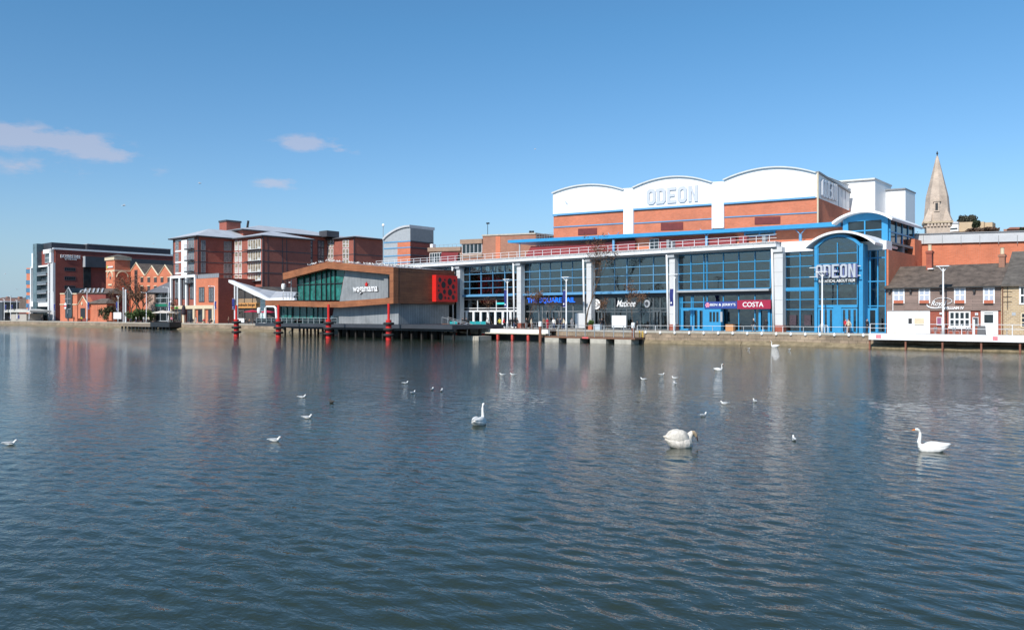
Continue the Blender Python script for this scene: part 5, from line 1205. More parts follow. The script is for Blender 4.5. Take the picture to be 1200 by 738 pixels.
# red dotted box on the side
vr0, vr1 = sv(506.5, uR), sv(531.5, uR); zr0, zr1 = sz(510, 353.5, uR), sz(510, 322.5, uR)
rb = MB().box(uR-.2, uR+1.0, vr0, vr1, zr0, zr1).build('red_box', RED, PV)
W8, H8 = vr1-vr0, zr1-zr0
vr0e = vr0+.12; dots = []
for fx, fy, r_ in ((.17, .18, .07), (.40, .17, .035), (.63, .23, .105), (.86, .18, .04), (.34, .36, .10), (.12, .40, .035), (.56, .44, .04), (.80, .42, .07), (.12, .58, .035), (.38, .62, .07), (.64, .64, .10), (.87, .62, .04), (.20, .80, .105), (.42, .85, .04), (.58, .86, .04), (.80, .82, .07)):
    dots.append((vr0+fx*W8, zr1-fy*H8, r_*W8*1.0))
m = MB()
for a_, b_, r_ in dots: m.spoly([(a_+r_*math.cos(R(t)), b_+r_*1.15*math.sin(R(t))) for t in range(0, 360, 24)], uR+1.001, uR+1.02)
m.build('round_hole', BLACK, rb)
# deck
du0 = fu(299, 88.3); du1 = fu(530, 88.3)
MB().box(du0, du1, 88.3, 100.5, DZ-.62, DZ).build('deck', CHAR, PV)
m = MB(); m.fpoly([(du0+6, DZ-.62), (du1, DZ-.62), (du1, DZ-1.0), (du0+13, DZ-1.0)], 88.8, 89.2); m.build('deck_beam', BLACK, PV)
for i, u in enumerate(lin(du0+6, du1-1, 20)):
    for v in (89.5, 95.5): MB().box(u-.15, u+.15, v, v+.3, -1, DZ-.62).build('stilt', mat('dark_pile', (.022, .018, .015), .85, .3), PV)
MB().box(fu(392, 96), du1, 97.2, 97.4, -.5, DZ-.63).build('under_deck_shade_sheet', BLACK, PV)  # black sheet added under the deck to stand in for the shade there
# roof terrace rail, balustrade
def rail(root, pts, h=1.1, sp_=1.6, mt=None, rails=(1.0, .55), r=.035, name='railing', glassy=False):
    m = MB()
    for (a, b, z), (c, d, z2) in zip(pts, pts[1:]):
        L = math.hypot(c-a, d-b); n = max(1, round(L/sp_))
        for i in range(n+1):
            t = i/n; m.box(a+(c-a)*t-r, a+(c-a)*t+r, b+(d-b)*t-r, b+(d-b)*t+r, z, z+h)
        for k in rails: m.tube([(a, b, z+h*k), (c, d, z2+h*k)], r*.9, 6)
    return m.build(name, mt or STEELW, root)
rail(PV, [(du0+.2, 88.5, DZ), (fu(395, 88.5), 88.5, DZ)], 1.05, 1.8, LGREY, name='glass_balustrade')
MB().box(du0+.2, fu(395, 88.5), 88.47, 88.49, DZ+.1, DZ+.9).build('balustrade_glass', glass('clear_glass', (.75, .8, .8), .04), PV)
MB().box(fu(388, 88.6), fu(397, 88.6), 88.5, 88.6, DZ+.1, DZ+1.4).build('clear_screen', MATS.get('x') or glass('screen_glass', (.6, .7, .72), .08), PV)
rail(PV, [(fu(330, VW), VW+.3, fz(330, 351, VW)), (fu(349, VW), VW+.3, fz(330, 351, VW))], 1.3, 1.2, GALV, name='terrace_railing')
def parasol_closed(name, label, px, v, z, h, m_, cat='parasol', group=None):
    u = fu(px, v); t = thing(name, label, cat, (u, v, z), group)
    MB().tube([(u, v, z), (u, v, z+h)], .06, 8).build('pole', STEELW, t)
    MB().lathe((u, v, z), [(.45, h*.45), (.62, h*.55), (.5, h*.85), (.25, h), (0.01, h+.05)], 12).build('folded_canopy', m_, t)
zT = fz(330, 351, VW)
def lamp_drum(px, v, z, h):
    u = fu(px, v); t = thing('shrouded_heater', '', 'patio heater', (u, v, z)); MB().tube([(u, v, z), (u, v, z+h-.9)], .07, 8).build('pole', STEELW, t)
    MB().lathe((u, v, z), [(.36, h-1.0), (.45, h-.5), (.40, h), (.2, h+.12), (.01, h+.14)], 14).build('cover', CLAD, t); return t
t = lamp_drum(332.3, VW+1, zT, fz(332, 333, VW+1)-zT); t['label'] = 'patio heater under white cover on the upper terrace of the pavilion'
t = lamp_drum(303.8, 89.6, DZ, fz(304, 361, 89.6)-DZ); t['label'] = 'patio heater under white cover at the left end of the lower deck'
u = fu(341.3, VW+2); t = thing('terrace_lamp', 'thin white lamp on the upper terrace of the pavilion', 'lamp', (u, VW+2, zT))
m = MB(); zl = fz(341, 328, VW+2); m.tube([(u, VW+2, zT), (u, VW+2, zl)], .07, 6); m.box(u-.75, u, VW+1.9, VW+2.1, zl-.55, zl-.42); m.build('post', STEELW, t)
# chairs / people tables on deck : simple pale chairs
def make_chair(label, cat='chair', mt=None):
    t = thing('terrace_chair', label, cat, (0, 0, 0), 'chairs on the pavilion deck'); 
    MB().box(-.22, .22, -.22, .22, .42, .46).build('seat', mt, t); MB().box(-.22, .22, .2, .24, .46, .88).build('backrest', mt, t)
    for a, b in ((-1, -1), (1, -1), (1, 1), (-1, 1)): MB().tube([(a*.2, b*.2, .43), (a*.24, b*.24, 0)], .018, 6).build('leg', GALV, t)
    return t
CHM = mat('cream_chair', (.62, .58, .5), .6, .1)
first = make_chair('pale chair on the restaurant deck behind the glass balustrade', mt=CHM); kids(first)
rnd = random.Random(5); n = 0
for x in list(range(309, 384, 4)):
    if 325 < x < 329: continue
    v = 89.3+rnd.random()*.5; c = first if n == 0 else dup(first); n += 1
    c.location = W(fu(x, v), v, DZ); c.rotation_euler = (0, 0, ANG+rnd.uniform(-3, 3))
# red parasols on the quay
def parasol(px, v, z, h, w, m_, label, group=None, drop=.45):
    u = fu(px, v); t = thing('parasol', label, 'parasol', (u, v, z), group)
    MB().tube([(u, v, z), (u, v, z+h)], .04, 8).build('pole', TIMB, t)
    m = MB(); k = 8; m.add([(u+w*math.cos(2*math.pi*i/k), v+w*math.sin(2*math.pi*i/k), z+h-drop) for i in range(k)]+[(u, v, z+h)]+[(u+w*math.cos(2*math.pi*i/k), v+w*math.sin(2*math.pi*i/k), z+h-drop-.14) for i in range(k)], [(i, (i+1) % k, k) for i in range(k)]+[(i, k+1+i, k+1+(i+1) % k, (i+1) % k) for i in range(k)])
    m.build('canopy', m_, t)
MAG = mat('crimson_canvas', (.48, .01, .045), .7, .08)
parasol(296, 108.5, QZ, fz(296, 363, 108.5)-QZ, 2.1, MAG, 'crimson parasol left of the white covered heater', 'crimson parasols')
parasol(313, 106.0, QZ, fz(315, 363.5, 106)-QZ, 2.0, MAG, 'crimson parasol right of the white covered heater', 'crimson parasols')
m = MB(); vv = 103
t = thing('white_arch', 'white rounded arch frame at the rear of the deck beside the crimson parasol', 'arch', (fu(317, vv), vv, QZ))
pts = [fp(x, y, vv) for x, y in ((311, 378), (311, 361), (313, 359), (321, 359), (323.3, 361), (324.5, 378))]
MB().tube([(a_, vv, b_) for a_, b_ in pts], .28, 8).build('frame', CLAD, t)
for px, v, lb in ((192, 112.6, 'left cream parasol in front of the lakeside bar'), (200, 113.2, 'right cream parasol in front of the lakeside bar')):
    parasol(px-1, v, QZ, fz(px, 363.5, v)-QZ, 3.2 if px < 195 else 2.6, mat('cream_canvas', (.66, .60, .52), .75, .05), lb, 'cream parasols', drop=.7)
t = parasol_closed('closed_parasol', 'folded dark parasol in front of the stone arcade', 215.3, 113.0, QZ, fz(215, 357.5, 113)-QZ, mat('dark_canvas', (.03, .02, .03), .8, .2)); 

# ================================================================== red mooring piles with rubber rings
def pile(px, wy, label, first=[None]):
    Y = 4*FPX/(wy-HY); x = (px-600)/FPX*Y; u, v = UV(x, Y)
    if first[0] is None:
        t = thing('mooring_pile', label, 'mooring pile', (0, 0, 0), 'red mooring piles in front of the pavilion')
        m = MB(); m.tube([(0, 0, -1.2), (0, 0, 3.2)], .47, 18).build('pile', RED, t, smooth=False)
        MB().tube([(0, 0, 3.21), (0, 0, 5.85)], .21, 12).build('pole', RED, t)
        for z in (.75, 1.65, 2.6):
            MB().lathe((0, 0, z), [(.48, -.22), (.82, -.20), (.92, 0), (.82, .20), (.48, .22)], 20).build('rubber_ring', RUBBER, t, smooth=True)
        first[0] = t; kids(t)
    else: t = dup(first[0]); t['label'] = label
    t.location = W(u, v, 0)
pile(277, 393.5, 'red mooring pile standing alone left of the pavilion deck')
pile(326.3, 394.5, 'red mooring pile near the left end of the pavilion deck')
pile(385, 396, 'red mooring pile below the green glazing of the pavilion')
pile(455.5, 397.8, 'red mooring pile below the right corner of the timber ring')

# ================================================================== boardwalk with white edge, pontoons
BW = thing('boardwalk', 'white-edged boardwalk on red posts below the white restaurant doors', 'boardwalk', (fu(590, 97.5), 97.5, QZ))
vb = 97.2
b0, b1 = fu(541, vb), fu(642, vb)
m = MB(); m.fpoly([(b0-1.0, fz(541, 384.6, vb)), (b1, fz(640, 386.5, vb)), (b1, fz(640, 392.3, vb)), (b0+1, fz(541, 391, vb))], vb, vb+.35); m.build('white_edge_beam', WHITE, BW)
MB().box(b0-1, b1, vb+.36, 101, QZ-.3, QZ+.004).build('deck', TIMB, BW)
MB().box(b0-3.5, b1+.5, vb-1.2, vb+.2, 1.0, 1.16).build('lower_walkway', mat('cream_board', (.58, .53, .42), .7, .15), BW)
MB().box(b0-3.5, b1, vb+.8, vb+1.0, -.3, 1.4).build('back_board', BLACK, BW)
for x in (540, 554, 570, 587.5, 604.5, 623): MB().box(fu(x-1, vb), fu(x+1.2, vb), vb-1.0, vb-.7, .02, .98).build('post', mat('faded_red_paint', (.50, .06, .045), .6, .2), BW)
PN = thing('pontoon', 'pale concrete pontoon with thin railing at the left end of the boardwalk', 'pontoon', (fu(540, 93.5), 93.5, 0))
n0, n1 = fu(518, 93.2), fu(561, 93.2)
MB().box(n0, n1, 93.2, 96.2, -.3, .62).build('float', CONC, PN)
m = MB(); 
for u in lin(n0, n1, 9): m.box(u, u+.04, 93.18, 93.199, .02, .6)
m.build('joint', BLACK, PN)
rail(PN, [(n0+.1, 93.4, .62), (n0+5.6, 93.4, .62)], 1.25, 5.4, GALV)
G = thing('gangway', 'sloping gangway with handrails between the pavilion deck and the pontoon', 'gangway', (fu(530, 97), 97, DZ))
a0 = fp(523, 379, 97.5); a1 = fp(545, 388, 96)
m = MB(); m.fpoly([(a0[0], a0[1]), (a1[0], a1[1]), (a1[0], a1[1]-.25), (a0[0], a0[1]-.25)], 96.4, 97.9); m.build('ramp', TIMB, G)
m = MB(); 
for v in (96.45, 97.85):
    m.tube([(a0[0], v, a0[1]+1.1), (a1[0], v, a1[1]+1.1)], .04, 6)
    for t_ in lin(0, 1, 4): uu = a0[0]+(a1[0]-a0[0])*t_; zz_ = a0[1]+(a1[1]-a0[1])*t_; m.tube([(uu, v, zz_), (uu, v, zz_+1.1)], .03, 6)
m.build('handrail', GALV, G)
PT = thing('long_pontoon', 'brown timber pontoon on pale floats with grey railing below the cafe terrace', 'pontoon', (fu(690, 94.5), 94.5, 0))
vp = 93.8; n0, n1 = fu(634, vp), fu(744, vp)
MB().box(n0, n1, vp, vp+2.6, .62, .86).build('deck', TIMB, PT)
for x0, x1 in ((638, 654.5), (664, 679.5), (691.5, 710), (720, 739.5)): MB().box(fu(x0, vp), fu(x1, vp), vp+.02, vp+2.4, -.3, .615).build('float', CONC, PT)
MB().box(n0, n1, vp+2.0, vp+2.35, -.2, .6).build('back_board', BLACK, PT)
rail(PT, [(n0+1.5, vp+.15, .86), (n1-.3, vp+.15, .86)], 1.65, 1.65, GALV, rails=(.98, .5), r=.045)
for x in (682.5,): MB().box(fu(x, vp), fu(x+7, vp), vp-.05, vp-.01, .62, .84).build('red_marker', mat('pink_red', (.65, .12, .12), .6, .1), PT)
MB().box(fu(666, vp), fu(672, vp), vp-.04, vp, .2, .3)
for px, wy, yt, lb in ((633, 400.5, 376.5, 'brown mooring post with white cap at the left end of the long pontoon'), (742, 402.5, 377.8, 'brown mooring post with white cap at the right end of the long pontoon')):
    Y = 4*FPX/(wy-HY); u, v = UV((px-600)/FPX*Y, Y); z = 4+(HY-yt)*Y/FPX
    t = thing('mooring_post', lb, 'mooring post', (u, v, 0), 'brown mooring posts'); MB().tube([(u, v, -1), (u, v, z-.75)], .22, 12).build('post', mat('rusty_brown_steel', (.22, .085, .05), .7, .25), t)
    MB().lathe((u, v, z-.74), [(.27, 0), (.27, .6), (.2, .72), (.01, .74)], 14).build('cap', WHITE, t)
# yellow ladder
lu = fu(750, 97.6); t = thing('yellow_ladder', 'yellow safety ladder hanging on the quay wall beside the long pontoon', 'ladder', (lu, 98, .1))
m = MB(); 
for d in (-.28, .28): m.tube([(lu+d, 97.9, -.1), (lu+d, 97.9, 1.75)], .06, 6)
for z in lin(.1, 1.6, 5): m.tube([(lu-.28, 97.9, z), (lu+.28, 97.9, z)], .04, 6)
m.build('frame', mat('yellow_paint', (.65, .40, .02), .5, .1), t)
# quay railing right part and white edge fittings
t = thing('quay_railing', 'thin white quayside railing in front of the blue glass entrance', 'railing', (-40, 102.6, QZ))
pts = [(u, qv(u)+.35, QZ) for u in (fu(747, 99), -52, -46.2)]
rail(t, [(u, qv(u)+.35, QZ+.03) for u in (fu(747, 99), -50, -46, -38, fu(1020, 102.5))], .78, 3.1, STEELW, rails=(.97,), r=.03)
first = None
for i, x in enumerate(range(757, 1018, 17)):
    u = fu(x, 101); 
    for _ in range(3): u = fu(x, qv(u))
    v = qv(u)
    if first is None:
        first = thing('wall_light', 'small white round fitting on the quay wall edge', 'wall light', (u, v-.06, QZ-.35), 'white fittings along the quay wall edge')
        MB().lathe((u, v-.1, QZ-.35), [(.01, .0), (.12, .0), (.17, .12), (.12, .3), (.05, .42), (.01, .42)], 10).build('fitting', WHITE, first); kids(first)
    else: c = dup(first); c.location = W(u, v-.06, QZ-.35)
# right jetty
JT = thing('jetty', 'long white-edged jetty on thin rusty posts in front of the pub', 'jetty', (fu(1100, 100), 100, QZ))
vj = 99.6; j0 = fu(1018, vj); j1 = fu(1250, vj)
MB().box(j0, j1, vj, vj+.2, 1.08, QZ+.12).build('white_edge_beam', WHITE, JT)
MB().box(j0+.01, j1, vj+.21, 103.4, QZ-.25, QZ+.02).build('deck', TIMB, JT)
for x in (1018.5, 1060.7, 1104, 1149.5, 1195, 1240): u = fu(x, vj+.1); MB().box(u-.09, u+.09, vj+.25, vj+.42, -.8, 1.42).build('post', MATS['rusty_brown_steel'], JT)
rail(JT, [(j0+.1, vj+.25, QZ+.12), (j1, vj+.25, QZ+.12)], 1.15, 4.6, STEELW, rails=(.98, .55), r=.035)
for x in (1026.5, 1163.3): MB().box(fu(x, vj), fu(x+6, vj), vj-.02, vj-.002, 1.25, 1.68).build('red_notice', mat('pink_notice', (.70, .22, .25), .6, .2, 5), JT)
m = MB(); prev = None; rnd = random.Random(2)
for i in range(60):
    u = j0-2+i*.8; h = .35+.25*rnd.random(); w = rnd.uniform(.6, 1.6)
    cur = [(u, 103.3-2.6-w*.4, -.2), (u, 103.3-2.3, h*.7), (u, 103.3, h+.35)]
    if prev: m.add(prev+cur, [(0, 3, 4, 1), (1, 4, 5, 2)])
    prev = cur
o = m.build('bank', mat('mossy_bank', (.13, .115, .065))); tag(o, kind='structure')
# left landing stage
t = thing('landing_stage', 'dark timber landing stage projecting from the far left quay', 'landing stage', (fu(160, 107), 107, 0))
MB().box(fu(144, 107), fu(176, 107), 107, 110, .55, 1.3).build('deck', mat('grey_timber', (.20, .16, .12), .8, .2), t)
MB().box(fu(176, 106.5), fu(198.5, 106.5), 106.5, 110.2, .6, 1.95).build('dark_platform', BLACK, t)
for x in range(142, 200, 4): MB().box(fu(x, 107.2), fu(x+.8, 107.2), 107.2, 107.6, -.8, .58).build('pile', BLACK, t)

# ================================================================== lamp posts and banners
def lamp_post(px, v, ytop, label, yb=None, group='white lamp posts along the waterfront', style='v'):
    u = fu(px, v); z = fz(px, ytop, v); t = thing('lamp_post', label, 'lamp post', (u, v, QZ), group)
    MB().tube([(u, v, QZ), (u, v, QZ+1.2), (u, v, QZ+1.25), (u, v, z)], [.16, .16, .11, .08], 10).build('post', STEELW, t, smooth=True)
    m = MB()
    if style == 'v':
        m.tube([(u, v, z-.5), (u-.45, v-.35, z+.12)], .05, 6).tube([(u, v, z-.5), (u+.45, v+.2, z+.12)], .05, 6); m.box(u-.7, u+.7, v-.35, v+.35, z+.12, z+.22)
    else: m.tube([(u, v, z), (u-1.2, v-.6, z+.1)], .06, 6); m.box(u-1.7, u-1.0, v-.9, v-.5, z+.05, z+.2)
    m.build('lamp_head', STEELW, t)
    MB().box(u-.14, u+.14, v-.14, v+.14, QZ, QZ+.9).build('base', GALV, t)
def banner(px, v, y0, y1, label, w=.55):
    u1 = fu(px, v)-.15; z0, z1 = fz(px, y1, v), fz(px, y0, v); t = thing('banner', label, 'banner', (u1, v, z0), 'navy banners on the lamp posts')
    m = MB(); nn = 8
    vs = []
    for i in range(nn+1):
        for j in range(2): 
            zz_ = z0+(z1-z0)*i/nn; vs.append((u1-w*(1-j), v+.05*math.sin(i*.9+j), zz_))
    m.add(vs, [(2*i, 2*i+1, 2*i+3, 2*i+2) for i in range(nn)])
    o = m.build('cloth', NAVY, t); s = o.modifiers.new('s', 'SOLIDIFY'); s.thickness = .02
    MB().tube([(u1-w, v, z1+.05), (u1+.15, v, z1+.05)], .03, 6).tube([(u1-w, v, z0-.05), (u1+.15, v, z0-.05)], .03, 6).build('bracket', STEELW, t)
    MB().fpoly([(u1-w/2+.12*math.cos(R(a)), z0+.45+.16*math.sin(R(a))) for a in range(0, 360, 60)], v-.09, v-.07).build('emblem', WHITE, t)
lamp_post(594.6, 100.2, 328.5, 'white lamp post with banner in front of the row of white doors')
banner(594.6, 100.2, 339.5, 360, 'navy banner on the lamp post in front of the white doors')
lamp_post(663.6, 100.8, 326, 'white lamp post with banner right of the blue sign letters')
banner(663.6, 100.8, 340.5, 359.5, 'navy banner on the lamp post beside the blue sign letters')
lamp_post(790.3, 101.0, 323, 'white lamp post with banner beside the grey pier left of the blue doors')
banner(790, 101.0, 338.5, 358.5, 'navy banner on the lamp post beside the grey pier')
lamp_post(963.5, 103.2, 320, 'white lamp post crossing the cinema entrance sign')
lamp_post(1105.3, 104.6, 313.5, 'white lamp post in front of the pub sign')
for px, yt, v, lb, st in ((62.5, 342, 112, 'white lamp post at the right corner of the far left hotel', 'a'), (102, 340, 112, 'white lamp post with left arm in front of the porch restaurant', 'a'), (138.5, 347.5, 112.5, 'white lamp post above the white sign at the warehouse', 'v'),
                      (197.3, 337, 112.2, 'white lamp post with left arm beside the cream parasols', 'a'), (251.3, 335.5, 112.2, 'white lamp post in front of the brick podium', 'a'), (34.2, 350, 112.5, 'white lamp post left of the white hotel frame', 'v'),
                      (12.4, 347.5, 112.5, 'white lamp post in front of the distant kiosk', 'v'), (5, 350.5, 112.5, 'cream lamp post at the far left edge by the dark shed', 'v'), (19.8, 352, 114, 'thin lamp post behind the kiosk', 'v'), (171.5, 343, 114, 'lamp post between bare trees left of the stone pier of the bar', 'a')):
    lamp_post(px, v, yt, lb, style=st)
for px, y0, y1, v, lb in ((102.2+2.4, 354, 362, 112, 'navy banner on the porch restaurant lamp post'), (138, 353.5, 363.5, 112.5, 'navy banner above the white sign'), (199.5, 354, 364, 112.2, 'navy banner near the cream parasols'), (275, 350, 362, 112, 'navy banner beside the swept canopy column'), (253.6, 353, 362, 112.2, 'navy banner on the brick podium lamp post'), (14.8, 357, 362, 112.5, 'bright blue banner by the distant kiosk'), (64.6, 356, 364, 112, 'navy banner at the corner of the far left hotel'), (34, 356, 363.5, 112.5, 'navy banner left of the hotel frame'), (7.3, 357, 364, 112.5, 'navy banner nearest the left edge')):
    banner(px, v, y0, y1, lb, w=1.1)
for px, yt, lb in ((144.5, 338, 'tall thin white flagpole left of the bare trees'), (147.4, 340, 'thick white column beside the thin flagpole')):
    u = fu(px, 112); t = thing('flagpole', lb, 'flagpole', (u, 112, QZ)); MB().tube([(u, 112, QZ), (u, 112, fz(px, yt, 112))], .14 if px < 146 else .3, 10).ell((u, 112, fz(px, yt, 112)), (.3, .3, .25)).build('pole', STEELW, t)
# white boards, cabinets, bins
def board(px0, px1, y0, y1, v, label, name='notice_board', cat='board', mt=None, legs=True, th=.12):
    u0, z1 = fp(px0, y0, v); u1 = fu(px1, v); z0 = fz(px0, y1, v); t = thing(name, label, cat, ((u0+u1)/2, v, QZ))
    MB().box(u0, u1, v, v+th, z0, z1).build('panel', mt or WHITE, t)
    MB().box(u0-.04, u1+.04, v+.02, v+th-.02, z1, z1+.05).box(u0-.04, u1+.04, v+.02, v+th-.02, z0-.05, z0).build('frame', GREY, t)
    if legs:
        for u in (u0+.2, u1-.2): MB().box(u-.05, u+.05, v+.02, v+.1, QZ, z0-.05).build('leg', GREY, t)
board(717, 733.6, 369.8, 383.3, 100.5, 'large blank white board standing behind the pontoon railing')
board(695.5, 703, 380, 386.5, 100.6, 'pale grey cabinet behind the pontoon railing', 'cabinet', 'cabinet', mat('pale_blue_grey', (.42, .48, .52), .6, .1), th=.6)
board(674, 685.5, 367, 384, 104.5, 'blank pale grey hoarding panel between bare trees', 'hoarding', 'panel', PIER, legs=False)
board(133, 142, 366, 373.5, 112.3, 'white sign with green edge below the lamp post near the warehouse', mt=WHITE)
board(283-6, 286, 373, 377.6, 111, 'white screen at the quay edge beside the standalone mooring pile', 'screen', 'screen')
# teal windbreaks
for x0, x1, v, lb in ((550.5, 569.5, 101.6, 'long teal windbreak in front of the white doors'), (527, 536, 101.5, 'teal windbreak behind the gangway')):
    u0, z1 = fp(x0, 376.5, v); u1 = fu(x1, v); t = thing('windbreak', lb, 'windbreak', (u0, v, QZ)); MB().box(u0, u1, v, v+.05, QZ+.2, z1).build('canvas', TEAL, t)
    m = MB(); [m.tube([(u, v, QZ), (u, v, z1+.1)], .04, 6) for u in lin(u0, u1, 3)]; m.build('post', GALV, t)
# barrier by the boardwalk end
t = thing('crowd_barrier', 'grey steel barrier at the right end of the white boardwalk', 'barrier', (fu(630, 100), 100, QZ)); rail(t, [(fu(623, 99.8), 99.8, QZ), (fu(646, 99.8), 99.8, QZ)], 1.1, 1.0, GALV)
t = thing('cycle_stand', 'white hooped stand beside the cinema entrance lamp post', 'cycle stand', (fu(966, 103.4), 103.4, QZ))
for x in (962, 967.5): 
    u = fu(x, 103.5); MB().tube([(u-.3, 103.5, QZ), (u-.3, 103.5, QZ+.8), (u-.2, 103.5, QZ+.95), (u+.2, 103.5, QZ+.95), (u+.3, 103.5, QZ+.8), (u+.3, 103.5, QZ)], .035, 6).build('hoop', WHITE, t)
# pub tables and A-board
def table(px, v, label):
    u = fu(px, v); t = thing('pub_table', label, 'table', (u, v, QZ), 'tables outside the pub')
    MB().lathe((u, v, QZ+.72), [(.01, 0), (.35, 0), (.35, .03), (.01, .03)], 14).build('top', GALV, t); MB().tube([(u, v, QZ), (u, v, QZ+.72)], .04, 6).build('stem', GALV, t)
    MB().lathe((u, v, QZ), [(.01, 0), (.25, 0), (.25, .03), (.01, .03)], 12).build('base', GALV, t)
for px, lb in ((1096, 'small round steel table under the purple poster outside the pub'), (1118, 'small round steel table under the pub window'), (1134, 'small round steel table right of the pub window'), (1180, 'small round steel table in front of the stone house')): table(px, 105.5, lb)
first = None
for i, (px, lb) in enumerate(((1093, 'steel cafe chair left of the first pub table'), (1100, 'steel cafe chair right of the first pub table'), (1114.5, 'steel cafe chair left of the table under the pub window'), (1122, 'steel cafe chair right of the table under the pub window'), (1130, 'steel cafe chair left of the third pub table'), (1138, 'steel cafe chair beside the pub door'))):
    if first is None: first = make_chair(lb, mt=GALV); first.name = 'cafe_chair'; first['group'] = 'chairs outside the pub'; kids(first); c = first
    else: c = dup(first); c['label'] = lb
    c.location = W(fu(px, 105.6), 105.6, QZ); c.rotation_euler = (0, 0, ANG+1.57*(1 if i % 2 else -1))
for px, lb in ((1150, 'black slatted chalkboard outside the pub door'),):
    u = fu(px, 105); t = thing('a_board', lb, 'sandwich board', (u, 105, QZ)); MB().add([(u-.4, 104.8, QZ), (u+.4, 104.8, QZ), (u+.4, 105.1, QZ+1.05), (u-.4, 105.1, QZ+1.05), (u+.4, 105.4, QZ), (u-.4, 105.4, QZ)], [(0,1,2,3), (3,2,4,5)]).build('panel', CHAR, t).modifiers.new('s', 'SOLIDIFY').thickness = .03
u = fu(1161, 105); t = thing('a_board', 'white sandwich board leaning beside the pub door', 'sandwich board', (u, 105, QZ)); MB().add([(u-.3, 104.8, QZ), (u+.3, 104.8, QZ), (u+.3, 105.05, QZ+1.2), (u-.3, 105.05, QZ+1.2)], [(0,1,2,3)]).build('panel', WHITE, t).modifiers.new('s', 'SOLIDIFY').thickness = .03
t = thing('white_bollard', 'tall white post between the pub window and door', 'bollard', (fu(1141, 104), 104, QZ)); u = fu(1141, 104); MB().tube([(u, 104, QZ), (u, 104, QZ+1.7)], .14, 10).ell((u, 104, QZ+1.7), (.14, .14, .1)).build('post', WHITE, t)
# planters
def planter(px, v, label, s=.35):
    u = fu(px, v); t = thing('planter', label, 'planter', (u, v, QZ)); MB().box(u-s, u+s, v-s, v+s, QZ, QZ+1.1*s*2).build('box', MATS['terracotta'], t); m = MB(); rr = random.Random(px)
    for i in range(160):
        p = Vector((rr.gauss(0, s*.6), rr.gauss(0, s*.6), abs(rr.gauss(0, s*.9)))); a = rr.uniform(0, 6.28); d = .09
        c = Vector((u, v, QZ+2.2*s))+p; e = Vector((math.cos(a)*d, math.sin(a)*d, rr.uniform(-.08, .08))); f_ = Vector((-e.y, e.x, .07)); m.add([c-e-f_, c+e-f_, c+e+f_, c-e+f_], [(0,1,2,3)])
    m.build('foliage', mat('leaf_green', (.07, .13, .03), .7, .4, 3), t, recalc=False)
planter(692.7, 103, 'terracotta planter with small green shrub by the round white sign')
# ================================================================== trees
BARK = mat('bark', (.10, .072, .05), .9, .3, 4); DRY = mat('dry_leaves', (.17, .085, .045), .85, .4, 3)
TWIG = mat('twig', (.115, .075, .052), .9, .3, 4)
def tree(name, label, px, v, ytop, seed, spread=.35, levels=5, leaves=0, lm=None, z0=QZ, trunk=.16, cat='tree', group=None, low=.25, lf=1.0, tw=1.0):
    rr = random.Random(seed); u = fu(px, v); H = fz(px, ytop, v)-z0; t = thing(name, label, cat, (u, v, z0), group)
    tr = MB(); br = MB(); tips = []
    def grow(p, d, L, r, lv):
        n = 3; pts = [p]; rs = [r]; q_ = p
        for i in range(n):
            d = (d+Vector((rr.gauss(0, .12), rr.gauss(0, .12), rr.gauss(.03, .06)))).normalized(); q_ = q_+d*L/n; pts.append(q_); rs.append(r*(1-.35*(i+1)/n))
        (tr if lv == 0 else br).tube(pts, [q3*(tw if lv > 1 else 1) for q3 in rs], 6 if lv < 2 else 4, cap=False)
        if lv >= levels: tips.append(q_); return
        k = 3 if lv < 2 else 2+(rr.random() < .5)
        for i in range(k):
            a = rr.uniform(0, 6.28); s_ = spread*rr.uniform(.6, 1.5)
            dd = (d+Vector((math.cos(a)*s_, math.sin(a)*s_, rr.uniform(-.1, .25)))).normalized()
            st_ = pts[-1] if i else pts[-1]
            if lv > 0 and rr.random() < .4: st_ = pts[2]
            grow(st_, dd, L*rr.uniform(.62, .82), rs[-1]*.75, lv+1)
        if lv >= 2: tips.append(q_)
    tot = sum(.72**i for i in range(levels+1))
    grow(Vector((u, v, z0)), Vector((0, 0, 1)), H/tot*1.12, trunk, 0)
    tr.build('trunk', BARK, t); br.build('crown', TWIG, t, recalc=False)
    if leaves:
        m = MB()
        for i in range(leaves):
            c = rr.choice(tips)+Vector((rr.gauss(0, .22), rr.gauss(0, .22), rr.gauss(0, .22))); a = rr.uniform(0, 6.28); s_ = rr.uniform(.05, .10)*lf
            e = Vector((math.cos(a), math.sin(a), rr.gauss(0, .5))).normalized()*s_; f_ = e.cross(Vector((rr.gauss(0, 1), rr.gauss(0, 1), 1))).normalized()*s_*.7
            m.add([c-e-f_, c+e-f_, c+e+f_, c-e+f_], [(0,1,2,3)])
        m.build('foliage', lm or DRY, t, recalc=False)
g_ = 'bare street trees on the promenade'
tree('bare_tree', 'tall bare tree with brown leaf clusters in front of the third white pier', 686, 103, 288, 3, .2, 5, 1000, trunk=.15, group=g_)
tree('bare_tree', 'bare tree with brown leaves left of the blue sign letters', 616, 103, 342, 8, .36, 5, 1000, trunk=.08, group=g_)
tree('bare_tree', 'slim bare tree behind the lamp post by the white doors', 578, 103, 352, 5, .22, 4, 120, trunk=.06, group=g_)
tree('bare_tree', 'small bare tree below the blue sign letters', 646, 103, 352, 11, .25, 4, 150, trunk=.06, group=g_)
tree('bare_tree', 'bare tree with brown leaves behind the blank white board', 740, 103, 338, 14, .36, 5, 700, trunk=.07, group=g_)
tree('bare_tree', 'small bare tree in front of the cafe script sign', 712, 103.4, 352, 19, .3, 4, 300, trunk=.06, group=g_)
g_ = 'bare trees in front of the gabled warehouse'
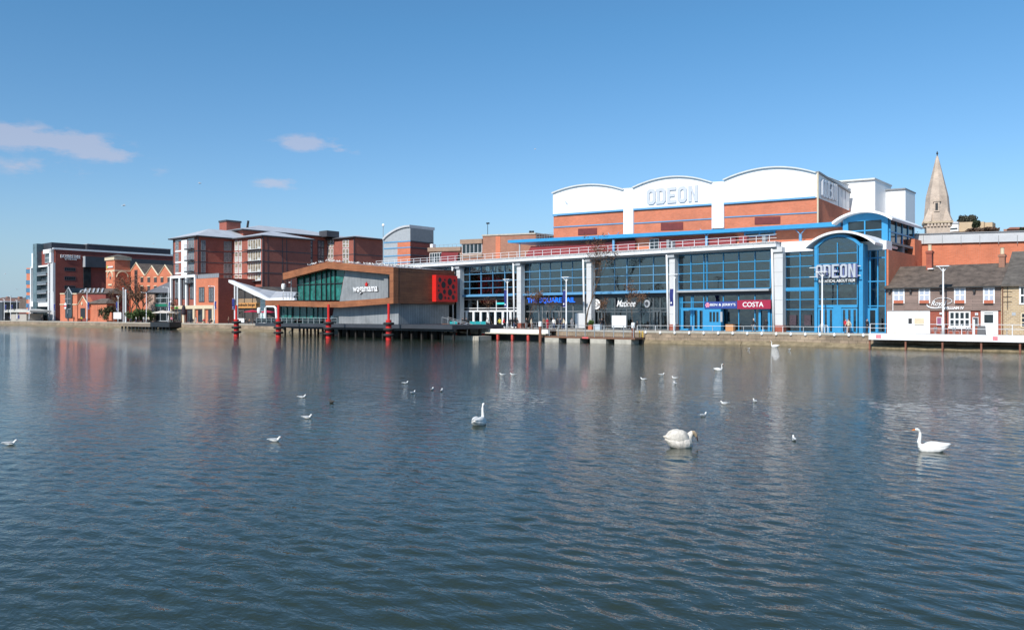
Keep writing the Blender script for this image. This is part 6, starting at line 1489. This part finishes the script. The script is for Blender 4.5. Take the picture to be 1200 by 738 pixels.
for i, (px, yt, s_, lb) in enumerate(((152, 335, 1, 'bare brown tree right of the thick white column'), (160, 327, 2, 'tallest bare tree in front of the gabled warehouse'), (167, 340, 3, 'bare tree left of the stone pier of the bar'), (141, 345, 4, 'bare tree behind the white sign'), (203, 352, 6, 'small bare tree beside the apartment podium'))):
    tree('bare_tree', lb, px, 114.5, yt, 20+s_, .5, 5, 700 if px < 200 else 250, trunk=.28 if px < 200 else .1, group=g_, lf=1.6, tw=2.6)
def bush(name, label, px0, px1, y0, v, mt, n=1800, z0=QZ, seed=1, kind_cat='shrub', leaf=.16, stems=True, yb=None, ncl=34):
    rr = random.Random(seed); u0, u1 = fu(px0, v), fu(px1, v); z1 = fz((px0+px1)/2, y0, v); t = thing(name, label, kind_cat, ((u0+u1)/2, v, z0)); m = MB(); w = (u1-u0)/2; h = z1-z0
    cl = [(rr.uniform(-.8, .8), rr.uniform(-.8, .8), rr.uniform(.3, .85)) for _ in range(ncl)]
    for i in range(n):
        a, b, c = rr.choice(cl); th = rr.uniform(0, 6.28); ph = math.acos(rr.uniform(-1, 1)); r = rr.uniform(.3, 1)*.26
        x = (u0+u1)/2+w*(a*.75+r*math.cos(th)*math.sin(ph)); y = v+w*.6*(b+r*math.sin(th)*math.sin(ph)); z = z0+h*min(1.02, max(.02, c*.85+r*math.cos(ph)*.8))
        c3 = Vector((x, y, z)); e = Vector((rr.gauss(0, 1), rr.gauss(0, 1), rr.gauss(0, 1))).normalized()*leaf; f_ = e.cross(Vector((rr.gauss(0, 1), rr.gauss(0, 1), 1))).normalized()*leaf*.6
        m.add([c3-e-f_, c3+e-f_, c3+e+f_, c3-e+f_], [(0,1,2,3)])
    m.build('foliage', mt, t, recalc=False)
    s_ = MB(); 
    for k in range(5): s_.tube([((u0+u1)/2+rr.uniform(-.2, .2)*w, v, z0), ((u0+u1)/2+rr.uniform(-.6, .6)*w, v, z0+h*.6)], .05, 5)
    s_.build('stem', BARK, t)
LG = mat('shrub_green', (.055, .095, .022), .75, .5, .8)
bush('shrub', 'dense green shrub under the bare trees beside the flagpoles', 150, 173, 359.5, 113.5, LG, 2600, seed=2, leaf=.22)
bush('shrub', 'brownish green shrub left of the white sign', 120, 134, 356, 113.5, mat('shrub_olive', (.07, .07, .03), .8, .5, .8), 1600, seed=3, leaf=.22)
t = thing('brick_wall', 'broken orange brick garden wall left of the white sign', 'wall', (fu(127, 112.5), 112.5, QZ))
MB().fpoly(P([(124, 375.5), (124, 369), (128, 370.5), (129, 366), (130.8, 366), (130.8, 375.5)], 112.6), 112.6, 113).build('bricks', ORANGE, t)
# castle trees
bush('bare_tree', 'wide dark bare tree on the hill above the castle wall', 1120, 1147, 250.8, 455, mat('distant_twigs', (.07, .07, .05), .9, .3), 2600, z0=fz(1135, 263, 455), seed=31, kind_cat='tree', leaf=.35)
tree('bare_tree', 'small bare tree at the foot of the white plant tower left of the spire', 1080, 170, 271, 33, .5, 5, 200, z0=15, trunk=.12)
bush('shrub', 'brown scrub below the stepped end of the castle wall', 1128, 1180, 266.5, 425, mat('brown_scrub', (.12, .075, .05), .9, .4, .3), 2600, z0=fz(1150, 273, 425), seed=7, leaf=.5)
bush('shrub', 'dark evergreen beside the castle wall tree', 1138, 1150, 256.5, 436, mat('dark_evergreen', (.03, .045, .02), .9, .4, .5), 900, z0=fz(1145, 268, 436), seed=8, leaf=.4)
bush('shrub', 'small dark bush at the skyline on the right edge', 1193, 1206, 265.5, 425, MATS['dark_evergreen'], 500, z0=fz(1200, 272, 425), seed=9, leaf=.4)
# ================================================================== BIRDS
FEATH = mat('white_feathers', (.78, .76, .72), .7, .06, 8, bump=.15, bscale=25); FEATG = mat('grey_feathers', (.40, .42, .44), .7, .1, 10)
BROWNF = mat('fawn_feathers', (.42, .31, .20), .8, .25, 6); BEAK = mat('orange_beak', (.75, .22, .03), .4, .05); BEAKR = mat('red_beak', (.35, .03, .02), .4, .05)
ORG[''] = (0, 0, 0)
def loft(mb, rings, n=16):
    """rings: (x, zc, half width, half height, y)"""
    base = len(mb.v)
    for x, zc_, w, h in rings:
        for k in range(n): a = 2*math.pi*k/n; mb.v.append((x, w*math.cos(a), zc_+h*math.sin(a)))
    for i in range(len(rings)-1):
        for k in range(n): mb.f.append([base+i*n+k, base+i*n+(k+1) % n, base+(i+1)*n+(k+1) % n, base+(i+1)*n+k]); mb.m.append(0)
    mb.f.append([base+k for k in range(n)][::-1]); mb.m.append(0); mb.f.append([base+(len(rings)-1)*n+k for k in range(n)]); mb.m.append(0)
def swan(name, label, wx, wy, heading, pose='up', s=1.0, body_mat=None):
    """local +x is forward; at water level z=0"""
    t = bpy.data.objects.new(name, None); COL.objects.link(t); t.location = (wx, wy, 0); t.rotation_euler = (0, 0, heading); ORG[t.name] = (0, 0, 0)
    t.scale = (s*.9, s, s*1.3) if pose == 'tuck' else (s, s, s); tag(t, label, 'swan', 'swans on the water')
    b = MB(); loft(b, [(-.66, .22, .03, .015), (-.58, .20, .10, .05), (-.42, .15, .20, .13), (-.2, .11, .27, .19), (.05, .10, .285, .21), (.25, .10, .25, .20), (.40, .10, .17, .16), (.48, .12, .07, .08)])
    if pose == 'up':
        pts = [(.30, 0, .12), (.44, 0, .20), (.49, 0, .34), (.45, 0, .52), (.44, 0, .68), (.48, 0, .80), (.55, 0, .845), (.62, 0, .83)]; rs = [.15, .105, .075, .058, .052, .050, .056, .045]
        b.tube(pts, rs, 12); b.ell((.575, 0, .84), (.075, .052, .055)); hd = Vector((.64, 0, .83)); bd = Vector((1, 0, -.25))
    elif pose == 'tuck':   # neck arched low and forward, bill pointing down to the water
        pts = [(.30, 0, .16), (.42, -.02, .28), (.50, -.04, .345), (.58, -.05, .35), (.64, -.06, .31)]; rs = [.16, .11, .075, .062, .055]
        b.tube(pts, rs, 12); b.ell((.66, -.06, .285), (.062, .05, .055)); hd = Vector((.695, -.065, .235)); bd = Vector((.45, 0, -1))
    bo = b.build('body', [body_mat or FEATH, BROWNF], t, org=(0, 0, 0), smooth=True, remesh=.014, sm=6)
    if pose == 'tuck':
        for p_ in bo.data.polygons: p_.material_index = 1 if p_.center.x > .47 else 0
    # folded wings, arched over the back
    for sgn in (-1, 1):
        w = MB(); n = 12
        k_h = 1.25 if pose == 'tuck' else 1.0; loft(w, [(.30, .16, .03, .05), (.18, .18*k_h, .085, .14*k_h), (-.02, .19*k_h, .115, .18*k_h), (-.22, .20*k_h, .115, .165*k_h), (-.42, .22*k_h, .085, .115*k_h), (-.58, .27, .045, .05), (-.70, .30, .012, .015)], 14)
        w.v = [(x, y*1.15+sgn*(.125-.075*max(0, (-x-.2)/.5)), z) for x, y, z in w.v]
        wo = w.build('wing', body_mat or FEATH, t, org=(0, 0, 0), smooth=True)
        f = MB()
        for k in range(5):
            x0 = -.18-k*.09; f.tube([(x0+.16, sgn*(.235-.02*k), .22), (x0, sgn*(.236-.028*k), .20+.012*k), (x0-.14, sgn*(.19-.03*k), .23+.014*k)], [.012, .016, .005], 6, flat=.5)
        f.build('feathers', body_mat or FEATH, wo, org=(0, 0, 0), smooth=True)
    # bill
    bd.normalize(); m = MB(); m.tube([hd-bd*.03, hd+bd*.05, hd+bd*.115], [.034, .026, .012], 8); m.build('bill', BEAK if pose == 'up' else mat('dark_bill', (.06, .035, .03), .5, .1), bo, org=(0, 0, 0), smooth=True)
    k_ = MB(); up = Vector((0, 0, 1)); k_.ell(hd-bd*.0+up*.03, (.022, .02, .022)); 
    side = bd.cross(up).normalized()
    for sg in (-1, 1): k_.ell(hd-bd*.055+side*sg*.045+up*.015, (.012, .012, .012))
    k_.build('eyes_and_knob', BLACK, bo, org=(0, 0, 0), smooth=True)
    return t
def wpos(px, py, dz=0): Y = (CAMZ-dz)*FPX/(py-HY); return ((px-600)/FPX*Y, Y)
x, y = wpos(561.5, 497.5); swan('swan', 'white swan swimming away with upright neck, left of centre', x, y, R(72), 'up', .84)
x, y = wpos(1092, 528.5); swan('swan', 'white swan in profile facing left with tall straight neck, nearest the right edge', x, y, R(176), 'up', .76)
x, y = wpos(797, 523.5); swan('swan', 'large ruffled white swan bending its brown-stained neck down to preen', x, y, R(22), 'tuck', .9, body_mat=mat('ruffled_feathers', (.66, .60, .52), .85, .3, 5, bump=.5, bscale=18))
x, y = wpos(908, 406.5); swan('swan', 'small distant white swan close to the quay wall facing left', x, y, R(175), 'up', .85)
x, y = wpos(842, 434); sw_ = swan('swan', 'white swan facing right far out below the cinema reflections', x, y, R(10), 'up', .55)
def gull_proto(kind, m1, m2):
    t = bpy.data.objects.new('gull', None); COL.objects.link(t); ORG[t.name] = (0, 0, 0)
    b = MB(); loft(b, [(-.22, .07, .012, .008), (-.15, .06, .045, .03), (-.03, .045, .075, .06), (.08, .05, .07, .06), (.15, .075, .045, .045)], 12)
    b.tube([(.10, 0, .07), (.155, 0, .12), (.17, 0, .15)], [.05, .036, .034], 10); b.ell((.178, 0, .158), (.045, .034, .036))
    bo = b.build('body', m1, t, org=(0, 0, 0), smooth=True, remesh=.012, sm=3)
    for s in (-1, 1):
        w = MB(); loft(w, [(.09, .075, .012, .02), (.0, .085, .022, .035), (-.12, .09, .018, .025), (-.27, .10, .005, .006)], 8); w.v = [(a, q_+s*(.058-.03*max(0, -a/.27)), c) for a, q_, c in w.v]; w.build('wing', m2, t, org=(0, 0, 0), smooth=True)
    MB().tube([(.21, 0, .152), (.25, 0, .146)], [.012, .004], 6).build('beak', BEAKR, bo, org=(0, 0, 0))
    if kind == 2:
        for s in (-1, 1): MB().tube([(0, s*.03, .02), (.01, s*.03, -.09)], .008, 5).tube([(.0, s*.03, -.088), (.05, s*.035, -.09)], .008, 5).build('leg', BEAKR, t, org=(0, 0, 0))
    MB().tube([(-.19, 0, .075), (-.29, 0, .085)], [.014, .006], 6).build('tail', BLACK if kind == 1 else FEATH, bo, org=(0, 0, 0))
    kids(t); return t
G1 = gull_proto(0, FEATH, FEATG); G2 = gull_proto(1, mat('dark_feathers', (.06, .055, .05), .8, .3), MATS['dark_feathers']); GS = gull_proto(2, FEATH, FEATG); used = set()
def put(proto, x, y, z, h, s, label, group):
    c = proto if proto.name not in used else dup(proto); used.add(proto.name)
    c.location = (x, y, z); c.rotation_euler = (0, 0, h); c.scale = (s, s, s); tag(c, label, 'duck' if proto is G2 else 'gull', group); return c
GL_ = [(12, 521, 20, 'gull with raised tail floating alone at the far left'), (322, 517, 5, 'gull facing right, nearest of the left-hand gulls'), (360, 490, 5, 'gull facing right just above the nearest left-hand gull'), (354, 466, 10, 'small gull left of the dark duck'),
       (475, 449.5, 30, 'tiny gull left of the upright pair of gulls'), (484, 461, 60, 'tiny gull below and left of the upright pair'), (506.5, 457, 80, 'left gull of the pair seen from behind above the swan'), (517.5, 458.5, 85, 'right gull of the pair seen from behind above the swan'),
       (588.5, 439.5, 180, 'left gull of the two facing left near centre'), (601, 439.5, 180, 'right gull of the two facing left near centre'), (754, 445, 170, 'leftmost gull of the small group right of centre'), (775.5, 439.5, 10, 'gull facing right in the small group right of centre'),
       (790.5, 443.5, 150, 'upper of two gulls close together right of centre'), (791, 450, 100, 'lower of two gulls close together right of centre'), (849, 473.5, 178, 'white gull facing left above the ruffled swan'), (824.5, 487.5, 40, 'grey gull just above the ruffled swan'),
       (884.5, 471, 95, 'tiny gull right of the white left-facing gull'), (930.5, 516, 80, 'upright gull between the ruffled swan and the right-hand swan'), (925, 409.5, 10, 'gull near the quay right of the distant swan'), (877.5, 408.5, 10, 'tiny gull near the quay left of the distant swan'), (744, 437, 30, 'tiny gull above the small group')]
for px, py, h, lb in GL_[:-1]:
    x, y = wpos(px, py); put(G1, x, y, 0, R(h), max(.7, .86) if py > 430 else .7, lb, 'gulls floating on the water')
x, y = wpos(388.5, 472); put(G2, x, y, 0, R(130), 1.0, 'dark duck with white patch beside the left-hand gulls', 'gulls floating on the water')
# row of gulls on the pavilion roof
rnd = random.Random(12); a = P([(331.3, 320.0), (383, 306.8), (461, 313), (470, 314)], VW)
for i in range(64):
    x = 361+rnd.random()*2 if i < 2 else (366+rnd.random()*16 if i < 8 else 383+(i-8)*(497-383)/56+rnd.uniform(-.9, .9))
    if 403 < x < 408 or 424 < x < 427: continue
    if x <= 460: v = VW+.5; u, _ = fp(x, 310, v); z = fz(x, 306.8+(383-x)*.252 if x < 383 else 306.8+(x-383)*.0795, v)
    else:
        u = uR-.4; v = sv(x, u); z = fz(460.8, 313, VW)
    p = W(u, v, z); put(GS, p.x, p.y, p.z+.14, rnd.uniform(0, 6.28), 1.75, 'white gull perched in the row along the pavilion roof edge', 'gulls perched along the pavilion roof edge')
# flying gulls
FG = None
for px, py, D, h, lb in ((145, 241, 90, 20, 'white gull flying in the sky above the brick tower'), (234, 215, 110, 40, 'dark flying bird high in the sky above the apartment block'), (627, 175, 140, 10, 'tiny bird flying high above the centre'), (6, 321, 160, 30, 'white gull flying at the far left edge'), (20, 339, 160, 70, 'white gull flying above the distant houses'), (180, 286, 170, 15, 'tiny dark bird above the gabled warehouse')):
    if FG is None:
        t = bpy.data.objects.new('flying_gull', None); COL.objects.link(t); ORG[t.name] = (0, 0, 0)
        b = MB(); loft(b, [(-.26, .0, .03, .01), (-.15, .0, .035, .03), (0, 0, .06, .055), (.12, .01, .045, .045), (.2, .02, .03, .03), (.26, .01, .008, .008)], 10); b.build('body', FEATH, t, org=(0, 0, 0), smooth=True)
        for s in (-1, 1): MB().add([(.08, s*.04, .02), (.12, s*.3, .14), (.02, s*.62, .10), (-.08, s*.62, .09), (-.06, s*.3, .12), (-.08, s*.04, .01)], [(0, 1, 4, 5), (1, 2, 3, 4)]).build('wing', FEATG, t, org=(0, 0, 0)).modifiers.new('s', 'SOLIDIFY').thickness = .02
        FG = t; kids(t); c = t
    else: c = dup(FG)
    tag(c, lb, 'gull', 'birds flying in the sky'); c.location = ((px-600)/FPX*D, D, 4+(HY-py)*D/FPX); c.rotation_euler = (R(15), 0, R(h)); c.scale = (.9,)*3 if D < 120 else (.8,)*3

# ================================================================== PEOPLE
HAIR = mat('dark_hair', (.04, .025, .018), .8, .2)
CLOTH = {k: mat(k+'_cloth', c, .85, .15, 6) for k, c in dict(black=(.018, .018, .022), navyblue=(.02, .03, .08), red=(.50, .02, .04), white=(.70, .68, .64), pink=(.70, .22, .28), grey=(.22, .22, .23), brown=(.20, .12, .08), yellow=(.62, .55, .08), cream=(.60, .52, .38), denim=(.06, .09, .17)).items()}
def make_person(pose, org=(0, 0, 0)):
    """returns meshes (body, jacket, trousers, hair); local -y is forward"""
    if pose == 'walk': hipL, kneeL, ankL = (.09, 0, .92), (.10, -.14, .50), (.10, -.20, .09); hipR, kneeR, ankR = (-.09, 0, .92), (-.10, .02, .48), (-.10, .24, .13); hL = (.27, .16, .88); hR = (-.27, -.20, .92)
    elif pose == 'sit': hipL, kneeL, ankL = (.09, 0, .50), (.11, -.42, .50), (.11, -.42, .09); hipR, kneeR, ankR = (-.09, 0, .50), (-.11, -.42, .50), (-.11, -.40, .09); hL = (.16, -.34, .60); hR = (-.16, -.34, .60)
    else: hipL, kneeL, ankL = (.09, 0, .92), (.10, -.02, .50), (.11, .02, .09); hipR, kneeR, ankR = (-.09, 0, .92), (-.10, -.03, .50), (-.12, .0, .09); hL = (.27, -.06, .84); hR = (-.22, -.22, 1.05)
    dz = -.42 if pose == 'sit' else 0
    T = lambda z: z+dz
    shL, shR = (.18, 0, T(1.42)), (-.18, 0, T(1.42)); hL = Vector(hL)+(Vector((0, 0, 0))); hR = Vector(hR)
    elL = (Vector(shL)+hL)/2+Vector((.05, .06, 0)); elR = (Vector(shR)+hR)/2+Vector((-.05, .06, 0))
    def torso(m, g): loft2 = [(.92, .15, .10), (1.05, .14, .095), (1.2, .155, .105), (1.36, .18, .11), (1.45, .14, .085), (1.49, .06, .06)]; 
    def tor(m, g, lo=.9):
        n = 14; base = len(m.v); rg = [(lo, .155+g, .11+g), (1.05, .145+g, .10+g), (1.2, .155+g, .11+g), (1.36, .185+g, .115+g), (1.45, .14+g, .09+g), (1.49, .065+g, .06+g)]
        for z, w, d in rg:
            for k in range(n): a = 2*math.pi*k/n; m.v.append((w*math.cos(a), d*math.sin(a), T(z)))
        for i in range(len(rg)-1):
            for k in range(n): m.f.append([base+i*n+k, base+i*n+(k+1) % n, base+(i+1)*n+(k+1) % n, base+(i+1)*n+k]); m.m.append(0)
        m.f.append([base+k for k in range(n)][::-1]); m.m.append(0); m.f.append([base+(len(rg)-1)*n+k for k in range(n)]); m.m.append(0)
    def legs(m, g, foot=False):
        for h_, k_, a_ in ((hipL, kneeL, ankL), (hipR, kneeR, ankR)):
            m.tube([h_, ((h_[0]+k_[0])/2, (h_[1]+k_[1])/2, (h_[2]+k_[2])/2), k_, ((a_[0]+k_[0])/2, (a_[1]+k_[1])/2+.02, (a_[2]+k_[2])/2+.03), (a_[0], a_[1], a_[2]+(0 if foot else .0))], [.095+g, .08+g, .06+g, .056+g, .04+g], 10)
        m.ell((0, 0, T(.92)), (.165+g, .12+g, .11+g))
    def arms(m, g, hand=False):
        for s, e, h_ in ((shL, elL, hL), (shR, elR, hR)):
            m.tube([s, e, h_], [.055+g, .042+g, .03+g], 8); m.ell(s, (.065+g, .065+g, .065+g))
    b = MB(); tor(b, 0); legs(b, 0, True); arms(b, 0)
    b.tube([(0, 0, T(1.44)), (0, -.01, T(1.56))], [.06, .052], 10); b.ell((0, -.01, T(1.645)), (.075, .092, .115)); b.ell((0, -.105, T(1.63)), (.014, .022, .025))
    for s in (-1, 1): b.ell((s*.078, .0, T(1.635)), (.014, .022, .032))
    for h_, e in ((hL, elL), (hR, elR)):
        d = (h_-e).normalized(); sd = d.cross(Vector((0, 1, 0))).normalized(); fw = d.cross(sd)
        pm_ = h_+d*.05; b.ell(pm_, (.026, .042, .05))
        for k, L_ in enumerate((.065, .078, .072, .055)):
            o_ = fw*(-.033+.022*k); b.tube([pm_+o_, pm_+o_+d*L_*.6+sd*.01, pm_+o_+d*L_+sd*.03], [.011, .010, .009], 6)
        b.tube([pm_-fw*.03, pm_-fw*.055+d*.03, pm_-fw*.06+d*.055], [.013, .011, .009], 6)
    for a_ in (ankL, ankR): b.tube([(a_[0], a_[1]+.03, a_[2]-.04), (a_[0], a_[1]-.08, a_[2]-.055), (a_[0], a_[1]-.17, a_[2]-.065)], [.045, .04, .028], 8)
    j = MB(); tor(j, .022, .84); arms(j, .018); l = MB(); legs(l, .015)
    hr = MB(); hr.ell((0, .012, T(1.68)), (.086, .10, .095)); hr.ell((0, .045, T(1.62)), (.07, .06, .09))
    sh = MB()
    for a_ in (ankL, ankR): sh.tube([(a_[0], a_[1]+.045, a_[2]-.045), (a_[0], a_[1]-.08, a_[2]-.05), (a_[0], a_[1]-.185, a_[2]-.062)], [.05, .048, .036], 10)
    fc = MB()
    for s in (-1, 1): fc.ell((s*.03, -.092, T(1.655)), (.012, .006, .008))
    fc.box(-.025, .025, -.099, -.092, T(1.592), T(1.60))
    return dict(body=b, jacket=j, trousers=l, hair=hr, shoes=sh, face=fc)
PR = {}
for ps in ('walk', 'stand', 'sit'):
    d = make_person(ps); r_ = {}
    for k, mb_ in d.items():
        rm = {'body': .013, 'jacket': .018, 'trousers': .018}.get(k)
        o_ = mb_.build(k, SKIN, None, org=(0, 0, 0), rot=0, smooth=True, remesh=rm, sm=2 if rm else 0); r_[k] = o_.data; me_ = o_.data; bpy.data.objects.remove(o_)
        me_.materials.clear()
        me_.materials.append({'body': SKIN, 'hair': HAIR, 'shoes': BLACK, 'face': BLACK}.get(k, SKIN))
    PR[ps] = r_
def person(px, v, pose, top, legc, label, facing=None, z=QZ, hair=None, s=1.0, group=None):
    u = fu(px, v); t = bpy.data.objects.new('person', None); COL.objects.link(t); t.location = W(u, v, z); t.rotation_euler = (0, 0, R(facing if facing is not None else 0)); t.scale = (s, s, s)
    tag(t, label, 'person', group)
    for k, me_ in PR[pose].items():
        o_ = bpy.data.objects.new({'face': 'facial_features'}.get(k, k), me_); COL.objects.link(o_); o_.parent = t
        mt_ = {'jacket': CLOTH[top], 'trousers': CLOTH[legc]}.get(k) or (hair if k == 'hair' and hair else None)
        if mt_: o_.material_slots[0].link = 'OBJECT'; o_.material_slots[0].material = mt_
WH_ = mat('grey_hair', (.55, .52, .48), .8, .1)
vv = 104
for px, v, ps, tp, lg, lb, fc_ in (
    (571.5, 102.5, 'stand', 'white', 'black', 'person in a white top standing right of the long teal windbreak', 20), (585.5, 105, 'stand', 'yellow', 'black', 'person in a yellow jacket near the white doors', -30), (590.5, 105.5, 'walk', 'red', 'black', 'person in a red top by the white doors', 90),
    (597.8, 102.5, 'stand', 'black', 'black', 'person in black right of the first banner lamp post', 10), (602.7, 103, 'stand', 'black', 'denim', 'middle person of the black-clad trio right of the first banner lamp post', 40), (606, 102.3, 'walk', 'black', 'black', 'rightmost of the black-clad trio right of the first banner lamp post', -60),
    (616.8, 101.2, 'stand', 'black', 'grey', 'person in dark jacket and pale trousers under the brown-leaved tree', 30), (622.7, 101.5, 'walk', 'cream', 'brown', 'person in cream jacket walking beside the brown-leaved tree', 80),
    (641.5, 101.2, 'stand', 'red', 'red', 'person in red behind the grey barrier', 30), (637.5, 102.5, 'stand', 'brown', 'black', 'person in brown behind the capped mooring post', 0), (649, 103, 'stand', 'white', 'denim', 'person in white top left of the group at the pub doorway', -20), (653, 102.4, 'walk', 'black', 'black', 'person in black in the group under the blue letters', 100),
    (656.5, 103, 'stand', 'navyblue', 'black', 'person in navy in the group under the blue letters', 60), (660.6, 102.2, 'walk', 'cream', 'denim', 'person in pale coat just left of the second banner lamp post', -80), (670.2, 101.8, 'stand', 'grey', 'grey', 'person in grey right of the second banner lamp post', 0),
    (702.7, 104.5, 'stand', 'black', 'black', 'person in black standing by the turquoise cafe door', 150), (705.5, 104, 'stand', 'black', 'denim', 'second person in black by the cafe door', -120), (747, 105, 'sit', 'black', 'black', 'seated person in black behind the white-capped post', -40),
    (883.2, 104.2, 'walk', 'black', 'grey', 'white-haired person in black walking past the maroon sign shop', -95), (897.7, 104.2, 'stand', 'black', 'black', 'person in black at the shop door under the maroon sign', 165),
    (991, 103.8, 'stand', 'red', 'denim', 'person in a red top standing partly behind another at the cinema doors', 10), (994.2, 103.5, 'walk', 'cream', 'brown', 'person in cream jacket at the cinema doors', -70), (1016, 104.6, 'stand', 'black', 'black', 'person in black between the two right-hand blue frames', 20),
    (542, 101.8, 'stand', 'black', 'black', 'person in black between the two teal windbreaks', 50), (546.5, 101.8, 'stand', 'black', 'denim', 'person in black left of the long teal windbreak', -50),
    (201, 111.5, 'stand', 'pink', 'black', 'person in pink beside the cream parasols', 10), (230, 112, 'walk', 'white', 'white', 'person in white in front of the stone arcade', 80), (226, 112.5, 'sit', 'black', 'black', 'seated person in black left of the one in white', 30), (239, 112.3, 'sit', 'red', 'black', 'seated person in red top outside the arcade', 30), (247, 112.3, 'sit', 'brown', 'black', 'seated person in brown near the podium lamp post', -30),
    (288, 110.5, 'sit', 'black', 'brown', 'seated person in black under the crimson parasol', 20), (292.5, 110.5, 'sit', 'brown', 'black', 'seated person in brown under the crimson parasol', -20), (300, 110.8, 'sit', 'grey', 'black', 'seated person in grey at the restaurant terrace', 10), (268, 111.8, 'stand', 'brown', 'black', 'person in brown left of the standalone mooring pile', -70),
    (49, 111.5, 'stand', 'black', 'black', 'distant person in black in front of the hotel', 30), (86.5, 111.5, 'stand', 'black', 'black', 'distant person in black by the porch restaurant', 80), (11, 110.8, 'walk', 'navyblue', 'black', 'distant person on the quay edge near the left side', 60), (95.5, 111.5, 'stand', 'yellow', 'black', 'distant person in yellow by the porch', 0),
    (155, 111.8, 'stand', 'grey', 'black', 'distant person in grey right of the flagpoles', 30), (159.5, 111.8, 'stand', 'white', 'denim', 'distant person in white below the green shrub', -50), (163, 112, 'walk', 'black', 'black', 'distant person in black below the green shrub', 90), (168.5, 112, 'stand', 'white', 'grey', 'distant person in white near the landing stage', 40), (174, 111.8, 'stand', 'cream', 'black', 'distant person in cream by the stone pier of the bar', 0), (180, 112, 'sit', 'black', 'black', 'distant seated person in black under the cream parasol', 60), (153.5, 110.6, 'sit', 'navyblue', 'black', 'person sitting at the quay edge above the landing stage', 10)):
    person(px, v, ps, tp, lg, lb, fc_, hair=WH_ if 'white-haired' in lb else None, s=1.03 if px > 300 else 1.06)
# café tables by the boardwalk and arcade
for px, v, lb in ((560, 102.6, 'small round table behind the long teal windbreak'), (728, 104.8, 'small round table behind the blank white board'), (222, 112.6, 'small round table outside the stone arcade'), (243, 112.6, 'small round table beside the podium lamp post')): table(px, v, lb)

first = None
SP_ = [(px, 103.2+((i*37) % 10)/10, 'cafe chair in front of the cinema complex doors') for i, px in enumerate((563, 566, 573, 611, 613.5, 626, 629, 633, 708, 711, 714, 736, 739, 743, 755, 759))]+[(px, 112.3, 'cafe chair outside the stone arcade') for px in (207, 210, 219, 222.5, 225, 234, 237, 244.5, 249)]+[(px, 109.8, 'cafe chair at the quay edge below the swept canopy') for px in (282, 286.5, 290, 294, 297.5)]
DCH = mat('dark_chair', (.035, .03, .03), .6, .2)
for i, (px, v, lb) in enumerate(SP_):
    if first is None: first = make_chair(lb, mt=DCH); first.name = 'cafe_chair'; first['group'] = lb; kids(first); c = first
    else: c = dup(first)
    c['label'] = lb; c['group'] = lb.replace('cafe chair', 'cafe chairs'); c.location = W(fu(px, v), v, QZ); c.rotation_euler = (0, 0, ANG+i*1.9)
